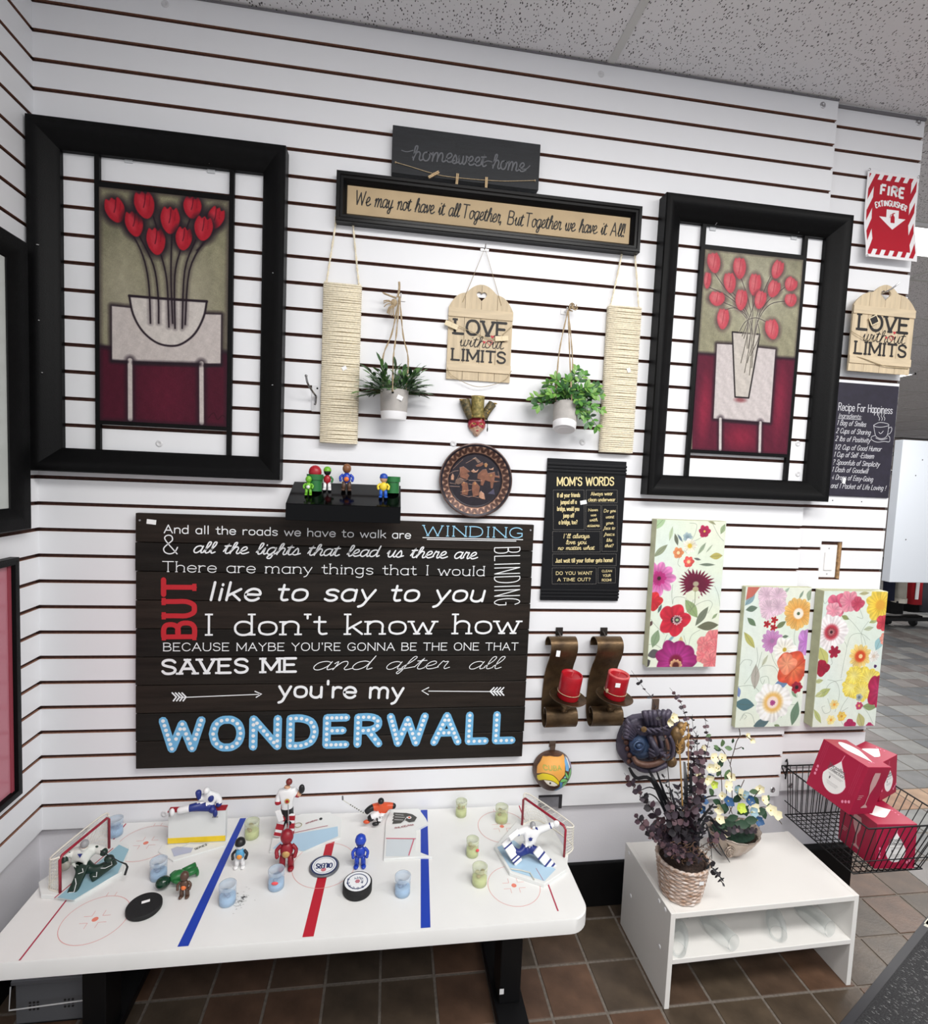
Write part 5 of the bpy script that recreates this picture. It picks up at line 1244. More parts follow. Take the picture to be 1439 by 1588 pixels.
def lobe(pts, rr, m, nm='headdress_lobe'):
    b = B(); b.tube(cr(pts, 5), [rr[0] + (rr[1] - rr[0]) * (i / (len(pts) * 5 - 5)) ** .8 for i in range(len(cr(pts, 5)))], 10); o = b.obj(nm, m, t, smooth=True)
    b = B(); e = cr(pts, 5)[-1]; b.tube([(e[0] + rr[1] * math.cos(a), e[1] + rr[1] * math.sin(a) * .8, e[2]) for a in [6.283 * i / 14 for i in range(14)]], .0016, 5, closed=True); b.obj('lobe_rim', trim_g, o)
lobe([(1.273, -.016, 1.690), (1.272, -.018, 1.72), (1.272, -.018, 1.756)], (.019, .021), hatg)
lobe([(1.254, -.012, 1.688), (1.240, -.014, 1.716), (1.230, -.013, 1.744)], (.012, .016), hatd)
lobe([(1.293, -.012, 1.690), (1.304, -.014, 1.714), (1.320, -.013, 1.738)], (.012, .014), hatd)
b = B(); b.tube(cr([(1.247, -.018, 1.686), (1.262, -.026, 1.698), (1.273, -.028, 1.694), (1.285, -.026, 1.698), (1.299, -.018, 1.686)], 5), .003, 7); b.obj('headband', trim_g, t, smooth=True)
b = B(); b.tube([(1.302, -.02, 1.70), (1.305, -.02, 1.68), (1.306, -.02, 1.658)], .0012, 5); b.ball((1.306, -.02, 1.655), (.0022, .0022, .008), 6, 4); b.obj('tassel', blkb, t)
b = B(); [b.ball((1.304 + dx_, -.024, 1.706 + dz_), .0032, 7, 5) for dx_, dz_ in ((0, 0), (.004, .006), (-.002, .009))]; b.obj('bead_cluster', trim_g, t, smooth=True)

# ------------------------------------------------------------ floating shelf
t = thing('floating_shelf', 'glossy black floating shelf drooping above the plank sign', 'shelf', (.876, 0, 1.36))
gl_blk = mat('gloss_black', (4, 4, 5), .12, spec=.14, bump=.03, bscale=30)
b = B(); yf, yr_ = -.135, -.002
sh = [(yr_, 1.466), (yf, 1.4065), (yf, 1.3585), (yr_, 1.418)]
b.add([(x, y, z) for x in (.716, 1.040) for y, z in sh], [(0, 1, 2, 3), (7, 6, 5, 4), (0, 4, 5, 1), (1, 5, 6, 2), (2, 6, 7, 3), (3, 7, 4, 0)])
bevel(b.obj('shelf_board', gl_blk, t), .0012)
b = B(); b.box(.78, .98, -.003, 0, 1.40, 1.455); b.obj('wall_bracket', steel, t)
SHELF = lambda y: 1.4065 + (1.466 - 1.4065) * (y - yf) / (yr_ - yf)

# ------------------------------------------------------------ chrome coat hook
t = thing('coat_hook', 'chrome double coat hook on a clear plate beside the left rope panel', 'hook', (.775, 0, 1.68))
chrome = mat('chrome', (150, 150, 152), .15, 1.0)
b = B(); b.box(.762, .789, -.004, 0, 1.682, 1.761); bevel(b.obj('plate', mat('hook_plate', (222, 222, 224), .2), t), .001)
b = B(); b.tube(cr([(.776, -.004, 1.728), (.770, -.03, 1.735), (.757, -.05, 1.757), (.752, -.055, 1.778)], 6), .003, 8); b.ball((.752, -.055, 1.779), .0042, 8, 6); b.obj('upper_prong', chrome, t, smooth=True)
b = B(); b.tube(cr([(.776, -.004, 1.728), (.777, -.02, 1.722), (.777, -.028, 1.705), (.776, -.034, 1.700)], 6), .003, 8); b.obj('lower_prong', chrome, t, smooth=True)
for z in (1.752,):
    b = B(); b.lathe([(.003, 0), (.0025, .0016)], 10, XZ(.778, -.004, z)); b.obj('screw', blkb, t)

# ------------------------------------------------------------ scroll sconces with candles
bronze = mat('aged_bronze', (66, 52, 38), .42, metal=.7, rgb2=(112, 90, 64), scale=18, bump=.4, bscale=120)
wax = mat('red_wax', (168, 16, 32), .35, spec=.5, noise=.1, scale=40); waxt = mat('candle_top_wax', (206, 92, 92), .5, noise=.2, scale=60)
def strap(b, pts, w, th, x0, M=None):
    """flat metal strap of width w following (y, z) points"""
    p = cr(pts, 6); n = len(p); vs = []
    for i, (y, z) in enumerate(p):
        a = p[max(i - 1, 0)]; c = p[min(i + 1, n - 1)]; l = math.hypot(c[0] - a[0], c[1] - a[1]) or 1
        ny, nz_ = -(c[1] - a[1]) / l * th / 2, (c[0] - a[0]) / l * th / 2
        ww = w(i / (n - 1)) if callable(w) else w
        vs += [(x0 - ww / 2, y + ny, z + nz_), (x0 + ww / 2, y + ny, z + nz_), (x0 + ww / 2, y - ny, z - nz_), (x0 - ww / 2, y - ny, z - nz_)]
    fs = [(i * 4 + k, i * 4 + (k + 1) % 4, i * 4 + 4 + (k + 1) % 4, i * 4 + 4 + k) for i in range(n - 1) for k in range(4)] + [(0, 1, 2, 3), (n * 4 - 4, n * 4 - 3, n * 4 - 2, n * 4 - 1)]
    b.add(vs, fs, M)
def sconce(x, label, lab_c, top_flat, extra):
    t = thing('candle_sconce', label, 'sconce', (x, 0, .69))
    b = B(); up = [(-.012, .955), (-.008, .970), (-.018, .984), (-.040, .990), (-.060, .978), (-.064, .955), (-.052, .925), (-.030, .89), (-.014, .85), (-.007, .80), (-.008, .755), (-.018, .715), (-.040, .694), (-.066, .700), (-.080, .724), (-.074, .750), (-.054, .760), (-.040, .748), (-.044, .734)]
    strap(b, up, lambda s: .098 - .008 * math.sin(s * 6), .0028, x); b.obj('scroll_strap', bronze, t, smooth=40)
    b = B(); tm = Matrix.Translation((x + .008, -.095, .805)) @ Matrix.Rotation(.13, 4, 'X') @ Matrix.Rotation(.09, 4, 'Y')
    b.lathe([(.012, -.030), (.019, -.020), (.021, -.010), (.013, -.003), (.040, -.001), (.055, .004), (.060, .009), (.0585, .010), (.052, .006), (.0, .003)], 32, tm); b.obj('drip_tray', bronze, t, smooth=50)
    b = B(); b.tube([(x + .005, -.094, .782), (x + .004, -.088, .768), (x + .002, -.075, .760)], .010, 8); b.obj('tray_stem', bronze, t, smooth=True)
    b = B(); b.box(x - .012, x + .012, -.004, 0, .985, 1.012); b.tube([(x - .006, -.003, 1.002), (x - .004, -.016, .996), (x - .002, -.022, .984)], .003, 6); b.obj('wall_bracket', mat('dark_steel', (66, 62, 60), .4, .8), t)
    bevel_ = None
    if lab_c: box_lab(x - .022, .945, .013, .020, -.068, -.1, 'price_sticker', sticker, t)
    # candle stands on the tray: its own thing
    c = thing('pillar_candle', lab_c and 'red pillar candle on the left bronze scroll sconce' or 'red pillar candle with a paler rim on the right bronze scroll sconce', 'candle', (x + .008, -.095, .810), rot=(.13, .09, 0), group=None)
    b = B(); b.lathe([(.0325, .001), (.034, .004), (.0345, .06), (.0345, .080), (.033, .083), (.030, .0825), (.026, .077), (.0, .075)], 32); b.obj('wax_body', wax, c, smooth=40, local=True)
    if not lab_c:
        b = B(); b.lathe([(.0348, .0785), (.0335, .0835), (.030, .0832), (.027, .0785)], 32, close=False); b.obj('pale_rim', waxt, c, smooth=True, local=True)
    b = B(); b.tube([(0, 0, .075), (.001, 0, .084), (.003, 0, .089)], .0011, 5); b.obj('wick', waxt, c, local=True)
    b = B(); b.tube([(.0356 * math.cos(a), .0356 * math.sin(a), .022) for a in [6.283 * i / 28 for i in range(28)]], .0013, 5, closed=True)
    if not lab_c: b.ball((-.034, -.012, .026), (.005, .004, .008), 7, 5)
    b.obj('twine_band', twine, c, local=True)
    if not lab_c: b = B(); b.box(-.022, -.006, -.0352, -.0335, .052, .066); b.obj('price_sticker', sticker, c, local=True)
sconce(1.585, 'bronze scroll wall sconce with a price sticker, left of the two', True, True, 0)
sconce(1.742, 'bronze scroll wall sconce without a sticker on its strap, right of the two', False, False, 0)

# ------------------------------------------------------------ painted coconut
t = thing('coconut_mask', 'round carved coconut painted with an eye, palm and CUBA', 'ornament', (1.583, 0, .455))
CX, CZ, CR_ = 1.583, .5235, .069
cc = lambda x, y: P(820 + x / 15.875, 1140 + y / 15.875, -.045)
cp = Paint(CX - CR_, CX + CR_, CZ - CR_, CZ + CR_, .0009, (84, 54, 34))
cdx, cdz = cp.X - CX, cp.Z - CZ
_k = np.maximum(np.abs(cdx), np.abs(cdz)) / np.maximum(np.hypot(cdx, cdz), 1e-6); cp.X, cp.Z = CX + cdx * _k, CZ + cdz * _k
cp.mottle(.22, 160, 2)
q = cc
sky_ = [q(*a) for a in ((190, 980), (230, 800), (380, 600), (560, 540), (900, 545), (930, 570), (870, 760), (850, 900), (720, 1050), (700, 1100), (560, 920), (420, 880), (300, 900))]
cp.poly(sky_, (246, 176, 84), .001); cp.ell(*q(420, 940), .016, .02, (250, 190, 110), soft=1, a=.6)
cp.line(sky_[:6], .0012, (60, 30, 20)); cp.poly([q(*a) for a in ((200, 1010), (300, 910), (420, 885), (560, 920), (660, 1010), (710, 1090), (690, 1170), (600, 1090), (480, 1050), (320, 1070), (230, 1150), (200, 1100))], (240, 216, 44), .001)
cp.line([q(*a) for a in ((200, 1010), (300, 910), (420, 885), (560, 920), (660, 1010), (710, 1090))], .0016, (50, 34, 20)); cp.poly([q(*a) for a in ((330, 1065), (480, 1055), (600, 1090), (690, 1165), (600, 1195), (480, 1190), (400, 1150))], (246, 240, 226), .001)
cp.line([q(*a) for a in ((230, 1150), (330, 1065), (480, 1050), (600, 1090), (700, 1180))], .0014, (50, 30, 20)); cp.ell(*q(485, 1120), .0030, .0042, (20, 16, 16))
cp.poly([q(*a) for a in ((230, 1150), (330, 1075), (400, 1150), (480, 1190), (600, 1200), (700, 1180), (690, 1260), (600, 1330), (610, 1400), (400, 1380))], (66, 36, 24), .001)
cp.poly([q(*a) for a in ((890, 640), (940, 580), (980, 680), (985, 800), (960, 860), (880, 820))], (120, 180, 226), .001); cp.poly([q(*a) for a in ((960, 590), (1010, 640), (1030, 800), (1000, 820), (980, 700))], (244, 244, 246), .001); cp.poly([q(*a) for a in ((1030, 640), (1090, 740), (1110, 900), (1080, 1000), (1050, 820))], (170, 166, 206), .001)
cp.poly([q(*a) for a in ((720, 1090), (800, 1080), (800, 1230), (850, 1300), (810, 1330), (700, 1340), (640, 1360), (610, 1320), (700, 1270), (740, 1200))], (90, 150, 200), .001); cp.poly([q(*a) for a in ((820, 990), (860, 940), (900, 1000))], (150, 214, 226), .001)
for pts in (((860, 840), (900, 880), (960, 980), (960, 1060), (880, 950)), ((1060, 830), (1000, 860), (965, 960), (970, 1060), (1050, 930)), ((730, 1090), (780, 1010), (860, 1010), (960, 1100), (830, 1100)), ((1080, 970), (1020, 1020), (975, 1110), (1060, 1070)), ((800, 1230), (820, 1130), (900, 1110), (960, 1120), (880, 1180), (840, 1270)), ((850, 1280), (870, 1190), (950, 1140), (930, 1250), (900, 1300)), ((1060, 1080), (1010, 1110), (980, 1130), (1010, 1210))):
    pp = [q(*a) for a in pts]; cp.poly(cr(pp, 4, True), (130, 204, 120), .001); cp.line(pp + [pp[0]], .0011, (30, 70, 40), .0008)
for q_, sm, sx, sy, d_, raw_ in text_strokes('CUBA', q(345, 820), q(770, 780), .013, 'sans', 0, 1.6): cp.line(q_, .0026, (90, 116, 50), .0008, smooth=False); cp.line(q_, .0014, (214, 222, 110), .0008, smooth=False)
def coco(X, Z):
    u, v = cdx / CR_, cdz / CR_; m = np.maximum(np.abs(u), np.abs(v)); r = np.hypot(u, v); k = m / np.maximum(r, 1e-6); u2, v2 = u * k, v * k
    wob = 1 + .02 * np.sin(3 * np.arctan2(v, u) + .6)
    y = -(.006 + .058 * np.sqrt(np.clip(1 - (u2 ** 2 + v2 ** 2) ** 1.4, 0, 1)))
    return np.stack([CX + u2 * CR_ * wob * .97, y, CZ + v2 * CR_ * wob * .97], -1)
ccm = printed('coconut_paint', .3, .6, 150); cp.obj('painted_shell', ccm, t, coco)
b = B(); b.lathe([(.058, 0), (.064, .006)], 32, XZ(CX, 0, CZ)); b.obj('shell_back', mat('coconut_husk', (70, 46, 30), .8, noise=.3, scale=90), t)
b = B(); b.box(1.572, 1.594, -.004, 0, .598, .618); b.box(1.575, 1.591, -.010, -.004, .590, .606); b.obj('wall_bracket', mat('rust_bracket', (110, 92, 80), .5, .5), t)

# ------------------------------------------------------------ carved relief mask behind the dried flowers
t = thing('carved_mask', 'large dark blue and purple carved face mask hung behind the dried flowers', 'mask', (1.93, 0, .53))
stone = mat('painted_stone', (52, 50, 66), .45, metal=.2, rgb2=(88, 80, 96), scale=26, bump=1.0, bscale=90)
bluest = mat('blue_stone', (42, 62, 100), .35, metal=.3, rgb2=(74, 92, 120), scale=30, bump=.8, bscale=90)
rust = mat('rust_stone', (84, 50, 46), .5, metal=.2, rgb2=(112, 84, 70), scale=30, bump=1.0, bscale=80)
oldg = mat('old_gold_stone', (140, 110, 70), .4, metal=.4, rgb2=(96, 76, 54), scale=40, bump=.8, bscale=80)
cm = lambda x, y, d=-.05: (lambda p: (p[0], d, p[1]))(P(930 + x / 3.969, 1040 + y / 3.969, d))
b = B(); pr = [(-.105, .02), (-.11, -.05), (-.07, -.10), (-.01, -.115), (.06, -.11), (.10, -.07), (.11, .02), (.09, .07), (-.06, .075)]
b.prism([(1.925 + x, .630 + z) for x, z in cr(pr, 4, True)], .03, XZ(0, 0, 0), c=.008); b.obj('back_slab', stone, t, smooth=50)
def lump(pts, m, nm):
    b = B()
    for (x, y, r, d) in pts:
        c = cm(x, y, -d); b.ball(c, r if isinstance(r, tuple) else (r, r * .7, r), 12, 8)
    return b.obj(nm, m, t, smooth=True)
lump([(255, 470, (.045, .03, .040), .035), (230, 450, (.030, .03, .03), .045)], bluest, 'cheek')
b = B(); c = cm(240, 462, -.072); b.tube([(c[0] + .017 * math.cos(a), c[1], c[2] + .015 * math.sin(a)) for a in [6.283 * i / 18 for i in range(18)]], .004, 6, closed=True); b.ball(c, (.010, .008, .009), 10, 6); b.obj('eye', bluest, t, smooth=True)
b = B(); b.tube([cm(*p) for p in cr([(205, 530, -.05), (235, 568, -.066), (300, 580, -.07), (370, 560, -.066), (420, 520, -.05)], 5)], [.007 + .004 * math.sin(math.pi * i / 20) for i in range(21)], 8); b.obj('lips', rust, t, smooth=True)
b = B(); b.tube([cm(*p) for p in cr([(200, 560, -.045), (250, 606, -.058), (330, 612, -.058), (410, 580, -.05)], 5)], .009, 8); b.obj('jaw', stone, t, smooth=True)
b = B(); b.tube([cm(*p) for p in cr([(300, 400, -.05), (330, 450, -.075), (350, 505, -.085), (310, 520, -.07)], 5)], .010, 8); b.obj('beak_nose', stone, t, smooth=True)
for k in range(6):
    b = B(); x = 292 + k * 24; b.tube([cm(*p) for p in cr([(x, 335, -.05), (x - 4 + (k - 3) * 2, 280, -.06), (x + (k - 2.5) * 7, 250, -.052)], 4)], [.0085] * 4 + [.0105] * 5, 8); b.obj('top_feather', stone, t, smooth=True)
for k in range(5):
    b = B(); b.tube([cm(*p) for p in cr([(225 - k * 4, 390 + k * 10, -.045), (185 - k * 6, 335 + k * 18, -.056), (160 - k * 5 + k * k, 300 + k * 26, -.045)], 4)], [.006] * 4 + [.009] * 5, 8); b.obj('side_feather', stone, t, smooth=True)
b = B(); pts = [cm(*p) for p in cr([(235, 352, -.055), (300, 368, -.066), (370, 366, -.066), (430, 345, -.055)], 8)]
for s_ in (0, math.pi): b.tube([(p[0], p[1] + .005 * math.cos(i * .8 + s_), p[2] + .006 * math.sin(i * .8 + s_)) for i, p in enumerate(pts)], .005, 7)
b.obj('twisted_headband', stone, t, smooth=True)
b = B(); c = cm(270, 360, -.074); b.lathe([(.010, 0), (.010, .003), (.006, .005)], 14, XZ(*c)); b.obj('medallion', oldg, t, smooth=40)
for k in range(5):
    b = B(); b.tube([cm(*p) for p in cr([(300 + k * 32, 400, -.045), (310 + k * 36, 470, -.055), (300 + k * 34, 540, -.045)], 4)], .007, 7); b.obj('hair_lock', (stone, rust)[k % 2], t, smooth=True)
lump([(165, 440, .010, .035), (170, 480, .009, .035), (185, 520, .010, .035), (180, 560, .009, .035), (150, 410, .009, .032)], rust, 'ear_beads')
b = B()
for (x, y) in ((300, 480), (330, 470), (300, 500), (345, 490), (370, 505)): b.tube([cm(x, y, -.075), cm(x + 34, y + 22, -.085), cm(x + 60, y + 12, -.075)], [.004, .007, .003], 6)
b.obj('scroll_ornament', stone, t, smooth=True)
lump([(470, 400, (.022, .02, .035), .03), (490, 460, (.02, .02, .03), .03), (500, 350, (.018, .016, .02), .03), (440, 560, (.02, .016, .02), .03)], oldg, 'side_ornament')
b = B(); c = cm(345, 200, -.004); b.box(c[0] - .012, c[0] + .012, -.005, 0, c[2] - .03, c[2] + .014); b.tube([cm(345, 225, -.005), cm(345, 235, -.02), cm(350, 250, -.03)], .003, 6); b.obj('wall_bracket', mat('rust_bracket', (110, 92, 80), .5, .5), t)
# ------------------------------------------------------------ leaf kit
def frame_m(p, d, up, s=1.0, sy=None):
    d = Vector(d).normalized(); up = Vector(up); y = up.cross(d)
    if y.length < 1e-4: y = Vector((0, 1, 0)).cross(d)
    y.normalize(); z = d.cross(y)
    sy = sy or s
    return Matrix(((d.x * s, y.x * sy, z.x * s, p[0]), (d.y * s, y.y * sy, z.y * s, p[1]), (d.z * s, y.z * sy, z.z * s, p[2]), (0, 0, 0, 1)))
def leaf_mesh(name, m, wid=.3, fold=.12, droop=.15, disc=False):
    b = B(); t = [0, .15, .4, .7, 1.0]
    w = (lambda a: wid * math.sin(math.pi * min(1, a * .98 + .02)) ** (.5 if disc else .8))
    vs = []
    for a in t: vs += [(a, -w(a) / 1, fold * w(a) * 1.5 - droop * a * a), (a, 0, -droop * a * a), (a, w(a) / 1, fold * w(a) * 1.5 - droop * a * a)]
    b.add(vs, [(i * 3 + k, i * 3 + k + 1, i * 3 + k + 4, i * 3 + k + 3) for i in range(4) for k in (0, 1)])
    return b.mesh(name, m, smooth=True)
gA = [mat('leaf_green_%d' % k, c, .4, noise=.25, scale=60) for k, c in enumerate([(48, 84, 44), (34, 62, 36), (84, 124, 64), (26, 48, 30)])]
gB = [mat('leaf_bright_%d' % k, c, .4, noise=.25, scale=60) for k, c in enumerate([(84, 138, 56), (48, 92, 44), (116, 160, 72), (30, 58, 34)])]
narrow = [leaf_mesh('leaf', m, .2) for m in gA]
broad = [leaf_mesh('leaf', m, .27) for m in gB]
gstem = mat('green_stem', (58, 84, 42), .6)
concrete = mat('grey_concrete', (176, 172, 168), .85, noise=.08, scale=40, bump=.3, bscale=160)
wglaze = mat('white_dip_glaze', (240, 240, 242), .35)
soil = mat('dark_pot_fill', (24, 26, 20), .95)

def pot(t, r, h):
    b = B(); b.lathe([(r * .93, h * .27), (r, h), (r * .9, h), (r * .86, h * .8)], 36, close=False); b.obj('pot_body', concrete, t, smooth=50, local=True)
    b = B(); b.lathe([(0.0001, 0), (r * .84, 0), (r * .87, .003), (r * .934, h * .27)], 36, close=False); b.obj('white_dipped_foot', wglaze, t, smooth=50, local=True)
    b = B(); b.lathe([(.0001, h * .82), (r * .86, h * .8)], 24, close=False); b.obj('filling', soil, t, local=True)
    b = B(); b.lathe([(.0035, 0), (.0035, .0012)], 10, Matrix.Translation((-r * .12, -r * .985, h * .86)) @ Matrix.Rotation(math.pi / 2, 4, 'X')); b.obj('cord_hole', soil, t, local=True)

def foliage(t, meshes, r, c, n, L, leafL, seed, zf, spread, droop, per):
    rr = random.Random(seed); st = B()
    for k in range(n):
        a = rr.uniform(0, 2 * math.pi); el = rr.uniform(*zf)
        d = Vector((math.cos(a) * math.cos(el) * spread[0], math.sin(a) * math.cos(el) * spread[1], math.sin(el)))
        p = Vector(c) + Vector((math.cos(a) * r * .5, math.sin(a) * r * .5, 0)); ln = L * rr.uniform(.65, 1.05); pts = [p.copy()]
        for i in range(6):
            d = (d + Vector((0, 0, -droop))).normalized() if i > 1 else d.normalized(); q = pts[-1] + d * ln / 6
            if base(t).y + q.y > -.008: q.y = -.008 - base(t).y
            pts.append(q)
        st.tube(pts, .0009, 4)
        for i in range(per):
            s = .25 + .75 * (i + 1) / per; j = min(5, int(s * 6)); q = pts[j].lerp(pts[min(6, j + 1)], s * 6 - j)
            side = Vector((0, 0, 1)).cross(d).normalized() * (1 if i % 2 else -1)
            dd = (d * .9 + side * .8 + Vector((rr.uniform(-.3, .3), rr.uniform(-.3, .3), rr.uniform(-.1, .4)))) if i < per - 1 else d
            q = Vector((q.x, min(q.y, -.012 - base(t).y), q.z))
            dd = dd.normalized()
            if base(t).y + q.y + dd.y * leafL > -.004: dd.y = min(dd.y, (-.004 - base(t).y - q.y) / leafL)
            inst('leaf', meshes[rr.choice((0, 0, 1, 2, 3)) if i < per - 2 else rr.choice((0, 2))], t, frame_m(q, dd, (rr.uniform(-.3, .3), -.4, 1), leafL * rr.uniform(.75, 1.15)))
    o = st.obj('stems', gstem, t, local=True); o['kind'] = 'stuff'

t = thing('hanging_plant', 'dense fine-leaved green plant in a grey pot hung on jute, left of the centre sign', 'hanging plant', (1.011, -.062, 1.664))
pot(t, .0425, .088)
foliage(t, narrow, .04, (0, -.006, .078), 58, .086, .030, 3, (.0, 1.45), (1.3, 1.0), .06, 5)
tops = (.006, .040, .376)
b = B()
for (x, y, z) in ((-.006, -.042, .078), (-.034, .008, .085), (.034, .012, .085)):
    q = cr([(x, y, z), (x * 1.1 - .0, y * .9, z + .1), (x * .5 + tops[0] * .5, y * .4 + .02, .26), tops], 8)
    for s_ in (0, math.pi): b.tube([(p[0] + .0013 * math.cos(i * .8 + s_), p[1] + .0013 * math.sin(i * .8 + s_), p[2]) for i, p in enumerate(q)], .0015, 5)
b.obj('hanging_cord', twine, t, local=True)
b = B(); rr = random.Random(2)
b.ball((-.010, .036, .355), (.010, .007, .012), 8, 6)
for k in range(12):
    a = rr.uniform(2.6, 4.6); b.tube(cr([(-.008, .034, .35), (-.008 + .02 * math.cos(a), .028, .35 + .02 * math.sin(a)), (-.012 + .03 * math.cos(a + .3), .03, .348 + .036 * math.sin(a + .2))], 3), .0014, 4)
b.tube(cr([(-.004, .036, .37), (-.02, .03, .372), (-.046, .03, .380)], 4), [.003] * 8 + [.001], 5); b.tube(cr([(0, .03, .37), (.004, .028, .395), (.003, .028, .415)], 4), .0035, 5)
b.obj('cord_knot', twine, t, local=True)
b = B(); b.box(-.012, .012, -.0006, .0006, -.009, .009, Matrix.Translation((.016, -.0405, .062)) @ Matrix.Rotation(.4, 4, 'Y') @ Matrix.Scale(.7, 4)); b.obj('price_sticker', sticker, t, local=True)

t = thing('hanging_plant', 'loose broad-leaved bright green plant in a tilted grey pot hung on jute', 'hanging plant', (1.540, -.075, 1.700))
Rt = Matrix.Rotation(.13, 4, 'Y') @ Matrix.Rotation(-.33, 4, 'X')
r, h = .0385, .084
def tl(m): return Rt @ Matrix.Translation((0, 0, -h / 2)) @ m
b = B(); b.lathe([(r * .95, h * .27), (r, h), (r * .9, h), (r * .86, h * .8)], 36, tl(Matrix.Identity(4)), close=False); b.obj('pot_body', concrete, t, smooth=50, local=True)
b = B(); b.lathe([(.0001, .0), (r * .5, 0), (r * .52, .0012), (r * .86, .001), (r * .9, .003), (r * .955, h * .27)], 36, tl(Matrix.Identity(4)), close=False); b.obj('white_dipped_foot', wglaze, t, smooth=50, local=True)
b = B(); b.lathe([(.0001, h * .82), (r * .86, h * .8)], 24, tl(Matrix.Identity(4)), close=False); b.obj('filling', soil, t, local=True)
rr = random.Random(8); stB = B()
lp = lambda u, v, d: (lambda q: Vector((q[0] - 1.540, d + .075, q[1] - 1.700)))(P(u, v, d))
org = Rt @ Vector((0, 0, h / 2))
STEMS = [((828, 617), -.05), ((835, 628), -.07), ((850, 596), -.04), ((862, 588), -.06), ((880, 590), -.09), ((894, 575), -.05), ((905, 582), -.07), ((910, 600), -.09), ((918, 610), -.06), ((926, 600), -.04), ((930, 612), -.05), ((932, 635), -.05), ((925, 660), -.06), ((912, 655), -.09), ((900, 640), -.10), ((898, 622), -.11), ((885, 605), -.11), ((872, 600), -.10), ((846, 612), -.08), ((916, 630), -.1), ((908, 642), -.05), ((856, 610), -.1)]
for (uv, d) in STEMS:
    tip = lp(uv[0], uv[1], d); o0 = org + Vector((rr.uniform(-.02, .02), rr.uniform(-.015, .015), -.005)); mid = (o0 + tip) / 2 + Vector((0, -.005, .018))
    pts = [Vector(p) for p in cr([o0, mid, tip], 5)]; stB.tube(pts, .0011, 4)
    for i in range(3, len(pts)):
        dd = (pts[i] - pts[i - 1]).normalized()
        for sgn in (-1, 1):
            side = Vector((0, -1, .2)).cross(dd).normalized() * sgn
            v = (dd * .7 + side * .9 + Vector((0, rr.uniform(-.5, .1), rr.uniform(-.2, .3)))).normalized()
            if i % 2 and rr.random() < .5: continue
            inst('leaf', broad[rr.choice((0, 1, 2, 3, 0, 1)) if i < 8 else rr.choice((0, 2, 1))], t, frame_m(pts[i], v, (rr.uniform(-.2, .2), -1, .6), .024 * rr.uniform(.8, 1.2)))
    inst('leaf', broad[rr.choice((0, 2))], t, frame_m(tip, (tip - pts[-2]), (0, -1, .5), .026))
stB.obj('stems', gstem, t, local=True)['kind'] = 'stuff'
b = B(); tp = (.008, .052, .345)
for (x, y, z) in ((.006, -.036, .036), (-.034, .0, .05), (.030, .012, .04)):
    q = cr([Rt @ Vector((x, y, z)), (x * .7, y * .5 + .02, .2), tp], 10)
    for s_ in (0, math.pi): b.tube([(p[0] + .0012 * math.cos(i * .8 + s_), p[1] + .0012 * math.sin(i * .8 + s_), p[2]) for i, p in enumerate(q)], .0014, 5)
b.obj('hanging_cord', twine, t, local=True)
b = B()
for k in range(14): a = rr.uniform(0, 6.28); b.tube(cr([(.018, .05, .352), (.020 + .012 * math.cos(a), .045 + .008 * math.sin(a * 2), .352 + .012 * math.sin(a)), (.022 + .014 * math.cos(a + .8), .045, .352 + .012 * math.sin(a + .8))], 3), .0017, 4)
b.obj('cord_knot', twine, t, local=True)
for (nm, x, z, lb) in (('L', 1.021, 2.045, 'small white slat hook carrying the fine-leaved hanging plant'), ('R', 1.545, 2.048, 'small white slat hook carrying the broad-leaved hanging plant')):
    b = B(); b.box(x - .014, x + .014, -.003, .0, z - .012, z + .006); b.tube([(x, -.002, z), (x, -.012, z - .004), (x, -.024, z + .004)], .002, 6)
    tag(b.obj('wall_hook', plas), lb, 'hook')

# ------------------------------------------------------------ white low shelf unit
lam = mat('white_melamine', (232, 230, 226), .4, noise=.015, scale=6)
t = thing('shelf_unit', 'low white open shelf unit standing on the brown tiles', 'shelf', (2.145, -.21, 0))
b = B(); b.box(1.836, 1.851, -.366, -.070, 0.0005, .2915); bevel(b.obj('side_panel', lam, t), .0012)
b = B(); b.box(2.438, 2.453, -.352, -.060, 0.0005, .2915); bevel(b.obj('side_panel', lam, t), .0012)
def slab(z0, z1, nm):
    b = B(); b.add([(x, y, z) for z in (z0, z1) for (x, y) in ((1.851, -.3655), (2.438, -.3525), (2.438, -.061), (1.851, -.071))], [(0, 1, 2, 3), (4, 5, 6, 7), (0, 1, 5, 4), (1, 2, 6, 5), (2, 3, 7, 6), (3, 0, 4, 7)]); bevel(b.obj(nm, lam, t), .0012)
slab(.2745, .2908, 'top_panel'); slab(.136, .151, 'shelf_board')
for (y, z) in ((-.10, .275), (-.13, .150), (-.30, .275), (-.32, .15), (-.335, .278)):
    b = B(); b.lathe([(.006, 0), (.006, .0012), (.004, .002)], 12, Matrix.Translation((1.836, y, z)) @ Matrix.Rotation(-math.pi / 2, 4, 'Y')); b.obj('screw_cover', wglaze, t)

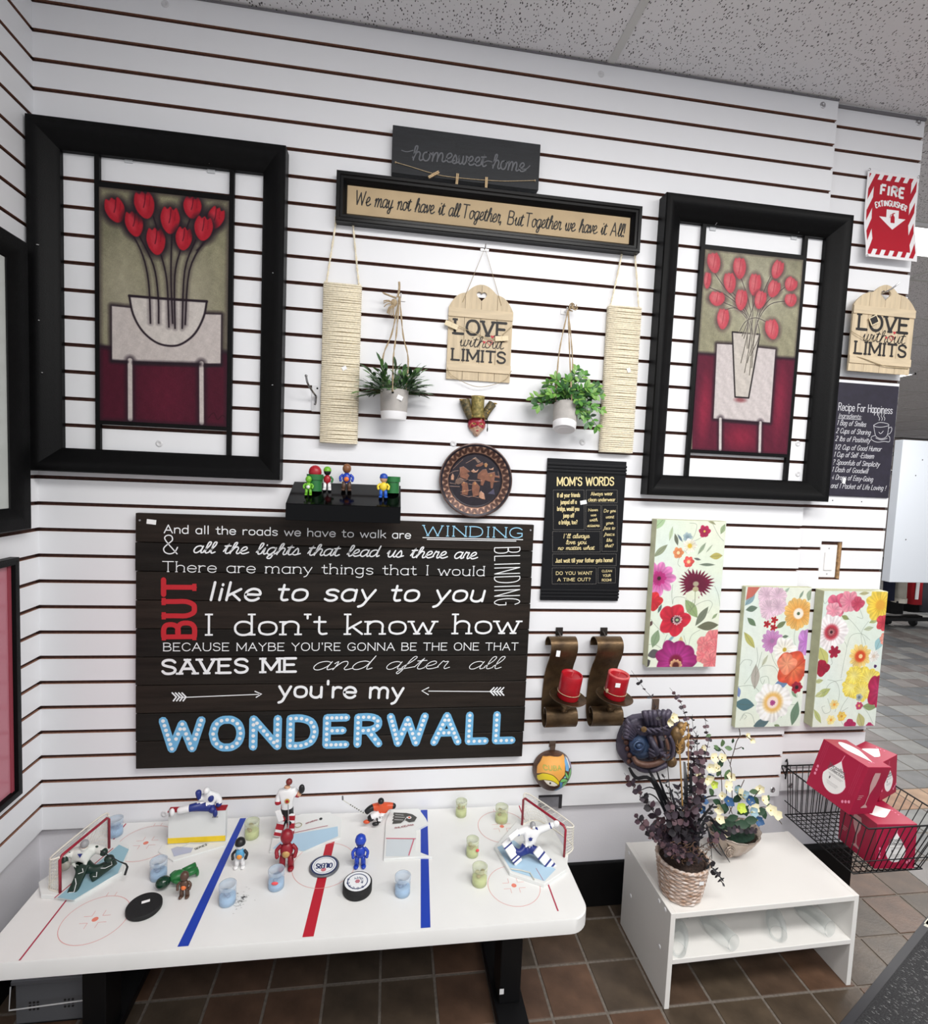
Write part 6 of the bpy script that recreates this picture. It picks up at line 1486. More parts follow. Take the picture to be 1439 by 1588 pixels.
glassm = bpy.data.materials.new('clear_glass'); glassm.use_nodes = True; nt = glassm.node_tree; nt.nodes.clear()
o_ = nt.nodes.new('ShaderNodeOutputMaterial'); mx = nt.nodes.new('ShaderNodeMixShader'); tr = nt.nodes.new('ShaderNodeBsdfTransparent'); gs = nt.nodes.new('ShaderNodeBsdfPrincipled'); lw2 = nt.nodes.new('ShaderNodeLayerWeight')
tr.inputs[0].default_value = (.96, .97, .97, 1); gs.inputs['Base Color'].default_value = (.8, .82, .82, 1); gs.inputs['Roughness'].default_value = .04; gs.inputs['Specular IOR Level'].default_value = 1
lw2.inputs[0].default_value = .12; mr = nt.nodes.new('ShaderNodeMapRange'); mr.inputs['To Min'].default_value = .015; mr.inputs['To Max'].default_value = .55
nt.links.new(lw2.outputs['Facing'], mr.inputs[0]); nt.links.new(mr.outputs[0], mx.inputs[0]); nt.links.new(tr.outputs[0], mx.inputs[1]); nt.links.new(gs.outputs[0], mx.inputs[2]); nt.links.new(mx.outputs[0], o_.inputs[0])
c2 = lambda x, y: (860 + x / 2.485, 1380 + y / 2.485)
def flute(m, s, label):
    p = Vector((*PZ(*c2(*m), .176), .176)); q = Vector((*PZ(*c2(*s), .166), .166))
    d = (q - p).normalized(); Lg = .165
    t = thing('champagne_flute', label, 'glass', tuple(p), rot=(Vector((0, 0, 1)).rotation_difference(d)).to_matrix(), group='champagne flutes lying in the white shelf unit')
    b = B(); prof = [(.0225, 0), (.0235, .002), (.0265, .03), (.0275, .055), (.024, .085), (.015, .108), (.006, .120), (.0035, .128)]
    b.lathe(prof, 28, close=False); b.lathe([(r - .0011, z) for r, z in prof[:6]] + [(.0001, .112)], 28, close=False); b.obj('bowl', glassm, t, smooth=True, local=True)
    b = B(); b.tube([(.023 * math.cos(a), .023 * math.sin(a), 0) for a in [6.283 * i / 28 for i in range(28)]], .0007, 5, closed=True); b.obj('rim', glassm, t, smooth=True, local=True)
    b = B(); b.lathe([(.0035, .128), (.003, .145), (.003, .150), (.010, .158), (.0225, .163), (.0228, .1645), (.0001, .165)], 24, close=False); b.obj('stem_and_foot', glassm, t, smooth=True, local=True)
flute((472, 228), (486, 120), 'clear champagne flute lying by the left side panel inside the white shelf unit')
flute((690, 205), (570, 105), 'clear champagne flute lying second from the left inside the white shelf unit')
flute((862, 170), (842, 75), 'clear champagne flute lying third from the left inside the white shelf unit')
flute((1062, 150), (940, 62), 'clear champagne flute lying by the right side panel inside the white shelf unit')

# ------------------------------------------------------------ wicker pot with dried flowers
t = thing('wicker_basket', 'whitewashed wicker pot on the front left of the white shelf unit', 'basket', (1.905, -.292, .2912))
wk = [mat('wicker_0', (176, 142, 116), .8, noise=.35, scale=60, rgb2=(226, 216, 210), bump=.5, bscale=200), mat('wicker_1', (150, 116, 92), .8, rgb2=(208, 190, 178), noise=.3, scale=70, bump=.5, bscale=200)]
bx, by, bz = 1.905, -.292, .2915; HB = .112
rad = lambda s: .0545 + .0165 * s ** .8
for k in range(17):
    s = (k + .5) / 17; R_ = rad(s); n = 72; b = B()
    b.tube([(bx + (R_ + .0020 * math.sin(12 * a + math.pi * k)) * math.cos(a), by + (R_ + .0020 * math.sin(12 * a + math.pi * k)) * math.sin(a), bz + .003 + s * (HB - .006) + .0008 * math.sin(12 * a + math.pi * k)) for a in [2 * math.pi * i / n for i in range(n)]], .0034, 5, closed=True)
    b.obj('cane_row', wk[k % 2], t, smooth=True)
b = B()
for q in (0, math.pi): b.tube([(bx + (.0725 + .002 * math.cos(14 * a + q)) * math.cos(a), by + (.0725 + .002 * math.cos(14 * a + q)) * math.sin(a), bz + HB + .003 * math.sin(14 * a + q) * .6 - .001) for a in [2 * math.pi * i / 96 for i in range(96)]], .0034, 6, closed=True)
b.obj('braided_rim', wk[0], t, smooth=True)
b = B(); b.lathe([(.0001, 0), (.053, 0), (.0535, .002)], 32, Matrix.Translation((bx, by, bz)), close=False); b.lathe([(rad(0) - .003, .002), (rad(1) - .004, HB)], 32, Matrix.Translation((bx, by, bz)), close=False); b.obj('liner', wk[1], t, smooth=True)
x, z = P(1087, 1369, -.36); box_lab(x, z, .014, .01, -.3625, 0, 'price_sticker', sticker, t)

t = thing('dried_flowers', 'tall dark dried flower arrangement of purple eucalyptus in the wicker pot', 'flower arrangement', (bx, by, bz + .1))
purp = [mat('dried_purple_%d' % k, c, .6, noise=.3, scale=70) for k, c in enumerate([(74, 54, 64), (50, 38, 48), (96, 72, 78), (32, 27, 33)])]
dark = [mat('dried_dark_%d' % k, c, .55, noise=.3, scale=60) for k, c in enumerate([(30, 30, 36), (38, 34, 42), (24, 28, 30)])]
disc = [leaf_mesh('leaf', m, .46, .1, .1, True) for m in purp]; dleaf = [leaf_mesh('leaf', m, .2) for m in dark]
dstem = mat('dried_stem', (44, 36, 34), .7)
c5 = lambda x, y: (930 + x / 3.969, 1040 + y / 3.969)
rr = random.Random(21); OB = base(t)
def w5(x, y, d): q = P(*c5(x, y), d); return Vector((q[0], d, q[1]))
root5 = [w5(x, y, d) for x, y, d in ((480, 1120, -.30), (520, 1130, -.29), (560, 1120, -.28), (440, 1110, -.30), (600, 1120, -.31))]
nst = 0
def spray(path, meshes, size, every, start=.15, w=.0011, pair=True, yr=.3):
    global nst; nst += 1
    d0 = path[-1][2]
    pts3 = [root5[nst % 5]] + [w5(x, y, d) for x, y, d in path[::-1]]
    c = [Vector(p) for p in cr(pts3, 6)]
    b = B(); b.tube(c, [w * (1.3 - .9 * i / len(c)) for i in range(len(c))], 5); b.obj('stem', dstem, t)
    L = sum((c[i + 1] - c[i]).length for i in range(len(c) - 1)); s = L * start; i = 0; acc = 0; k = 0
    while s < L * .97:
        while acc + (c[i + 1] - c[i]).length < s and i < len(c) - 2: acc += (c[i + 1] - c[i]).length; i += 1
        seg = c[i + 1] - c[i]; p = c[i] + seg * ((s - acc) / max(seg.length, 1e-6)); d = seg.normalized(); f = s / L
        for sg in ((-1, 1) if pair else (1,)):
            a = k * 1.57 + (0 if sg > 0 else math.pi); s1 = d.cross(Vector((0, 1, 0))).normalized(); s2 = d.cross(s1)
            v = (d * .5 + s1 * math.cos(a) + s2 * math.sin(a) * .8).normalized()
            inst('leaf', rr.choice(meshes), t, frame_m(p - OB, v, (rr.uniform(-.5, .5), -1, rr.uniform(-.2, .8)), 1.45 * size * rr.uniform(.75, 1.1) * (1.15 - .5 * f)))
        s += every * rr.uniform(.8, 1.25); k += 1
spray([(195, 0, -.22), (275, 115, -.23), (330, 190, -.24), (400, 420, -.26), (440, 800, -.28)], dleaf[:2] + disc[3:], .013, .030, .5)
spray([(430, 105, -.2), (495, 190, -.21), (530, 290, -.22), (560, 430, -.24), (560, 760, -.27)], disc[:3], .014, .016, .45)
spray([(600, 370, -.22), (585, 440, -.23), (570, 620, -.25), (550, 850, -.27)], dleaf + disc[3:], .014, .022, .3)
spray([(570, 270, -.21), (575, 360, -.21), (600, 430, -.22), (590, 700, -.26)], dleaf, .013, .024, .5)
spray([(650, 275, -.22), (655, 370, -.22), (670, 430, -.23), (640, 560, -.24), (600, 800, -.27)], disc, .014, .018, .35)
spray([(600, 480, -.26), (615, 560, -.27), (605, 680, -.28), (570, 820, -.29)], disc[:3], .021, .015, .25)
spray([(150, 630, -.24), (205, 705, -.25), (270, 780, -.26), (340, 880, -.27), (420, 1010, -.29)], disc, .018, .013, .2)
spray([(215, 880, -.28), (270, 950, -.29), (350, 1010, -.3), (420, 1060, -.3)], disc + disc[:2], .018, .012, .1)
spray([(430, 800, -.3), (440, 880, -.31), (460, 980, -.31)], disc, .019, .012, .1)
spray([(520, 820, -.3), (520, 900, -.31), (500, 1000, -.31)], disc, .018, .012, .1)
spray([(760, 1330, -.35), (740, 1270, -.355), (690, 1210, -.36), (640, 1150, -.345)], dleaf + disc[3:], .014, .012, .1)
spray([(970, 985, -.2), (900, 985, -.22), (820, 980, -.25), (700, 1040, -.28)], disc[1:], .013, .013, .2)
spray([(380, 1080, -.35), (420, 1090, -.35), (450, 1100, -.34)], disc, .016, .012, .1)
spray([(300, 1010, -.33), (350, 1040, -.33), (410, 1080, -.33)], disc, .014, .012, .1)
spray([(700, 830, -.25), (650, 900, -.27), (590, 1000, -.29)], dleaf, .018, .014, .1)
spray([(640, 700, -.24), (600, 850, -.27), (560, 1000, -.29)], disc, .018, .014, .15)
spray([(390, 640, -.25), (430, 760, -.26), (470, 920, -.28)], dleaf, .015, .017, .2)
spray([(470, 1190, -.375), (480, 1150, -.37), (500, 1120, -.35)], disc, .014, .009, .1)
spray([(560, 1200, -.375), (550, 1160, -.37), (530, 1120, -.35)], disc, .014, .009, .1)
spray([(400, 1130, -.37), (430, 1110, -.36), (470, 1100, -.34)], disc, .014, .009, .1)
spray([(630, 1180, -.37), (600, 1150, -.36), (560, 1110, -.34)], disc + dleaf, .014, .009, .1)
for pth in ([(330, 930), (400, 1000), (440, 1060)], [(420, 860), (450, 960), (480, 1060)], [(500, 800), (510, 920), (520, 1060)], [(580, 820), (570, 920), (560, 1060)], [(470, 900), (480, 980), (500, 1080)], [(620, 960), (600, 1010), (570, 1080)], [(540, 900), (540, 980), (530, 1080)], [(480, 700), (490, 850), (500, 1000)], [(540, 640), (540, 800), (540, 1000)], [(650, 960), (600, 1020), (560, 1080)], [(440, 930), (470, 1010), (490, 1080)], [(600, 900), (580, 1000), (560, 1060)]):
    spray([(x, y, -.28 - .01 * (k % 3)) for k, (x, y) in enumerate(pth)], dleaf + disc[1:2], .018, .010, .1)
bl = mat('black_grass_blade', (20, 21, 26), .45)
for pth, w in (([(180, 595), (225, 660), (330, 690), (470, 1050)], .006), ([(300, 610), (340, 680), (400, 800), (480, 1050)], .005), ([(350, 620), (400, 760), (450, 860), (500, 1060)], .004), ([(245, 740), (320, 720), (400, 800), (470, 1050)], .0022), ([(250, 790), (310, 760), (380, 830), (460, 1050)], .002), ([(520, 560), (530, 700), (530, 900), (530, 1080)], .006), ([(560, 600), (560, 750), (545, 900), (540, 1080)], .005), ([(700, 820), (650, 880), (600, 960), (560, 1080)], .004), ([(780, 1010), (720, 960), (660, 900), (580, 1060)], .004), ([(750, 960), (700, 930), (640, 930), (580, 1080)], .005), ([(800, 1180), (740, 1080), (680, 960), (600, 1070)], .0018), ([(750, 1140), (700, 1080), (660, 980), (590, 1080)], .0022), ([(690, 1160), (680, 1060), (650, 940), (590, 1070)], .002), ([(430, 720), (460, 820), (480, 930), (505, 1060)], .004), ([(620, 760), (600, 860), (580, 960), (550, 1070)], .004), ([(720, 770), (660, 780), (600, 830), (550, 1060)], .003)):
    q = [w5(x, y, -.27 - .02 * math.sin(x)) for x, y in pth]; c = [Vector(p) for p in cr(q, 6)]; b = B(); n = len(c); vs = []
    for i, p in enumerate(c):
        d = (c[min(i + 1, n - 1)] - c[max(i - 1, 0)]).normalized(); s = d.cross(Vector((0.2, 1, 0))).normalized() * w * (.12 + .88 * math.sin(math.pi * min(1, .15 + .8 * i / n)))
        vs += [p - s, p + Vector((0, -.001, 0)), p + s]
    b.add(vs, [(i * 3 + k, i * 3 + k + 1, i * 3 + k + 4, i * 3 + k + 3) for i in range(n - 1) for k in (0, 1)]); b.obj('grass_blade', bl, t, smooth=True)
bam = mat('tan_stick', (166, 128, 72), .55, noise=.2, scale=40); b = B()
b.tube([w5(490, 460, -.28), w5(500, 660, -.28), w5(510, 860, -.29), w5(515, 1050, -.3)], .0022, 6)
for k in range(16): a = rr.uniform(-1.2, 1.2); p = w5(490 + rr.uniform(-14, 10), 455 + rr.uniform(-10, 60), -.28); b.tube([p, p + Vector((.012 * math.sin(a), -.004, .016 * math.cos(a)))], [.0018, .0008], 4)
b.obj('tan_bamboo_stick', bam, t)
b = B()
for k in range(10): p = w5(525 + rr.uniform(-25, 22), 330 + k * 14, -.24 + rr.uniform(-.01, .01)); b.ball(p, (.006, .004, .008), 6, 4)
b.tube([w5(545, 330, -.25), w5(545, 560, -.26), w5(530, 1050, -.29)], .0016, 5); b.obj('golden_spike', bam, t)
b = B()
for k in range(46):
    x, y = rr.uniform(440, 690), rr.uniform(1060, 1170); p = w5(x, y, -.355 + rr.uniform(0, .03)); a = rr.uniform(0, 6.28); r0 = rr.uniform(.006, .014)
    b.tube([p + Vector((r0 * math.cos(a + q), -.003 * q, r0 * math.sin(a + q) * .7)) for q in (0, .8, 1.6, 2.4, 3.2)], .0009, 4)
o = b.obj('curled_moss', mat('brown_moss', (92, 68, 50), .9), t); o['kind'] = 'stuff'
b = B(); b.lathe([(.0001, .004), (.04, .002), (.064, -.004)], 24, Matrix.Translation((bx, by, bz + HB - .008)), close=False); b.obj('filling', mat('brown_litter', (58, 44, 38), .95, noise=.5, scale=160, bump=1), t)

# ------------------------------------------------------------ shell bowl with silk blossoms
shc = Vector((2.170, -.150, .2912))
t = thing('shell_bowl', 'silvery fluted shell-shaped bowl behind the wicker pot on the shelf unit', 'bowl', tuple(shc))
silver = mat('silvered_shell', (184, 172, 160), .22, .75, rgb2=(150, 132, 120), scale=14)
b = B(); n = 96; prof = [(.022, 0), (.026, .003), (.045, .022), (.064, .048), (.076, .074), (.080, .086), (.077, .086), (.062, .050), (.04, .02), (.0001, .012)]
vs = []
for k, (r, z) in enumerate(prof):
    for i in range(n):
        a = 2 * math.pi * i / n; w = 1 + (.022 * math.sin(17 * a + z * 30) * min(1, z * 30) if 0 < k < 8 else 0); vs.append((r * w * math.cos(a) * 1.12, r * w * math.sin(a) * .85, z + (.006 * math.sin(a * 2 + 1) if z > .06 else 0)))
b.add(vs, [(k * n + i, k * n + (i + 1) % n, (k + 1) * n + (i + 1) % n, (k + 1) * n + i) for k in range(len(prof) - 1) for i in range(n)]); b.obj('shell_body', silver, t, smooth=True, local=True)
b = B(); sp = []
for i in range(70): a = i * .28; r = .019 * (1 - i / 78); sp.append((-.046 + r * math.cos(a), -.052 - .0006 * i * .2, .046 + r * math.sin(a)))
b.tube(sp, [.0032 * (1 - i / 90) for i in range(70)], 6); b.obj('spiral_scroll', silver, t, smooth=True, local=True)
t = thing('blossom_arrangement', 'cream and blue silk blossoms with green leaves filling the shell bowl', 'flower arrangement', (2.17, -.15, .37))
OB = base(t); c7 = lambda x, y: (1080 + x / 7.5625, 1130 + y / 7.5625)
def w7(x, y, d): q = P(*c7(x, y), d); return Vector((q[0], d, q[1]))
cream = mat('cream_petal', (240, 232, 198), .6, noise=.06, scale=40); lime = mat('lime_petal', (190, 208, 80), .6, noise=.1, scale=40); blu = mat('blue_petal', (52, 92, 136), .6, noise=.25, scale=40); hyd = mat('pale_blue_petal', (150, 178, 188), .6, noise=.1, scale=60)
def petal(m): return leaf_mesh('petal', m, .42, .25, -.25, True)
ptl = {k: petal(m) for k, m in (('c', cream), ('l', lime), ('b', blu), ('h', hyd))}
yel = mat('flower_eye', (190, 170, 90), .7)
eye = B().ball((0, 0, 0), (.0025, .0025, .0025), 6, 4).mesh('flower_centre', yel)
bgl = [leaf_mesh('leaf', m, .3, .15, .1) for m in (mat('silk_leaf_0', (70, 98, 62), .5, noise=.2, scale=40), mat('silk_leaf_1', (36, 66, 44), .5, noise=.25, scale=40), mat('silk_leaf_2', (98, 126, 84), .5, noise=.2, scale=40))]
rr = random.Random(5)
def blossom(x, y, d, size, kind, n=5):
    p = w7(x, y, d); nrm = Vector((rr.uniform(-.5, .5), -1, rr.uniform(0, .8))).normalized(); s1 = nrm.cross(Vector((0, 0, 1))).normalized(); s2 = nrm.cross(s1)
    for k in range(n):
        a = 6.283 * k / n + rr.uniform(-.2, .2); v = s1 * math.cos(a) + s2 * math.sin(a) + nrm * .35
        inst('petal', ptl[kind], t, frame_m(p - OB, v, nrm, 1.5 * size * rr.uniform(.85, 1.1)))
    inst('flower_centre', eye, t, Matrix.Translation(p - OB + nrm * .002))
for (x, y, d, s, k) in ((190, 340, -.16, .013, 'c'), (150, 450, -.17, .014, 'c'), (120, 590, -.19, .015, 'c'), (230, 460, -.14, .012, 'c'), (405, 560, -.13, .013, 'c'), (350, 680, -.16, .015, 'c'), (500, 770, -.16, .014, 'c'), (740, 700, -.13, .013, 'c'), (780, 840, -.15, .013, 'c'), (870, 960, -.17, .015, 'c'), (940, 1010, -.16, .013, 'c'), (250, 930, -.2, .014, 'c'), (265, 1060, -.22, .012, 'c'), (670, 930, -.19, .013, 'c'), (340, 1230, -.24, .009, 'c'), (300, 340, -.13, .012, 'c'), (500, 930, -.21, .015, 'l'), (195, 650, -.2, .012, 'l'), (370, 850, -.2, .014, 'b'), (610, 830, -.18, .014, 'b'), (70, 840, -.2, .013, 'b'), (710, 1070, -.2, .014, 'b'), (150, 570, -.17, .012, 'b'), (60, 940, -.2, .012, 'b'), (460, 720, -.14, .013, 'h'), (640, 980, -.2, .015, 'h'), (560, 780, -.17, .012, 'h'), (-280, -130, -.22, .013, 'c'), (-330, -90, -.22, .012, 'c'), (60, 220, -.2, .010, 'c'), (640, 130, -.1, .010, 'c'), (590, 80, -.1, .008, 'c'), (20, 550, -.2, .010, 'c'), (300, 790, -.18, .011, 'c')): blossom(x, y, d, s, k)
for (x, y, d, L, a, k) in ((300, 210, -.12, .022, 1.8, 2), (330, 220, -.12, .018, -.1, 2), (290, 250, -.12, .018, 2.9, 1), (260, 240, -.12, .016, 2.5, 2), (390, 480, -.12, .026, -2.2, 2), (620, 740, -.14, .02, .2, 0), (600, 790, -.15, .028, -.7, 0), (790, 870, -.14, .022, 1.0, 0), (640, 810, -.17, .030, -.6, 1), (760, 930, -.17, .026, -1.2, 1), (190, 840, -.19, .024, -.4, 1), (300, 1090, -.22, .03, -.1, 1), (450, 1110, -.22, .032, 0, 1), (560, 1080, -.22, .03, .2, 1), (330, 1000, -.2, .026, 1.6, 1), (480, 1000, -.18, .03, .8, 0), (430, 860, -.16, .026, .9, 1), (250, 560, -.14, .024, 1.7, 0), (260, 460, -.14, .022, 1.2, 1), (150, 700, -.17, .022, -1, 0), (60, 700, -.2, .02, 2, 2), (560, 900, -.2, .026, -1.3, 1), (700, 1000, -.2, .026, .4, 1), (380, 950, -.21, .026, 2.6, 1), (420, 170, -.11, .012, 1.5, 1), (530, 220, -.1, .008, -.6, 1), (820, 900, -.15, .02, -.3, 0), (110, 90, -.2, .012, .4, 2), (90, 600, -.19, .018, 2.4, 0), (520, 690, -.13, .018, 2.8, 1), (640, 1120, -.2, .024, 2.9, 1), (360, 1060, -.235, .024, .5, 1), (250, 1150, -.23, .02, .2, 1)):
    p = w7(x, y, d); v = Vector((math.cos(a), rr.uniform(-.4, .1), math.sin(a))); inst('leaf', bgl[k], t, frame_m(p - OB, v, (0, -1, .5), L * 1.45))
brn = mat('brown_twig', (70, 54, 42), .7)
for pth in ([(420, 900), (410, 500), (395, 420), (440, 260), (470, 150), (510, 80), (500, 0)], [(400, 420), (360, 340), (320, 270), (290, 240)], [(450, 240), (490, 232), (530, 215)], [(500, 90), (560, 75), (600, 100), (640, 130)], [(300, 900), (290, 560), (240, 380), (190, 300)], [(560, 1000), (640, 850), (740, 720)], [(420, 1000), (360, 820), (350, 700)], [(600, 1000), (760, 920), (880, 960), (1000, 1120)], [(380, 1000), (560, 600)]):
    b = B(); b.tube(cr([w7(x, y, -.13 - .03 * (y > 600)) for x, y in pth], 4), .0013, 5); b.obj('twig', brn, t)
b = B(); b.ball((0, 0, -.012), (.070, .054, .018), 16, 8, Matrix.Translation(shc + Vector((0, 0, .088)))); b.obj('moss_bed', mat('dark_green_moss', (22, 50, 36), .9, noise=.4, scale=90, bump=1), t)

# ------------------------------------------------------------ wire basket on the wall end
wire = mat('black_wire', (22, 22, 24), .4, .3)
t = thing('wire_basket', 'black wire display basket hooked on the wall end holding red boxes', 'basket', (2.62, -.15, .30))
X0b, X1b, Y0b, Y1b, Zb = 2.495, 2.745, -.285, .008, .305
X0t, X1t, Y0t, Y1t, Zt = 2.475, 2.785, -.340, .010, .492
def wirep(pts, r=.0016, nm='wire', closed=False): b = B(); b.tube(pts, r, 6, closed=closed); return b.obj(nm, wire, t, smooth=True)
wirep([(X0t, Y1t, Zt), (X1t, Y1t, Zt), (X1t, Y0t, Zt), (X0t, Y0t, Zt)], .0028, 'top_rim', True)
wirep([(X0b, Y1b, Zb), (X1b, Y1b, Zb), (X1b, Y0b, Zb), (X0b, Y0b, Zb)], .0024, 'bottom_rim', True)
lerp = lambda a, c, s: a + (c - a) * s
for k in range(1, 12):
    s = k / 12; xb, xt = lerp(X0b, X1b, s), lerp(X0t, X1t, s)
    wirep([(xt, Y0t, Zt), (xb, Y0b, Zb), (xb, Y1b, Zb), (xt, Y1t, Zt)])
for k in range(0, 14):
    s = (k + .3) / 14; yb, yt = lerp(Y0b, Y1b, s), lerp(Y0t, Y1t, s)
    wirep([(X0t, yt, Zt), (X0b, yb, Zb), (X1b, yb, Zb), (X1t, yt, Zt)])
wirep([(X0b - .007, Y1b, .36), (X0b - .007, Y0b - .02, .36), (X1b + .012, Y0b - .02, .36)], .0018)
for x in (X0t + .01, X0t + .20):
    wirep([(x, Y1t, Zt - .05), (x, Y1t - .004, Zt + .012), (x + .003, .014, Zt + .022), (x + .003, .018, Zt + .012)], .0026, 'wall_hook')
wirep([(X0t - .012, Y1t - .002, Zt + .002), (X0t + .03, Y1t - .002, Zt + .002)], .0024); wirep([(X0t - .012, Y1t, Zt + .002), (X0t, Y1t - .01, Zt - .03)], .0024)
crim = mat('crimson_card', (166, 24, 62), .38, noise=.05, scale=8, spec=.5); crim2 = mat('dark_crimson_card', (128, 20, 46), .4, spec=.5); pinkp = mat('pink_print', (236, 140, 170), .5); whp = mat('white_label_print', (240, 238, 236), .5); greyp = mat('grey_label_text', (96, 92, 96), .6); ghost = mat('pale_glass_print', (206, 160, 160), .45); stripe = mat('thin_stripe_print', (196, 70, 104), .5)
TOPM = lambda z: Matrix(((1, 0, 0, 0), (0, 1, 0, 0), (0, 0, 1, z), (0, 0, 0, 1)))
SIDE = lambda x: Matrix(((0, 0, 1, x), (1, 0, 0, 0), (0, 1, 0, 0), (0, 0, 0, 1)))     # +x face: local x -> y
SIDEL = lambda x: Matrix(((0, 0, -1, x), (-1, 0, 0, 0), (0, 1, 0, 0), (0, 0, 0, 1)))
def drop(cx, cy, w, h, n=28):
    out = []
    for i in range(n):
        a = math.pi * 2 * i / n; r = 1; x = math.sin(a); y = -math.cos(a)
        if y > 0: x *= (1 - y) ** .75 * 1.0 if y > .0 else 1; y = y * 1.45
        out.append((cx + x * w / 2, cy - h * .12 + y * h * .41))
    return out
def gift(label, cx, rot, dims, flute_side=1, loc_local=True):
    w, d, h = dims
    g = thing('gift_box', label, 'box', cx, rot=rot, group=None)
    b = B(); b.box(-w / 2, w / 2, -d / 2, d / 2, -h / 2, h / 2); bevel(b.obj('carton', crim, g, local=True), .0012)
    b = B(); e = .0004
    F_ = XZ(0, -d / 2 - e, 0); Tm = TOPM(h / 2 + e); S_ = (SIDE(w / 2 + e) if flute_side > 0 else SIDEL(-w / 2 - e))
    b = B()
    def fill(poly, M, z=0): b.add([(x, y, z) for x, y in poly], [tuple(range(len(poly)))], M)
    dr = drop(0, .0, w * .50, h * .66); fill(dr, F_, .0002); dt = [(y_ * 1.0, -x_) for x_, y_ in drop(0, 0, d * .55, w * .74)]; fill(dt, Tm, .0002)
    o = b.obj('white_drop_label', whp, g, local=True)
    b = B(); ribbon(b, dr + [dr[0]], .0022, F_, 0); ribbon(b, [(w * .0, dr[14][1]), (w * .02, h * .44)], .0018, F_)
    for k in range(3):
        for (px, pz) in ((w * .30 + k * .008, -h * .36 + k * .006), (-w * .40, -h * .05 - k * .013)):
            fill([(px + .0035 * math.sin(a), pz + .0045 * -math.cos(a) * (1 if math.cos(a) > 0 else 1.3)) for a in [6.283 * i / 10 for i in range(10)]], F_, .0003)
        fill([(w * .34, -d * .2 + k * .012), (w * .34 + .006, -d * .2 + k * .012 + .003), (w * .34, -d * .2 + k * .012 + .006)], Tm, .0003)
    b.obj('pink_print', pinkp, g, local=True)
    b = B()
    for k in (0, 1, 2): ribbon(b, [(-w * .42 + k * .005, -h * .1), (-w * .42 + k * .005, h * .49)], .0005, F_, 0); ribbon(b, [(w * .34 + k * .005, -h * .15), (w * .34 + k * .005, h * .49)], .0005, F_, 0)
    b.obj('stripe_print', stripe, g, local=True)
    b = B(); s = w / .143
    lettering(b, 'Versailles', (-.028 * s, .018 * s), (.022 * s, .018 * s), .011 * s, Matrix.Translation((0, 0, 0)) @ F_ @ Matrix.Translation((0, 0, .0004)), w=.13, style='serif', serif=.5, k=0)
    lettering(b, 'Collection', (-.028 * s, .006 * s), (.026 * s, .006 * s), .011 * s, F_ @ Matrix.Translation((0, 0, .0004)), w=.13, style='serif', serif=.5, k=0)
    for k, (a, c) in enumerate(((-.022, .024), (-.018, .020))): ribbon(b, [(a * s, (-.003 - k * .004) * s), (c * s, (-.003 - k * .004) * s)], .0007, F_ @ Matrix.Translation((0, 0, .0004)), 0)
    for k in range(3): ribbon(b, [((-.02 + k * .002) * s, (-.028 - k * .004) * s), ((.018 - k * .002) * s, (-.028 - k * .004) * s)], .0005, F_ @ Matrix.Translation((0, 0, .0004)), 0)
    ribbon(b, [(-.014 * s, -.012 * s), (-.014 * s, -.018 * s)], .0035, F_ @ Matrix.Translation((0, 0, .0004)), 4); ribbon(b, [(-.014 * s, -.018 * s), (-.014 * s, -.022 * s)], .0008, F_ @ Matrix.Translation((0, 0, .0004)), 0)
    b.obj('label_text', greyp, g, local=True)
    b = B(); q = 1
    fl = [(-.016, .40), (.016, .40), (.019, .30), (.016, .12), (.006, -.02), (.0022, -.08), (.0022, -.30), (.018, -.36), (.018, -.38), (-.018, -.38), (-.018, -.36), (-.0022, -.30), (-.0022, -.08), (-.006, -.02), (-.016, .12), (-.019, .30)]
    fl = [(x * .9, y * h * .95) for x, y in fl]
    b.add([(x, y, .0003) for x, y in fl], [(0, 1, 2, 3, 4, 5, 12, 13, 14, 15), (5, 6, 11, 12), (6, 7, 8, 9, 10, 11)], S_)
    for k in range(3): ribbon(b, [(-d * .42, -h * .10 - k * .006), (-d * .42 + .026 - k * .004, -h * .10 - k * .006)], .0018, S_, 0)
    b.obj('flute_print', ghost, g, local=True)
    return g
Mup = Matrix([list(r) for r in _rot(1.137, .238, -2.457)])
gift('red gift box tilted on top, its label facing forward above the wire basket', (2.518, -.210, .582), Mup, (.143, .124, .167), 1)
Ml = Matrix.Rotation(-.07, 3, 'Z') @ Matrix.Rotation(-.03, 3, 'X')
gift('red gift box standing upright inside the wire basket behind the front wires', (2.648, -.208, .3825), Ml, (.136, .150, .146), -1)
gift('red gift box mostly hidden behind the tilted red box above the wire basket', (2.722, -.105, .532), Matrix.Rotation(.3, 3, 'Z') @ Matrix.Rotation(-.12, 3, 'Y'), (.10, .10, .14), 1)

# ------------------------------------------------------------ door mat
t = thing('door_mat', 'black speckled ribbed doormat with a grey rubber edge, lower right', 'mat', (2.9, -.6, 0))
matm = mat('mat_pile', (30, 30, 32), .95, scale=160, rgb2=(64, 64, 66), stretch=(1, 3, 1), bump=1.0, bscale=260, det=2)
rub = mat('rubber_edge', (52, 52, 56), .6)
a0 = Vector((3.05, -.103)); dv = Vector((-.9005, -.4348)); pv = Vector((.4348, -.9005))
def mp_(s, q): v = a0 + dv * s + pv * q; return (v.x, v.y)
b = B(); b.prism([mp_(-.5, 0), mp_(1.1, 0), mp_(1.1, 1.0), mp_(-.5, 1.0)], .006, c=.002); b.obj('rubber_backing', rub, t)
b = B(); b.prism([mp_(-.5, .024), mp_(1.08, .024), mp_(1.08, 1.0), mp_(-.5, 1.0)], .0125, c=.002); b.obj('pile', matm, t)
b = B(); rr = random.Random(6)
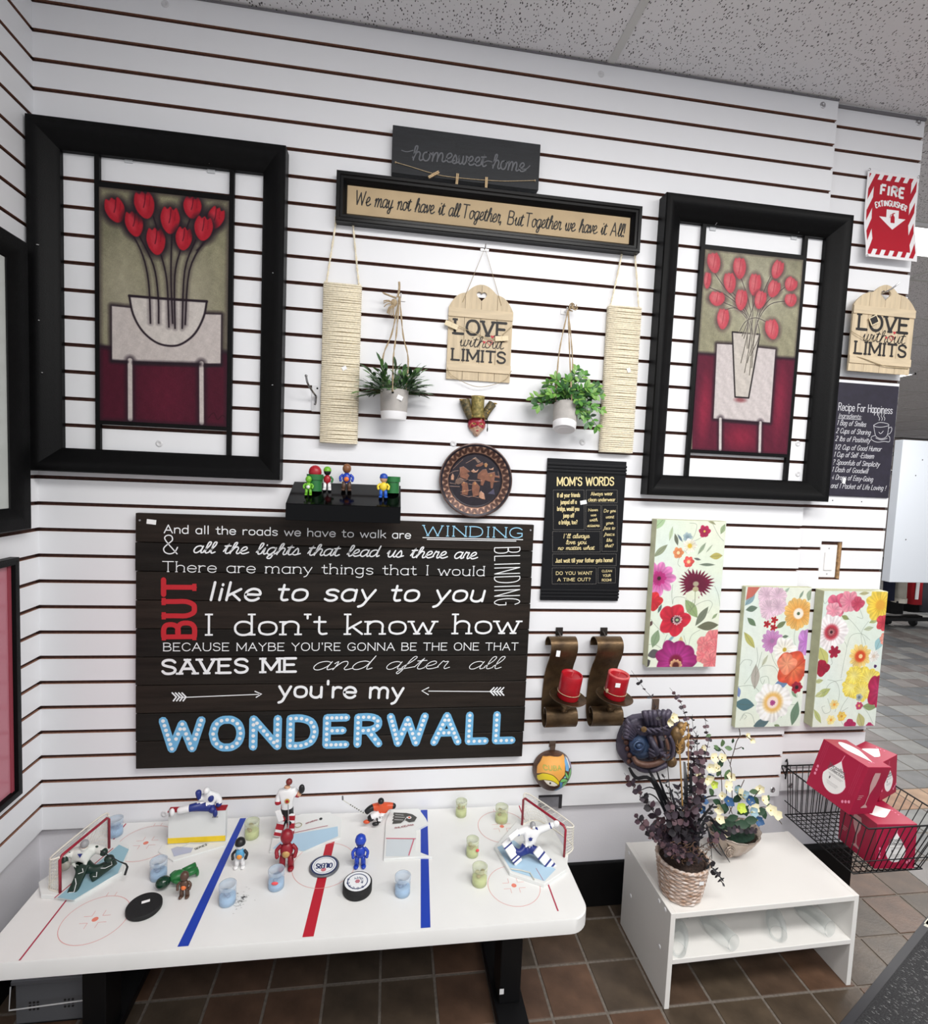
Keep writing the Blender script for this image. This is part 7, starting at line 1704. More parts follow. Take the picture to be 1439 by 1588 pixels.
for k in range(2600):
    s, q = rr.uniform(.05, 1.05), rr.uniform(.03, .45) ; x, y = mp_(s, q); L = rr.uniform(.004, .010); a = math.atan2(pv.y, pv.x) + rr.uniform(-.25, .25)
    b.add([(x, y, .0129), (x + L * math.cos(a), y + L * math.sin(a), .0133), (x + L * math.cos(a) + .0016, y + L * math.sin(a) + .0012, .0131)], [(0, 1, 2)])
o = b.obj('pale_fibres', mat('pale_fibre', (150, 150, 150), .9), t); o['kind'] = 'stuff'
b = B(); 
for k, (s, q, c) in enumerate(((.10, .004, 0), (.115, .007, 0))): 
    x, y = mp_(s, q); x2, y2 = mp_(s + .05, q); b.add([(x, y, .0064), (x2, y2, .0064), (x2 + .008, y2 - .012, .0064), (x + .008, y - .012, .0064)], [(0, 1, 2, 3)])
b.obj('maker_label', mat('pale_label', (196, 194, 180), .6), t)

# ------------------------------------------------------------ far garment rack seen past the wall end
blm = mat('rack_black_metal', (18, 18, 20), .4, .4)
t = thing('garment_rack', 'black wheeled clothes rack with a large white end panel beyond the wall end', 'clothes rack', (6.9, 3.4, 0))
b = B(); b.box(6.06, 6.52, 3.0, 3.09, .61, 2.05); bevel(b.obj('white_end_panel', mat('white_panel', (226, 232, 240), .5), t), .004)
for (x, z) in ((6.30, 1.86), (6.24, 1.70), (6.20, 1.05)): b = B(); b.lathe([(.006, 0), (.006, .002)], 8, XZ(x, 3.0, z)); b.obj('screw_hole', hole, t)
for x in (6.2, 8.2):
    b = B(); b.tube([(x, 3.45, .09), (x, 3.45, 2.05)], .016, 8); b.obj('upright_post', blm, t)
    b = B(); b.box(x - .02, x + .02, 3.15, 3.8, .085, .125); b.obj('base_rail', blm, t)
for z in (1.75,): b = B(); b.tube([(6.2, 3.45, z), (8.2, 3.45, z)], .014, 8); b.obj('hanging_rail', blm, t)
b = B(); b.box(6.2, 8.2, 3.43, 3.47, .09, .125); b.obj('base_rail', blm, t)
b = B(); b.box(6.2, 6.24, 3.05, 3.45, 1.9, 1.94); b.box(6.2, 6.24, 3.05, 3.45, .8, .84); b.obj('panel_arm', blm, t)
for (x, y) in ((6.75, 3.62), (7.02, 3.56), (6.2, 3.2), (6.2, 3.75)):
    b = B(); b.lathe([(.02, -.014), (.045, -.014), (.045, .014), (.02, .014)], 16, Matrix.Translation((x, y, .046)) @ Matrix.Rotation(math.pi / 2, 4, 'Y')); b.box(x - .02, x + .02, y - .02, y + .02, .05, .09); b.obj('caster', blm, t)
b = B(); b.box(6.62, 7.12, 3.54, 3.62, .085, .12); b.obj('base_rail', blm, t)
def garment(label, u0, u1, y, zb, zt, rgb, cuff=None, thick=.12, extra=None):
    xa, xb = P(u0, 940, y)[0], P(u1, 940, y)[0]; m = mat('cloth_%d_%d_%d' % rgb, rgb, .9, noise=.12, scale=9, bump=.5, bscale=40)
    g = thing('hanging_coat', label, 'coat', ((xa + xb) / 2, y, zb)); b = B(); n = 22; rows = 7; vs = []
    for r in range(rows):
        s = r / (rows - 1); z = zb + (zt - zb) * s
        for i in range(n):
            a = 6.283 * i / n; k = 1 + .08 * math.sin(5 * a + s * 3) + .05 * math.sin(9 * a); w = (xb - xa) / 2 * (1 - .1 * (1 - s))
            vs.append(((xa + xb) / 2 + w * k * math.cos(a), y + thick / 2 * k * math.sin(a) + .01 * math.sin(s * 9), z))
    b.add(vs, [(r * n + i, r * n + (i + 1) % n, (r + 1) * n + (i + 1) % n, (r + 1) * n + i) for r in range(rows - 1) for i in range(n)] + [tuple(range(n))[::-1], tuple(range((rows - 1) * n, rows * n))]); b.obj('sleeve_body', m, g, smooth=True)
    if cuff:
        b = B(); b.lathe([((xb - xa) / 2 * .98, 0), ((xb - xa) / 2 * .98, .05)], 16, Matrix.Translation(((xa + xb) / 2, y, zb - .004))); b.obj('cuff', mat('cuff_%d' % cuff[0], cuff, .9), g)
    b = B(); b.tube([((xa + xb) / 2, y, zt - .01), ((xa + xb) / 2, 3.44, 1.765)], .004, 5); b.obj('hanger', blm, g)
    return g
garment('navy coat sleeve at the left under the white rack panel', 1371, 1381, 3.3, .36, 1.6, (26, 30, 56))
g = garment('cream coat sleeve with buttoned cuff under the white rack panel', 1384, 1402, 3.3, .34, 1.6, (196, 190, 178), (206, 200, 188))
x, z = P(1392, 934, 3.23); b = B(); b.lathe([(.014, 0), (.012, .006)], 10, XZ(x, 3.235, z)); b.obj('button', blm, g)
g = garment('red coat sleeve with a white stripe under the white rack panel', 1405, 1427, 3.3, .32, 1.6, (170, 26, 38))
x0, z0 = P(1421, 930, 3.22); x1, z1 = P(1427, 905, 3.22); b = B(); b.box(x0, x1 + .01, 3.232, 3.24, z0, z0 + .4); b.obj('white_stripe', wglaze, g)
garment('slate grey long coat hanging right of the white rack panel', 1430, 1460, 3.35, .22, 1.6, (66, 66, 74), None, .2)
garment('black coat shape added to fill the dark area behind the cream sleeve', 1374, 1400, 3.52, .16, 1.6, (16, 16, 18), None, .12)  # this and the next are added to blacken the shadowed area under the rack
garment('black coat shape added to fill the dark area behind the red sleeve', 1400, 1440, 3.60, .16, 1.6, (18, 18, 20), None, .12)
# ------------------------------------------------------------ low table painted as a hockey rink
ZTB = .400
rink = mat('rink_white', (228, 228, 226), .42, noise=.02, scale=9, bump=.05, bscale=60)
t = thing('rink_table', 'low white table with a hockey rink painted on its rounded top', 'table', (.84, -.24, 0))
def rounded(x0, x1, y0, y1, rs, n=8):
    out = []
    for (cx, cy, a0, r) in ((x1 - rs[0], y0 + rs[0], -90, rs[0]), (x1 - rs[1], y1 - rs[1], 0, rs[1]), (x0 + rs[2], y1 - rs[2], 90, rs[2]), (x0 + rs[3], y0 + rs[3], 180, rs[3])):
        for i in range(n + 1): a = math.radians(a0 + 90 * i / n); out.append((cx + r * math.cos(a), cy + r * math.sin(a)))
    return out
b = B(); M = Matrix.Translation((0, 0, ZTB - .040)); poly = rounded(.140, 1.552, -.478, -.008, (.055, .03, .03, .055))
b.prism(poly, .040, M, c=.004); b.obj('table_top', rink, t, smooth=30)
lineR = mat('red_rink_line', (182, 24, 44), .5); lineB = mat('blue_rink_line', (26, 60, 168), .5); thinR = mat('thin_red_line', (170, 50, 76), .55); faint = mat('faint_pink_line', (220, 150, 146), .6)
MT = Matrix.Translation((0, 0, ZTB + .0003))
def quad(pts, m, nm): b = B(); b.add([(x, y, 0) for x, y in pts], [(0, 1, 2, 3)], MT); b.obj(nm, m, t)
quad([(.558, -.470), (.582, -.470), (.592, -.012), (.574, -.012)], lineB, 'blue_line')
quad([(1.116, -.470), (1.140, -.470), (1.164, -.012), (1.142, -.012)], lineB, 'blue_line')
quad([(.836, -.470), (.862, -.470), (.880, -.10), (.856, -.10)], lineR, 'centre_line')
quad([(.231, -.474), (.235, -.474), (.2425, -.012), (.2385, -.012)], thinR, 'goal_line'); quad([(1.468, -.450), (1.472, -.450), (1.477, -.012), (1.473, -.012)], thinR, 'goal_line')
b = B()
for (x, y, r) in ((.859, -.235, .087), (.336, -.374, .072), (.337, -.106, .076), (1.376, -.356, .071), (1.394, -.113, .076)):
    ribbon(b, [(x + r * math.cos(6.2832 * i / 48), y + r * math.sin(6.2832 * i / 48)) for i in range(49)], .0013, MT, 0)
    if r != .087:
        for sx in (-1, 1):
            for sy in (-1, 1): ribbon(b, [(x + sx * .012, y + sy * .026), (x + sx * .012, y + sy * .010)], .001, MT, 0); ribbon(b, [(x + sx * .012, y + sy * .010), (x + sx * .030, y + sy * .010)], .001, MT, 0)
        for sx in (-1, 1): ribbon(b, [(x + sx * .010, y + r), (x + sx * .010, y + r + .012)], .001, MT, 0)
b.obj('circle_lines', faint, t)
dot = mat('salmon_dot', (226, 130, 110), .6)
for (x, y) in ((.336, -.374), (.337, -.106), (1.376, -.356), (1.394, -.113)):
    b = B(); b.add([(x + .007 * math.cos(6.283 * i / 16), y + .007 * math.sin(6.283 * i / 16), 0) for i in range(16)], [tuple(range(16))], MT); b.obj('face_off_dot', dot, t)
b = B(); rr = random.Random(9)
for k in range(70):
    x, y = .662 + rr.gauss(0, .010), -.345 + rr.gauss(0, .017); a = rr.uniform(-.4, .4); ribbon(b, [(x, y), (x + .004 * math.cos(a), y + .004 * math.sin(a))], .0005, MT, 0)
for k in range(14): x, y = .664 + rr.gauss(0, .003), -.335 + rr.gauss(0, .006); ribbon(b, [(x, y), (x + .005, y + rr.uniform(-.002, .002))], .0012, MT, 0)
b.obj('black_scuff', mat('scuff_ink', (70, 70, 72), .9), t)['kind'] = 'stuff'
legm = mat('black_table_leg', (10, 10, 12), .5, spec=.3)
for (x0, x1) in ((1.345, 1.430), (.27, .35)):
    b = B(); b.box(x0 + .012, x1 - .012, -.33, -.25, .028, .345); bevel(b.obj('leg', legm, t), .003)
    b = B(); b.box(x0, x1, -.44, -.06, 0.0005, .028); bevel(b.obj('foot_bar', legm, t), .003)
b = B(); b.box(.22, 1.48, -.33, -.25, .325, .360); b.obj('under_rail', legm, t)
b = B(); b.box(.22, 1.50, -.42, -.40, .335, .360); b.box(.22, 1.50, -.10, -.08, .335, .360); b.obj('side_rails', legm, t)
for (u, v, y) in ((778, 1538, -.335), (232, 1496, -.42)):
    x, z = P(u, v, y); b = B(); b.box(x - .006, x + .006, y - .0, y + .0006, z - .008, z + .008); b.obj('tape_scrap', sticker, t)
# crate under the table
crm = mat('smoky_plastic', (112, 114, 118), .35, alpha=.88)
t = thing('storage_basket', 'smoky grey plastic storage basket under the left end of the rink table', 'basket', (.165, -.13, 0))
b = B(); b.box(.072, .252, -.235, -.230, .001, .128); b.box(.072, .077, -.230, -.03, .001, .128); b.box(.247, .252, -.230, -.03, .001, .128); b.box(.072, .252, -.03, -.025, .001, .128); b.box(.072, .252, -.235, -.025, .001, .005); b.obj('basket_body', crm, t)
b = B(); b.box(.064, .260, -.243, -.230, .120, .132); bevel(b.obj('front_lip', crm, t), .002)
b = B()
for gx in (.115, .200):
    for i in range(3):
        for j in range(3): b.lathe([(.0034, 0), (.0034, .0006)], 8, XZ(gx + (i - 1) * .0095, -.235, .052 + (j - 1) * .0095))
b.obj('vent_holes', hole, t)['kind'] = 'stuff'
b = B(); b.tube([(.256, -.236, .128), (.246, -.252, .072), (.066, -.252, .062), (.060, -.236, .112)], .0018, 6); b.obj('wire_handle', mat('white_wire', (232, 232, 232), .4), t)

# ---- display bases, nets, pucks
plate_m = mat('ice_plate_white', (226, 228, 226), .45); ice = mat('ice_blue_print', (176, 206, 226), .4); iceW = mat('ice_pale_print', (206, 214, 218), .4)
netred = mat('net_red_metal', (150, 20, 46), .35, spec=.6); netw = mat('white_mesh_cord', (226, 222, 210), .8)
bq = {}
def PT(u, v, z=ZTB): return PZ(u, v, z)
zs = lambda f, pts, z: [PT(*f(*p), z) for p in pts]
a_ = lambda x, y: (40 + x / 5.535, 1200 + y / 5.535)
b_ = lambda x, y: (240 + x / 5.535, 1190 + y / 5.535)
c_ = lambda x, y: (470 + x / 6.257, 1210 + y / 6.257)
d_ = lambda x, y: (680 + x / 5.996, 1210 + y / 5.996)
def slabp(t, pts, h, m, nm='base_plate'):
    b = B(); 
    if sum(pts[i][0] * pts[(i + 1) % len(pts)][1] - pts[(i + 1) % len(pts)][0] * pts[i][1] for i in range(len(pts))) < 0: pts = pts[::-1]
    b.prism(pts, h, Matrix.Translation((0, 0, ZTB + .0004)), c=.0012); return b.obj(nm, m, t)
def printp(t, pts, h, m, nm): b = B(); b.add([(x, y, ZTB + h + .0008) for x, y in pts], [tuple(range(len(pts)))]); return b.obj(nm, m, t)
HPL = .010

def net(label, p1, p2, back, top, hub):
    """p1,p2 floor points of the posts, back: vector to the rear"""
    t = thing('hockey_net', label, 'hockey net', ((p1[0] + p2[0]) / 2, (p1[1] + p2[1]) / 2, ZTB + HPL + .001))
    z0 = ZTB + HPL + .0015; P1, P2 = Vector((*p1, z0)), Vector((*p2, z0)); U = Vector((0, 0, 1)); bk = Vector((*back, 0))
    b = B(); b.tube([P1, P1 + U * (top - .008), P1 + U * top + (P2 - P1).normalized() * .008, P2 + U * top - (P2 - P1).normalized() * .008, P2 + U * (top - .008), P2], .0036, 8); b.obj('goal_frame', netred, t, smooth=True)
    B1, B2 = P1 + bk, P2 + bk
    b = B(); tb = .45
    c = cr([P1, B1 + (P2 - P1) * .12, B2 - (P2 - P1) * .12, P2], 5); b.tube([tuple(x) for x in c], .0024, 6)
    tp = cr([P1 + U * top, P1 + U * top + bk * tb, P2 + U * top + bk * tb, P2 + U * top], 5); b.tube([tuple(x) for x in tp], .0022, 6); b.obj('back_frame', netw, t, smooth=True)
    b = B(); n = len(c)
    G = [[Vector(c[i]).lerp(Vector(tp[min(len(tp) - 1, int(i * (len(tp) - 1) / (n - 1)))]), k / 9) for i in range(n)] for k in range(10)]
    for row in G: b.tube(row, .00055, 3)
    for i in range(n):
        b.tube([G[k][i] for k in range(10)], .00055, 3)
        if i < n - 1: b.tube([G[k][i].lerp(G[k][i + 1], .5) for k in range(10)], .00055, 3)
    for s in (.12, .24, .36, .48, .6, .72, .84): b.tube([(P1 + U * top).lerp(P2 + U * top, s), Vector(tp[5]).lerp(Vector(tp[10]), s)], .00055, 3)
    o = b.obj('mesh_netting', netw, t); o['kind'] = 'stuff'
    return t

def skin_body(name, J, E, mats, parent):
    """continuous body: J {joint: (pos, radius)}, E [(a, b, material index)]"""
    ks = list(J); me = bpy.data.meshes.new(name); me.from_pydata([J[k][0] for k in ks], [(ks.index(a), ks.index(c)) for a, c, _ in E], [])
    o = bpy.data.objects.new(name, me); COL.objects.link(o)
    m = o.modifiers.new('skin', 'SKIN'); sv = me.skin_vertices[0].data if me.skin_vertices else None
    if sv is None:
        bm = bmesh.new(); bm.from_mesh(me); bm.verts.layers.skin.verify(); bm.to_mesh(me); bm.free(); sv = me.skin_vertices[0].data
    for i, k in enumerate(ks): sv[i].radius = (J[k][1] * 1.3, J[k][1] * 1.3); sv[i].use_root = (i == 0)
    s = o.modifiers.new('sub', 'SUBSURF'); s.levels = 2; s.render_levels = 2
    dg = bpy.context.evaluated_depsgraph_get(); nm = bpy.data.meshes.new_from_object(o.evaluated_get(dg))
    bpy.data.objects.remove(o)
    for q in mats: nm.materials.append(q)
    segs = [(Vector(J[a][0]), Vector(J[c][0]), mi, (J[a][1] + J[c][1]) / 2) for a, c, mi in E]
    for p in nm.polygons:
        best = 1e9
        for A, C_, mi, r in segs:
            ab = C_ - A; s_ = max(0, min(1, (p.center - A).dot(ab) / max(ab.length_squared, 1e-9))); dd = (p.center - A - ab * s_).length - r * .8
            if dd < best: best = dd; p.material_index = mi
        p.use_smooth = True
    off = base(parent); nm.transform(Matrix.Translation(-off))
    r = bpy.data.objects.new(name, nm); COL.objects.link(r); r.parent = parent; return r
ccol = {}
def cl(r, g, b_c, rough=.4): return mat('toy_paint_%d_%d_%d' % (r, g, b_c), (r, g, b_c), rough, spec=.5, noise=.03, scale=60)
WH, NV, DG, CRM, SK, ORG, BK, RD, SIL, STK = cl(236, 236, 236), cl(34, 48, 122), cl(18, 44, 34), cl(214, 208, 190), cl(206, 160, 128), cl(214, 84, 44), cl(20, 20, 22), cl(166, 22, 38), cl(150, 150, 152), cl(206, 206, 196)
def V3(u, v, y): q = P(u, v, y); return (q[0], y, q[1])
def padbox(t, p, q, w, th, m, nm, side=(1, 0, 0)):
    """leg pad: slab from p to q"""
    p, q = Vector(p), Vector(q); d = (q - p); L = d.length; d.normalize(); s = Vector(side); s = (s - d * s.dot(d)).normalized(); n_ = d.cross(s)
    M = Matrix(((s.x, d.x, n_.x, p.x), (s.y, d.y, n_.y, p.y), (s.z, d.z, n_.z, p.z), (0, 0, 0, 1))); b = B(); b.box(-w / 2, w / 2, 0, L, -th / 2, th / 2, M)
    o = b.obj(nm, m, t); bevel(o, min(w, th) * .28, 3); return o, M, L
def ballp(t, c, r, m, nm): b = B(); b.ball(c, r, 14, 10); return b.obj(nm, m, t, smooth=True)

# right: blue and white goalie making a glove save
t = thing('display_base', 'white hexagonal ice base under the blue and white goalie at the right end', 'display base', (1.45, -.25, ZTB))
hexR = [PT(*d_(*p)) for p in ((520, 650), (660, 890), (980, 1000), (1190, 860), (1205, 720))] + [(1.548, -.115), (1.452, -.095)]
slabp(t, hexR, HPL, plate_m)
printp(t, [PT(*d_(*p), ZTB + HPL) for p in ((545, 625), (680, 845), (985, 940), (1090, 830), (860, 680), (700, 560))], HPL, ice, 'ice_print')
b = B(); pts = [PT(*d_(*p), ZTB + HPL) for p in ((670, 832), (760, 845), (850, 868))]; b.tube([(x, y, ZTB + HPL + .003) for x, y in pts] + [(*PT(*d_(890, 935), ZTB + HPL), ZTB + HPL + .003)], .0018, 6); b.obj('lying_stick', STK, t)
b = B(); q = [PT(*d_(*p), ZTB + HPL) for p in ((905, 820), (975, 935))]; ribbon(b, q, .0012, Matrix.Translation((0, 0, ZTB + HPL + .001)), 0); b.obj('crease_line', thinR, t)
net('red framed hockey net behind the blue and white goalie on the right', (1.544, -.275), (1.456, -.125), (.052, .030), .090, None)
t = thing('goalie_figurine', 'blue and white goalie figurine stretching a glove up in the right-hand net', 'figurine', (1.45, -.25, ZTB + HPL))
y0 = -.262
J = {'hip': (V3(*d_(835, 615), y0), .0105), 'waist': (V3(*d_(840, 575), y0), .0115), 'chest': (V3(*d_(850, 500), y0 - .004), .0155), 'neck': (V3(*d_(872, 452), y0), .007), 'head': (V3(*d_(877, 425), y0 - .003), .0075),
 'shL': (V3(*d_(920, 465), y0), .009), 'elL': (V3(*d_(1010, 435), y0 - .004), .0075), 'haL': (V3(*d_(1080, 405), y0 - .006), .006),
 'shR': (V3(*d_(800, 465), y0), .009), 'elR': (V3(*d_(755, 480), y0 - .012), .0075), 'haR': (V3(*d_(705, 505), y0 - .018), .006),
 'knR': (V3(*d_(745, 690), y0 - .022), .009), 'anR': (V3(*d_(640, 600), y0 + .005), .007), 'knL': (V3(*d_(915, 660), y0 - .020), .009), 'anL': (V3(*d_(1050, 800), y0 - .040), .007)}
skin_body('body', J, [('hip', 'waist', 0), ('waist', 'chest', 0), ('chest', 'neck', 0), ('neck', 'head', 2), ('chest', 'shL', 0), ('shL', 'elL', 0), ('elL', 'haL', 0), ('chest', 'shR', 0), ('shR', 'elR', 0), ('elR', 'haR', 0), ('hip', 'knR', 1), ('knR', 'anR', 1), ('hip', 'knL', 1), ('knL', 'anL', 1)], [WH, NV, SK], t)
o, M, L = padbox(t, V3(*d_(745, 770), y0 - .030), V3(*d_(615, 560), y0 - .004), .026, .012, WH, 'leg_pad')
for s in (.12, .25, .75): b = B(); b.box(-.0134, .0134, L * s, L * s + .004, -.0064, .0064, M); b.obj('blue_stripe', NV, o)
o, M, L = padbox(t, V3(*d_(905, 640), y0 - .024), V3(*d_(1075, 835), y0 - .046), .026, .012, WH, 'leg_pad')
for s in (.25, .6, .8): b = B(); b.box(-.0134, .0134, L * s, L * s + .005, -.0064, .0064, M); b.obj('blue_stripe', NV, o)
c = J['head'][0]; ballp(t, (c[0], c[1] + .001, c[2] + .002), (.0085, .0088, .0105), SIL, 'mask_helmet'); ballp(t, (c[0] + .001, c[1] - .006, c[2] - .001), (.0045, .003, .006), WH, 'face_cage')
g = J['haL'][0]; ballp(t, (g[0] + .004, g[1] - .002, g[2] + .001), (.010, .007, .010), WH, 'catching_glove')
padbox(t, V3(*d_(660, 540), y0 - .024), V3(*d_(745, 470), y0 - .018), .015, .006, WH, 'blocker')
b = B(); b.tube([V3(*d_(822, 285), y0 + .02), V3(*d_(850, 380), y0 + .005), V3(*d_(715, 520), y0 - .024)][:2], .0012, 5); b.obj('stick_shaft', STK, t)
sx = [J['shL'], J['shR'], J['neck']]
b = B(); cc_ = V3(*d_(855, 550), y0 - .0195); lf_ = [(0, -.006), (.006, -.004), (.006, .002), (.009, .005), (.004, .005), (.002, .009), (0, .006), (-.002, .009), (-.004, .005), (-.009, .005), (-.006, .002), (-.006, -.004)]
b.prism([(x * .8, y * .8) for x, y in lf_], .001, XZ(*cc_)); b.obj('leaf_crest', NV, t)
for k, s in (('shL', 1), ('shR', -1)): c = J[k][0]; ballp(t, (c[0], c[1] - .001, c[2] + .004), (.010, .009, .006), NV, 'shoulder_yoke')
for e1, e2 in (('elL', 'haL'), ('elR', 'haR')):
    A, C_ = Vector(J[e1][0]), Vector(J[e2][0]); d = (C_ - A).normalized(); b = B(); b.tube([A.lerp(C_, .35), A.lerp(C_, .5)], .0086, 12); b.obj('sleeve_stripe', NV, t, smooth=40)

# left: dark green goalie
t = thing('display_base', 'white ice base under the dark green goalie at the left end', 'display base', (.25, -.22, ZTB))
slabp(t, [PT(*a_(*p)) for p in ((250, 1075), (420, 1095), (830, 870), (885, 640), (760, 590), (640, 600), (110, 960), (130, 1070))], HPL, plate_m)
printp(t, [PT(*a_(*p), ZTB + HPL) for p in ((270, 1065), (410, 1085), (790, 855), (885, 650), (800, 610))], HPL, mat('teal_ice_print', (150, 190, 204), .4), 'ice_print')
b = B(); q = [PT(*a_(*p), ZTB + HPL) for p in ((245, 1070), (750, 640))]; ribbon(b, q, .003, Matrix.Translation((0, 0, ZTB + HPL + .001)), 0); b.obj('crease_line', thinR, t)
net('red framed hockey net behind the dark green goalie on the left', (.2136, -.2928), (.2522, -.1352), (-.046, .012), .093, None)
t = thing('goalie_figurine', 'dark green and white goalie figurine crouched in the left-hand net', 'figurine', (.27, -.24, ZTB + HPL))
y0 = -.236
J = {'hip': (V3(*a_(470, 790), y0), .012), 'waist': (V3(*a_(470, 740), y0), .0125), 'chest': (V3(*a_(490, 680), y0 - .006), .0155), 'neck': (V3(*a_(500, 645), y0 - .01), .007), 'head': (V3(*a_(505, 610), y0 - .012), .0078),
 'shL': (V3(*a_(600, 640), y0 + .01), .0095), 'elL': (V3(*a_(660, 660), y0 + .0), .008), 'haL': (V3(*a_(690, 690), y0 - .01), .0075), 'shR': (V3(*a_(400, 680), y0 - .008), .0095), 'elR': (V3(*a_(330, 700), y0 - .02), .008), 'haR': (V3(*a_(330, 780), y0 - .03), .0075),
 'knL': (V3(*a_(600, 830), y0 - .012), .0095), 'anL': (V3(*a_(740, 760), y0 + .005), .008), 'knR': (V3(*a_(480, 830), y0 - .022), .0095), 'anR': (V3(*a_(400, 1020), y0 - .055), .008)}
GW = cl(222, 224, 218); skin_body('body', J, [('hip', 'waist', 1), ('waist', 'chest', 0), ('chest', 'neck', 0), ('neck', 'head', 2), ('chest', 'shL', 0), ('shL', 'elL', 0), ('elL', 'haL', 1), ('chest', 'shR', 0), ('shR', 'elR', 0), ('elR', 'haR', 1), ('hip', 'knL', 1), ('knL', 'anL', 1), ('hip', 'knR', 1), ('knR', 'anR', 1)], [GW, DG, SK], t)
for p, q in (((510, 780), (385, 1050)), ((560, 900), (770, 740))):
    o, M, L = padbox(t, V3(*a_(*p), y0 - .022), V3(*a_(*q), y0 - (.060 if p[0] == 510 else .0)), .022, .011, DG, 'leg_pad')
    b = B(); e = lambda pts: [Vector((x, y * L, -.0062)) for x, y in pts]
    for pts in (((-.006, .9), (.006, .85), (.002, .6), (-.006, .45)), ((-.004, .3), (.006, .22), (0, .12))): b.tube([M @ v for v in e(pts)], .0009, 4)
    for pts in (((-.006, .9), (.006, .85), (.002, .6), (-.006, .45)), ((-.004, .3), (.006, .22), (0, .12))): b.tube([M @ Vector((v.x, v.y, -v.z)) for v in e(pts)], .0009, 4)
    b.obj('white_piping', WH, o)
c = J['head'][0]; ballp(t, (c[0], c[1], c[2] + .003), (.0100, .0105, .0105), SIL, 'mask_helmet')
b = B(); cc_ = J['chest'][0]; b.prism([(-.006, .006), (.006, .006), (0, -.005)], .0008, XZ(cc_[0] + .002, cc_[1] - .0165, cc_[2] + .004)); b.obj('collar_mark', NV, t)
g = J['haR'][0]; ballp(t, (g[0], g[1], g[2] - .003), (.014, .008, .013), cl(150, 148, 138), 'catching_glove'); g = J['haL'][0]; ballp(t, (g[0] + .01, g[1] - .006, g[2] - .008), (.012, .010, .009), DG, 'blocker_glove')
b = B(); b.tube([V3(*a_(640, 660), y0 - .02), V3(*a_(800, 752), y0 - .02), V3(*a_(860, 775), y0 - .022), V3(*a_(872, 800), y0 - .024), V3(*a_(850, 868), y0 - .03)], [.0013, .0013, .002, .003, .003], 6); b.obj('goalie_stick', BK, t)
for (x, y) in ((370, 680), (610, 625)): c = V3(*a_(x, y), y0 - .018); ballp(t, c, (.004, .0015, .003), DG, 'camouflage_patch')

# boards box with seated blue and white player
t = thing('display_base', 'white dasher-board block with a yellow kick strip and red top', 'display base', (.485, -.13, ZTB))
b = B(); b.box(.403, .561, -.122, -.102, ZTB + .0005, ZTB + .100); bevel(b.obj('board_block', plate_m, t), .0015)
b = B(); b.box(.4025, .5615, -.1228, -.1215, ZTB + .006, ZTB + .022); b.obj('yellow_strip', cl(240, 206, 40), t)
b = B(); b.box(.402, .562, -.123, -.101, ZTB + .100, ZTB + .103); b.obj('red_top', RD, t)
slabp(t, [(.388, -.150), (.444, -.192), (.566, -.140), (.566, -.124), (.388, -.124)], .004, plate_m, 'front_plate')
b = B(); q = [PT(*b_(*p), ZTB + .005) for p in ((140, 700), (190, 680), (330, 690), (310, 730), (240, 745), (165, 765))]; printp(t, q, .0042, mat('grey_blue_logo_print', (176, 182, 204), .5), 'faded_logo_print')
b = B(); lettering(b, 'SERIES', PT(*b_(345, 712), ZTB + .004), PT(*b_(450, 672), ZTB + .004), .008, Matrix.Translation((0, 0, ZTB + .0052)), w=.16, k=0); b.obj('name_print', BK, t)
b = B(); q = [PT(*b_(*p), ZTB + .006) for p in ((225, 685), (300, 650), (460, 650))]; b.tube([(x, y, ZTB + .0065) for x, y in q], .0016, 5); b.obj('lying_stick', STK, t)
t = thing('player_figurine', 'blue and white player figurine vaulting over the white dasher board', 'figurine', (.49, -.11, ZTB + .103))
y0 = -.116
J = {'hip': (V3(*b_(450, 330), y0), .012), 'waist': (V3(*b_(480, 290), y0), .0125), 'chest': (V3(*b_(490, 240), y0 - .004), .0145), 'neck': (V3(*b_(455, 215), y0 - .012), .006), 'head': (V3(*b_(445, 205), y0 - .016), .007), 'shL': (V3(*b_(530, 250), y0), .009), 'elL': (V3(*b_(560, 290), y0), .008), 'haL': (V3(*b_(540, 345), y0 - .006), .007),
 'shR': (V3(*b_(430, 240), y0 - .004), .0085), 'elR': (V3(*b_(385, 270), y0 - .008), .0075), 'haR': (V3(*b_(370, 195), y0 - .012), .007), 'knR': (V3(*b_(320, 345), y0 - .02), .0085), 'anR': (V3(*b_(190, 375), y0 - .02), .0075), 'knL': (V3(*b_(480, 350), y0 - .012), .0085), 'anL': (V3(*b_(520, 385), y0 - .018), .0075)}
skin_body('body', J, [('hip', 'waist', 0), ('waist', 'chest', 0), ('chest', 'neck', 0), ('neck', 'head', 0), ('chest', 'shL', 0), ('shL', 'elL', 0), ('elL', 'haL', 1), ('chest', 'shR', 0), ('shR', 'elR', 0), ('elR', 'haR', 1), ('hip', 'knR', 1), ('knR', 'anR', 0), ('hip', 'knL', 1), ('knL', 'anL', 1)], [WH, NV], t)
c = J['head'][0]; ballp(t, (c[0], c[1], c[2] + .002), (.009, .010, .009), WH, 'helmet'); c = J['chest'][0]; ballp(t, (c[0], c[1] - .008, c[2] - .003), (.009, .008, .012), NV, 'jersey_panel')
A, C_ = Vector(J['knR'][0]), Vector(J['anR'][0])
for s in (.25, .5, .75): b = B(); b.tube([A.lerp(C_, s - .06), A.lerp(C_, s + .06)], .0088, 12); b.obj('sock_stripe', NV, t, smooth=40)
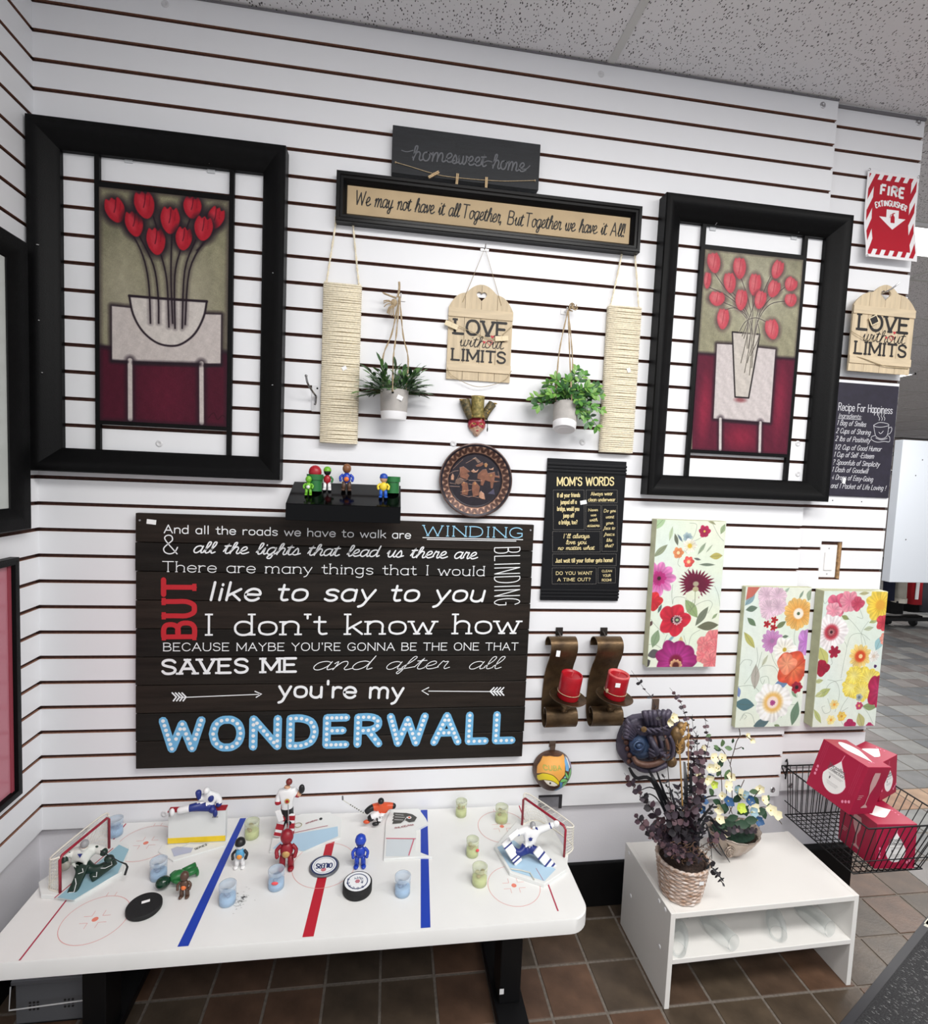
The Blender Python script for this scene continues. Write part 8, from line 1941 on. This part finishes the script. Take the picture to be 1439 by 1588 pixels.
for nme in ('anR', 'anL'):
    c = J[nme][0]; b = B(); b.ball((c[0] - (.012 if nme == 'anR' else 0), c[1] - .002, c[2] - .002), (.007, .006, .012), 10, 6); b.obj('skate_boot', WH if nme == 'anR' else NV, t, smooth=True); b = B(); b.box(c[0] - .021, c[0] - .018, c[1] - .003, c[1] - .001, c[2] - .014, c[2] + .008) if nme == 'anR' else b.box(c[0] - .008, c[0] + .008, c[1] - .003, c[1] - .001, c[2] - .015, c[2] - .012); b.obj('skate_blade', SIL, t)

# centre back: red goalie on long base
t = thing('display_base', 'long white display base with pale blue ice behind the centre circle', 'display base', (.8, -.10, ZTB))
slabp(t, [PT(*b_(985, 740)), PT(*b_(1130, 750)), PT(*c_(0, 700)), PT(*c_(365, 575)), (.890, -.045), (.85, -.012), (.76, -.012), (.690, -.07)], .006, plate_m)
printp(t, [PT(*p, ZTB + .006) for p in (b_(1010, 700), b_(1280, 720), c_(340, 545), c_(335, 450), b_(1190, 575), b_(1100, 620))], .006, ice, 'ice_print')
b = B(); ribbon(b, [PT(*p, ZTB + .006) for p in (b_(1150, 575), b_(1439, 512), c_(240, 445))], .0022, Matrix.Translation((0, 0, ZTB + .0075)), 0); b.obj('crease_line', thinR, t)
b = B(); lettering(b, 'senators', PT(*b_(1295, 490), ZTB + .006), PT(*b_(1395, 458), ZTB + .006), .008, Matrix.Translation((0, 0, ZTB + .0075)), w=.14, style='cursive', k=0); b.obj('name_print', cl(150, 30, 60), t)
b = B(); x, y = PT(*b_(1425, 445), ZTB + .006); b.ball((x, y, ZTB + .0075), (.005, .006, .0006), 10, 4); b.obj('puck_print', BK, t)
b = B(); x, y = PT(*b_(1230, 500), ZTB + .006); b.lathe([(.010, 0), (.012, .001), (.010, .002)], 20, Matrix.Translation((x, y, ZTB + .007)), close=False); b.obj('metal_seal', cl(170, 164, 130, .3), t, smooth=True)
t = thing('goalie_figurine', 'tall red and white goalie figurine standing at the back of the rink table', 'figurine', (.735, -.11, ZTB + .007))
y0 = -.112
J = {'hip': (V3(*b_(1130, 380), y0), .0125), 'waist': (V3(*b_(1135, 320), y0), .0135), 'chest': (V3(*b_(1140, 240), y0 - .002), .0165), 'neck': (V3(*b_(1135, 190), y0 - .004), .0075), 'head': (V3(*b_(1140, 150), y0 - .005), .0085), 'shL': (V3(*b_(1200, 200), y0), .0105), 'elL': (V3(*b_(1235, 240), y0), .0085), 'haL': (V3(*b_(1250, 210), y0 - .004), .0075),
 'shR': (V3(*b_(1080, 220), y0), .0105), 'elR': (V3(*b_(1055, 280), y0 - .004), .009), 'haR': (V3(*b_(1060, 330), y0 - .012), .008), 'knR': (V3(*b_(1090, 470), y0 - .004), .0105), 'anR': (V3(*b_(1055, 580), y0 - .004), .009), 'knL': (V3(*b_(1170, 460), y0 - .006), .0105), 'anL': (V3(*b_(1165, 565), y0 - .004), .009)}
skin_body('body', J, [('hip', 'waist', 2), ('waist', 'chest', 0), ('chest', 'neck', 0), ('neck', 'head', 3), ('chest', 'shL', 0), ('shL', 'elL', 1), ('elL', 'haL', 3), ('chest', 'shR', 0), ('shR', 'elR', 0), ('elR', 'haR', 1), ('hip', 'knR', 2), ('knR', 'anR', 1), ('hip', 'knL', 2), ('knL', 'anL', 1)], [WH, RD, BK, SK], t)
c = J['head'][0]; ballp(t, (c[0] + .004, c[1] + .002, c[2] + .008), (.0095, .0095, .0095), cl(120, 40, 36), 'pushed_up_mask'); ballp(t, (c[0] - .004, c[1] - .0075, c[2] - .002), (.003, .003, .003), SK, 'nose')
b = B(); cx_ = J['chest'][0]; b.lathe([(.0075, 0), (.0075, .001), (.005, .0016)], 16, XZ(cx_[0] + .002, cx_[1] - .0165, cx_[2] - .008)); b.cur = 1; b.lathe([(.0045, .0014), (.0045, .0022)], 12, XZ(cx_[0] + .002, cx_[1] - .0165, cx_[2] - .008)); b.obj('round_crest', [cl(190, 160, 80), RD], t)
g = J['haL'][0]; ballp(t, (g[0] + .004, g[1] - .002, g[2] + .010), (.009, .008, .014), BK, 'blocker_glove')
for p, q in (((1100, 400), (1050, 590)), ((1175, 400), (1165, 575))):
    o, M, L = padbox(t, V3(*b_(*p), y0 - .013), V3(*b_(*q), y0 - .013), .020, .008, WH, 'leg_pad')
    for s, h_ in ((.05, .22), (.42, .25), (.8, .15)): b = B(); b.box(-.0103, .0103, L * s, L * (s + h_), -.0045, .0045, M); b.obj('red_panel', RD, o)
o, M, L = padbox(t, V3(*b_(1055, 370), y0 - .026), V3(*b_(1085, 460), y0 - .026), .016, .006, WH, 'catching_glove'); b = B(); b.prism([(-.004, .010), (.004, .010), (0, .020)], .001, M @ Matrix.Translation((0, 0, -.0045))); b.obj('red_mark', RD, o)
b = B(); b.tube([V3(*b_(1145, 320), y0 - .028), V3(*b_(1150, 480), y0 - .028), V3(*b_(1140, 545), y0 - .026)], [.0014, .0016, .0035], 6); b.obj('goalie_stick', SIL, t)

# orange player and his base
t = thing('display_base', 'white display base printed with a black winged wheel logo', 'display base', (1.09, -.13, ZTB))
slabp(t, [PT(*c_(780, 785)), PT(*c_(1090, 765)), PT(*c_(1250, 765)), PT(*c_(1090, 705)), PT(*c_(1100, 500)), PT(*c_(1215, 440)), PT(*c_(1190, 385)), (1.135, -.012), (1.045, -.012), PT(*c_(800, 420))], .006, plate_m)
printp(t, [PT(*c_(*p), ZTB + .006) for p in ((810, 575), (1085, 575), (1025, 740), (800, 740))], .006, iceW, 'ice_print')
b = B(); MM = Matrix.Translation((0, 0, ZTB + .0078))
for l in (((805, 568), (1095, 572)), ((1075, 575), (1025, 735))): ribbon(b, [PT(*c_(*p), ZTB + .006) for p in l], .0035, MM, 0)
b.obj('crease_line', mat('dusty_pink_line', (206, 110, 130), .5), t)
b = B(); b.add([(x, y, 0) for x, y in [PT(*c_(*p), ZTB + .006) for p in ((880, 318), (1000, 322), (1060, 335), (1105, 365), (1080, 405), (1030, 412), (985, 390), (950, 420), (865, 428), (875, 400), (862, 395), (880, 372), (868, 365), (885, 345), (875, 340))]], [tuple(range(15))], MM)
b.obj('wing_logo_print', mat('charcoal_print', (66, 66, 62), .5), t)
b = B()
for l in (((895, 338), (975, 345)), ((890, 362), (985, 366)), ((885, 388), (970, 392)), ((985, 392), (1010, 360))): ribbon(b, [PT(*c_(*p), ZTB + .006) for p in l], .0016, MM @ Matrix.Translation((0, 0, .0004)), 0)
b.obj('wing_gaps', WH, t)
b = B(); x, y = PT(*c_(1030, 370), ZTB + .006); b.lathe([(.0001, .001), (.007, .001)], 16, Matrix.Translation((x, y, ZTB + .0078)), close=False); b.obj('logo_ring', WH, t); b = B(); b.lathe([(.0001, .0016), (.004, .0016)], 16, Matrix.Translation((x, y, ZTB + .0078)), close=False); b.obj('logo_dot', ORG, t)
b = B(); lettering(b, 'PHILADELPHIA', PT(*c_(893, 476), ZTB + .006), PT(*c_(1075, 442), ZTB + .006), .007, MM, w=.18, k=0); b.obj('name_print', cl(150, 60, 70), t)
t = thing('player_figurine', 'orange and white player figurine bent low with a striped stick', 'figurine', (1.0, -.06, ZTB))
y0 = -.062
J = {'hip': (V3(*c_(790, 330), y0), .0125), 'waist': (V3(*c_(770, 300), y0), .0125), 'chest': (V3(*c_(760, 265), y0 - .006), .014), 'neck': (V3(*c_(757, 235), y0 - .012), .0065), 'head': (V3(*c_(755, 215), y0 - .014), .0075), 'shL': (V3(*c_(800, 250), y0), .009), 'elL': (V3(*c_(860, 245), y0), .008), 'haL': (V3(*c_(905, 255), y0 - .002), .0065),
 'shR': (V3(*c_(700, 250), y0 - .006), .009), 'elR': (V3(*c_(650, 275), y0 - .012), .008), 'haR': (V3(*c_(600, 320), y0 - .018), .0065), 'knR': (V3(*c_(690, 340), y0 - .02), .009), 'anR': (V3(*c_(630, 385), y0 - .02), .008), 'knL': (V3(*c_(750, 370), y0 - .024), .009), 'anL': (V3(*c_(715, 405), y0 - .026), .008)}
skin_body('body', J, [('hip', 'waist', 0), ('waist', 'chest', 0), ('chest', 'neck', 0), ('neck', 'head', 3), ('chest', 'shL', 0), ('shL', 'elL', 0), ('elL', 'haL', 2), ('chest', 'shR', 0), ('shR', 'elR', 2), ('elR', 'haR', 2), ('hip', 'knR', 1), ('knR', 'anR', 2), ('hip', 'knL', 1), ('knL', 'anL', 2)], [ORG, WH, BK, SK], t)
c = J['head'][0]; ballp(t, (c[0], c[1] + .001, c[2] + .004), (.0098, .0105, .009), BK, 'helmet')
b = B(); T(b, '97', V3(*c_(735, 345), y0 - .02)[::2], V3(*c_(775, 345), y0 - .02)[::2], .006, y0 - .0335, w=.2); b.obj('jersey_number', BK, t)
for nme in ('anR', 'anL'): c = J[nme][0]; b = B(); b.ball((c[0] - .004, c[1] - .003, c[2] - .004), (.011, .006, .006), 10, 6); b.obj('skate_boot', BK if nme == 'anL' else ORG, t, smooth=True)
b = B(); pts = [V3(*c_(600, 325), y0 - .022), V3(*c_(430, 220), y0 + .0), V3(*c_(385, 190), y0 + .004)]; b.tube(pts, .0014, 6); o = b.obj('stick_shaft', STK, t)
A, C_ = Vector(pts[0]), Vector(pts[1])
for k in range(7): b = B(); b.tube([A.lerp(C_, .08 + k * .12), A.lerp(C_, .12 + k * .12)], .0019, 6); b.obj('tape_band', BK, o)
b = B(); e = Vector(pts[2]); b.tube([e, e + Vector((-.001, 0, .012))], .0028, 6); b.obj('stick_blade', cl(110, 110, 112), o)

# pucks
rubb = mat('puck_rubber', (18, 18, 19), .75, bump=.4, bscale=500)
def puck(label, x, y, r, h, tilt=0, az=0, m=rubb):
    t = thing('hockey_puck', label, 'hockey puck', (x, y, ZTB + .0004), rot=Matrix.Rotation(az, 3, 'Z') @ Matrix.Rotation(tilt, 3, 'X'))
    b = B(); b.lathe([(.0001, 0), (r * .96, 0), (r, .002), (r, h - .002), (r * .96, h), (.0001, h)], 48, close=False); b.obj('puck_body', m, t, smooth=40, local=True); return t
p = puck('plain black hockey puck with a blank white price sticker', .437, -.352, .040, .012)
b = B(); b.box(-.006, .012, .004, .012, .0121, .0126, Matrix.Rotation(.35, 4, 'Z')); b.obj('price_sticker', sticker, p, local=True)
p = puck('thick black hockey puck with a white disc ringed by blue lettering', .956, -.338, .038, .0255)
navyp = mat('navy_print', (30, 44, 96), .5)
def ringb(r0, r1, z, n=40):
    b = B(); b.add([(r * math.cos(6.2832 * i / n), r * math.sin(6.2832 * i / n), z) for r in (r0, r1) for i in range(n)], [(i, (i + 1) % n, n + (i + 1) % n, n + i) for i in range(n)]); return b
b = B(); b.lathe([(.0001, .0257), (.034, .0257)], 40, close=False); b.obj('white_disc', wp, p, local=True)
ringb(.0245, .0270, .0260).obj('navy_ring', navyp, p, local=True)
def ringtext(b, s, r, h, a0, da, z, flip=1):
    for k, ch in enumerate(s):
        a = a0 + da * k; cx, cy = r * math.cos(a), r * math.sin(a); dx, dy = -math.sin(a) * flip, math.cos(a) * flip
        w = h * .42; lettering(b, ch, (cx - dx * w, cy - dy * w), (cx + dx * w, cy + dy * w), h, Matrix.Translation((0, 0, z)), w=.2, k=0)
b = B(); ringtext(b, 'MIGHTY', .016, .0062, -.35, .5, .0261, 1); ringtext(b, 'ROCKET', .0215, .0062, 2.55 + .55 * 5, -.5, .0261, -1)
b.obj('ring_lettering', navyp, p, local=True)
b = B(); b.lathe([(.0001, .0262), (.007, .0262)], 6, close=False); b.obj('centre_emblem', cl(190, 120, 130), p, local=True)
p = puck('flat silver-rimmed medallion puck with a team emblem on the red centre line', .860, -.247, .041, .0065, m=mat('silver_rim', (120, 122, 128), .35, .6))
b = B(); b.lathe([(.0001, .0067), (.033, .0067)], 40, close=False); b.obj('white_disc', wp, p, local=True)
ringb(.0325, .036, .0069).obj('navy_ring', navyp, p, local=True); ringb(.0275, .0285, .0069).obj('thin_ring', navyp, p, local=True)
b = B(); lettering(b, 'OILERS', (.022, .006), (-.022, .006), .017, Matrix.Translation((0, 0, .0071)), w=.2, k=0, track=.6); b.obj('team_lettering', navyp, p, local=True)
b = B(); b.add([(.007 * math.sin(a), -.017 + .007 * math.cos(a), .0071) for a in [6.283 * i / 14 for i in range(14)]], [tuple(range(14))]); b.obj('drop_emblem', cl(206, 120, 130), p, local=True)

# little lidded tubs
def tub(u, v, label, col, stick=False, r=.0205, h=.046):
    x, y = PT(u, v); y += r * .9
    t = thing('plastic_tub', label, 'tub', (x, y, ZTB + .0005), group='clear lidded tubs on the rink table')
    c = {'b': (164, 196, 224), 'g': (204, 212, 150)}[col]
    b = B(); b.lathe([(r * .97, 0), (r, .002), (r, h)], 28, close=False); b.obj('clear_wall', mat('tub_wall_' + col, {'b': (196, 216, 236), 'g': (218, 226, 186)}[col], .12, alpha=.34), t, smooth=True, local=True)
    b = B(); b.lathe([(.0001, .002), (r * .96, .002), (r * .96, h * .42), (r * .80, h * .47), (.0001, h * .44)], 24, close=False); b.obj('lower_fill', mat('tub_fill_' + col, c, .35), t, smooth=True, local=True)
    b = B(); rr = random.Random(u)
    for k in range(5): a = rr.uniform(0, 6.28); b.ball((r * .4 * math.cos(a), r * .4 * math.sin(a), h * (.5 + .06 * k)), (r * .32, r * .28, r * .22), 8, 5)
    b.obj('contents', mat('tub_items_' + col, {'b': (118, 140, 172), 'g': (166, 140, 92)}[col], .5), t, smooth=True, local=True)
    b = B(); b.lathe([(r * 1.03, h - .005), (r * 1.03, h + .003), (r * .9, h + .0035), (r * .86, h + .001), (.0001, h + .001)], 28, close=False); b.obj('lid', mat('tub_lid_' + col, {'b': (196, 212, 226), 'g': (206, 214, 180)}[col], .25, alpha=.45), t, smooth=True, local=True)
    if stick:
        b = B(); b.ball((-.0 if col == 'b' else .012, -r * .98, h * .55), (.009 if col == 'b' else .005, .002, .005), 10, 5); b.obj('coral_sticker', cl(226, 80, 86), t, smooth=True, local=True)
tub(173.7, 1301, 'clear lidded tub of blue bits half hidden behind the left hockey net', 'b'); tub(241.4, 1369, 'clear lidded tub of blue bits above the plain black puck', 'b'); tub(349.3, 1408.6, 'clear lidded tub of blue bits nearest the front, beside the black scuff', 'b')
tub(426, 1384, 'clear lidded tub of blue bits with a coral sticker', 'b', True); tub(624.2, 1394, 'clear lidded tub of blue bits left of the right blue line', 'b')
tub(388.1, 1304, 'clear lidded tub of green bits on the left blue line', 'g'); tub(715.8, 1269, 'clear lidded tub of green bits furthest back, right of the right blue line', 'g', r=.018); tub(779.2, 1279, 'clear lidded tub of green bits in the back right face-off circle', 'g')
tub(733.4, 1332, 'clear lidded tub of green bits with a coral dot sticker', 'g', True, r=.018); tub(745, 1378, 'clear lidded tub of green bits touching the front right face-off circle', 'g')

# ---- plain toy figures
def toy(label, x, y, z, h, legs, body, head, cap=None, arms=None, rot=None, belly=None, cat='toy figure', name='toy_figure'):
    t = thing(name, label, cat, (x, y, z), rot=rot); k = h
    for s in (-1, 1):
        b = B(); b.tube([(s * .10 * k, 0, .02 * k), (s * .09 * k, 0, .33 * k)], [.075 * k, .065 * k], 10); b.ball((s * .11 * k, -.05 * k, .04 * k), (.075 * k, .11 * k, .045 * k), 10, 6); b.obj('leg', legs, t, smooth=True, local=True)
        b = B(); b.tube(cr([(s * .12 * k, 0, .58 * k), (s * .22 * k, -.03 * k, .48 * k), (s * .20 * k, -.09 * k, .38 * k)], 3), .045 * k, 8); b.ball((s * .20 * k, -.095 * k, .37 * k), .05 * k, 8, 5); b.obj('arm', arms or body, t, smooth=True, local=True)
    b = B(); b.ball((0, 0, .46 * k), (.15 * k, .12 * k, .19 * k), 16, 10); b.obj('body', body, t, smooth=True, local=True)
    if belly: b = B(); b.ball((0, -.09 * k, .42 * k), (.09 * k, .06 * k, .09 * k), 12, 8); b.obj('belly_patch', belly, t, smooth=True, local=True)
    b = B(); b.ball((0, 0, .79 * k), (.15 * k, .14 * k, .17 * k), 16, 12); b.obj('head', head, t, smooth=True, local=True)
    if cap:
        b = B(); b.lathe([(.165 * k, .80 * k), (.165 * k, .84 * k), (.14 * k, .93 * k), (.08 * k, .985 * k), (.0001, k)], 18, close=False); b.obj('cap', cap, t, smooth=True, local=True)
    return t
def on_table(u, v): return (*PT(u, v), ZTB + .0005)
BR, TAN_, GRN, LGR, YEL, BLU, LBL, MAR = cl(84, 60, 46), cl(190, 150, 104), cl(34, 110, 54), cl(108, 178, 46), cl(236, 210, 60), cl(34, 66, 176, .25), cl(90, 160, 200), cl(140, 20, 36)
toy('small brown toy figure with an orange front standing right of the plain puck', *on_table(286, 1391), .071, BR, BR, BR, None, BR, belly=cl(230, 120, 60))
x, y = PT(305, 1358); toy('green toy figure lying on its back across the left blue line', x, y + .006, ZTB + .020, .105, GRN, GRN, cl(16, 52, 34, .2), None, rot=(math.radians(92), 0, math.radians(-57)))
toy('black and light blue toy figure with white feet beyond the left blue line', *on_table(372, 1345), .085, WH, LBL, WH, BK, BK, belly=cl(230, 150, 60))
toy('slim dark red toy figure standing beside the red and white goalie', *on_table(444, 1347), .118, MAR, MAR, MAR, None, MAR, belly=cl(190, 150, 90))
toy('glossy blue toy figure standing above the emblem puck', *on_table(558, 1344), .094, BLU, BLU, cl(30, 50, 130, .2), BLU)
def on_shelf(u, v):
    lo, hi = -.135, -.003
    for _ in range(40):
        m = (lo + hi) / 2
        if P(u, v, m)[1] < SHELF(m): lo = m
        else: hi = m
    # the lower the pixel the nearer the viewer
    best = min((abs(P(u, v, yy)[1] - SHELF(yy)), yy) for yy in [(-.134 + .131 * i / 200) for i in range(201)])[1]
    return (P(u, v, best)[0], best, SHELF(best) + .001)
def cup(label, x, y, z, r, h):
    t = thing('toy_cup', label, 'toy', (x, y, z)); b = B(); b.lathe([(.0001, 0), (r * .86, 0), (r * .86, h * .68), (r, h * .68), (r, h), (r * .8, h), (r * .8, h * .6), (.0001, h * .6)], 28, close=False); b.obj('cup_body', GRN, t, smooth=35, local=True); return t
x, y, z = on_shelf(488, 762); cup('green cylinder toy cup at the back left of the black shelf', x, y, z, .024, .050)
b = B(); t = thing('toy_figure', 'red toy figure peeking out of the left green cup', 'toy figure', (x, y, z + .036)); b.ball((0, 0, .020), (.019, .018, .021), 14, 10); b.obj('body', RD, t, smooth=True, local=True)
x, y, z = on_shelf(478, 769); toy('light green toy figure at the front left of the black shelf', x, y, z, .060, LGR, LGR, LGR, None, LGR, belly=WH)
x, y, z = on_shelf(507, 761); toy('toy figure with a green cap and dark head second from the left on the shelf', x, y, z, .072, WH, RD, BK, LGR, GRN)
x, y, z = on_shelf(537, 762); toy('brown toy figure with blue top in the middle of the black shelf', x, y, z, .086, BR, BLU, cl(130, 84, 52), None, BLU, belly=cl(230, 120, 50))
x, y, z = on_shelf(608, 765); cup('green cylinder toy cup at the right end of the black shelf', x, y, z, .024, .050)
x, y, z = on_shelf(594, 773); toy('toy figure with blue cap and yellow arms at the right end of the shelf', x, y, z, .074, cl(30, 90, 190), YEL, SK, cl(26, 70, 170), YEL)
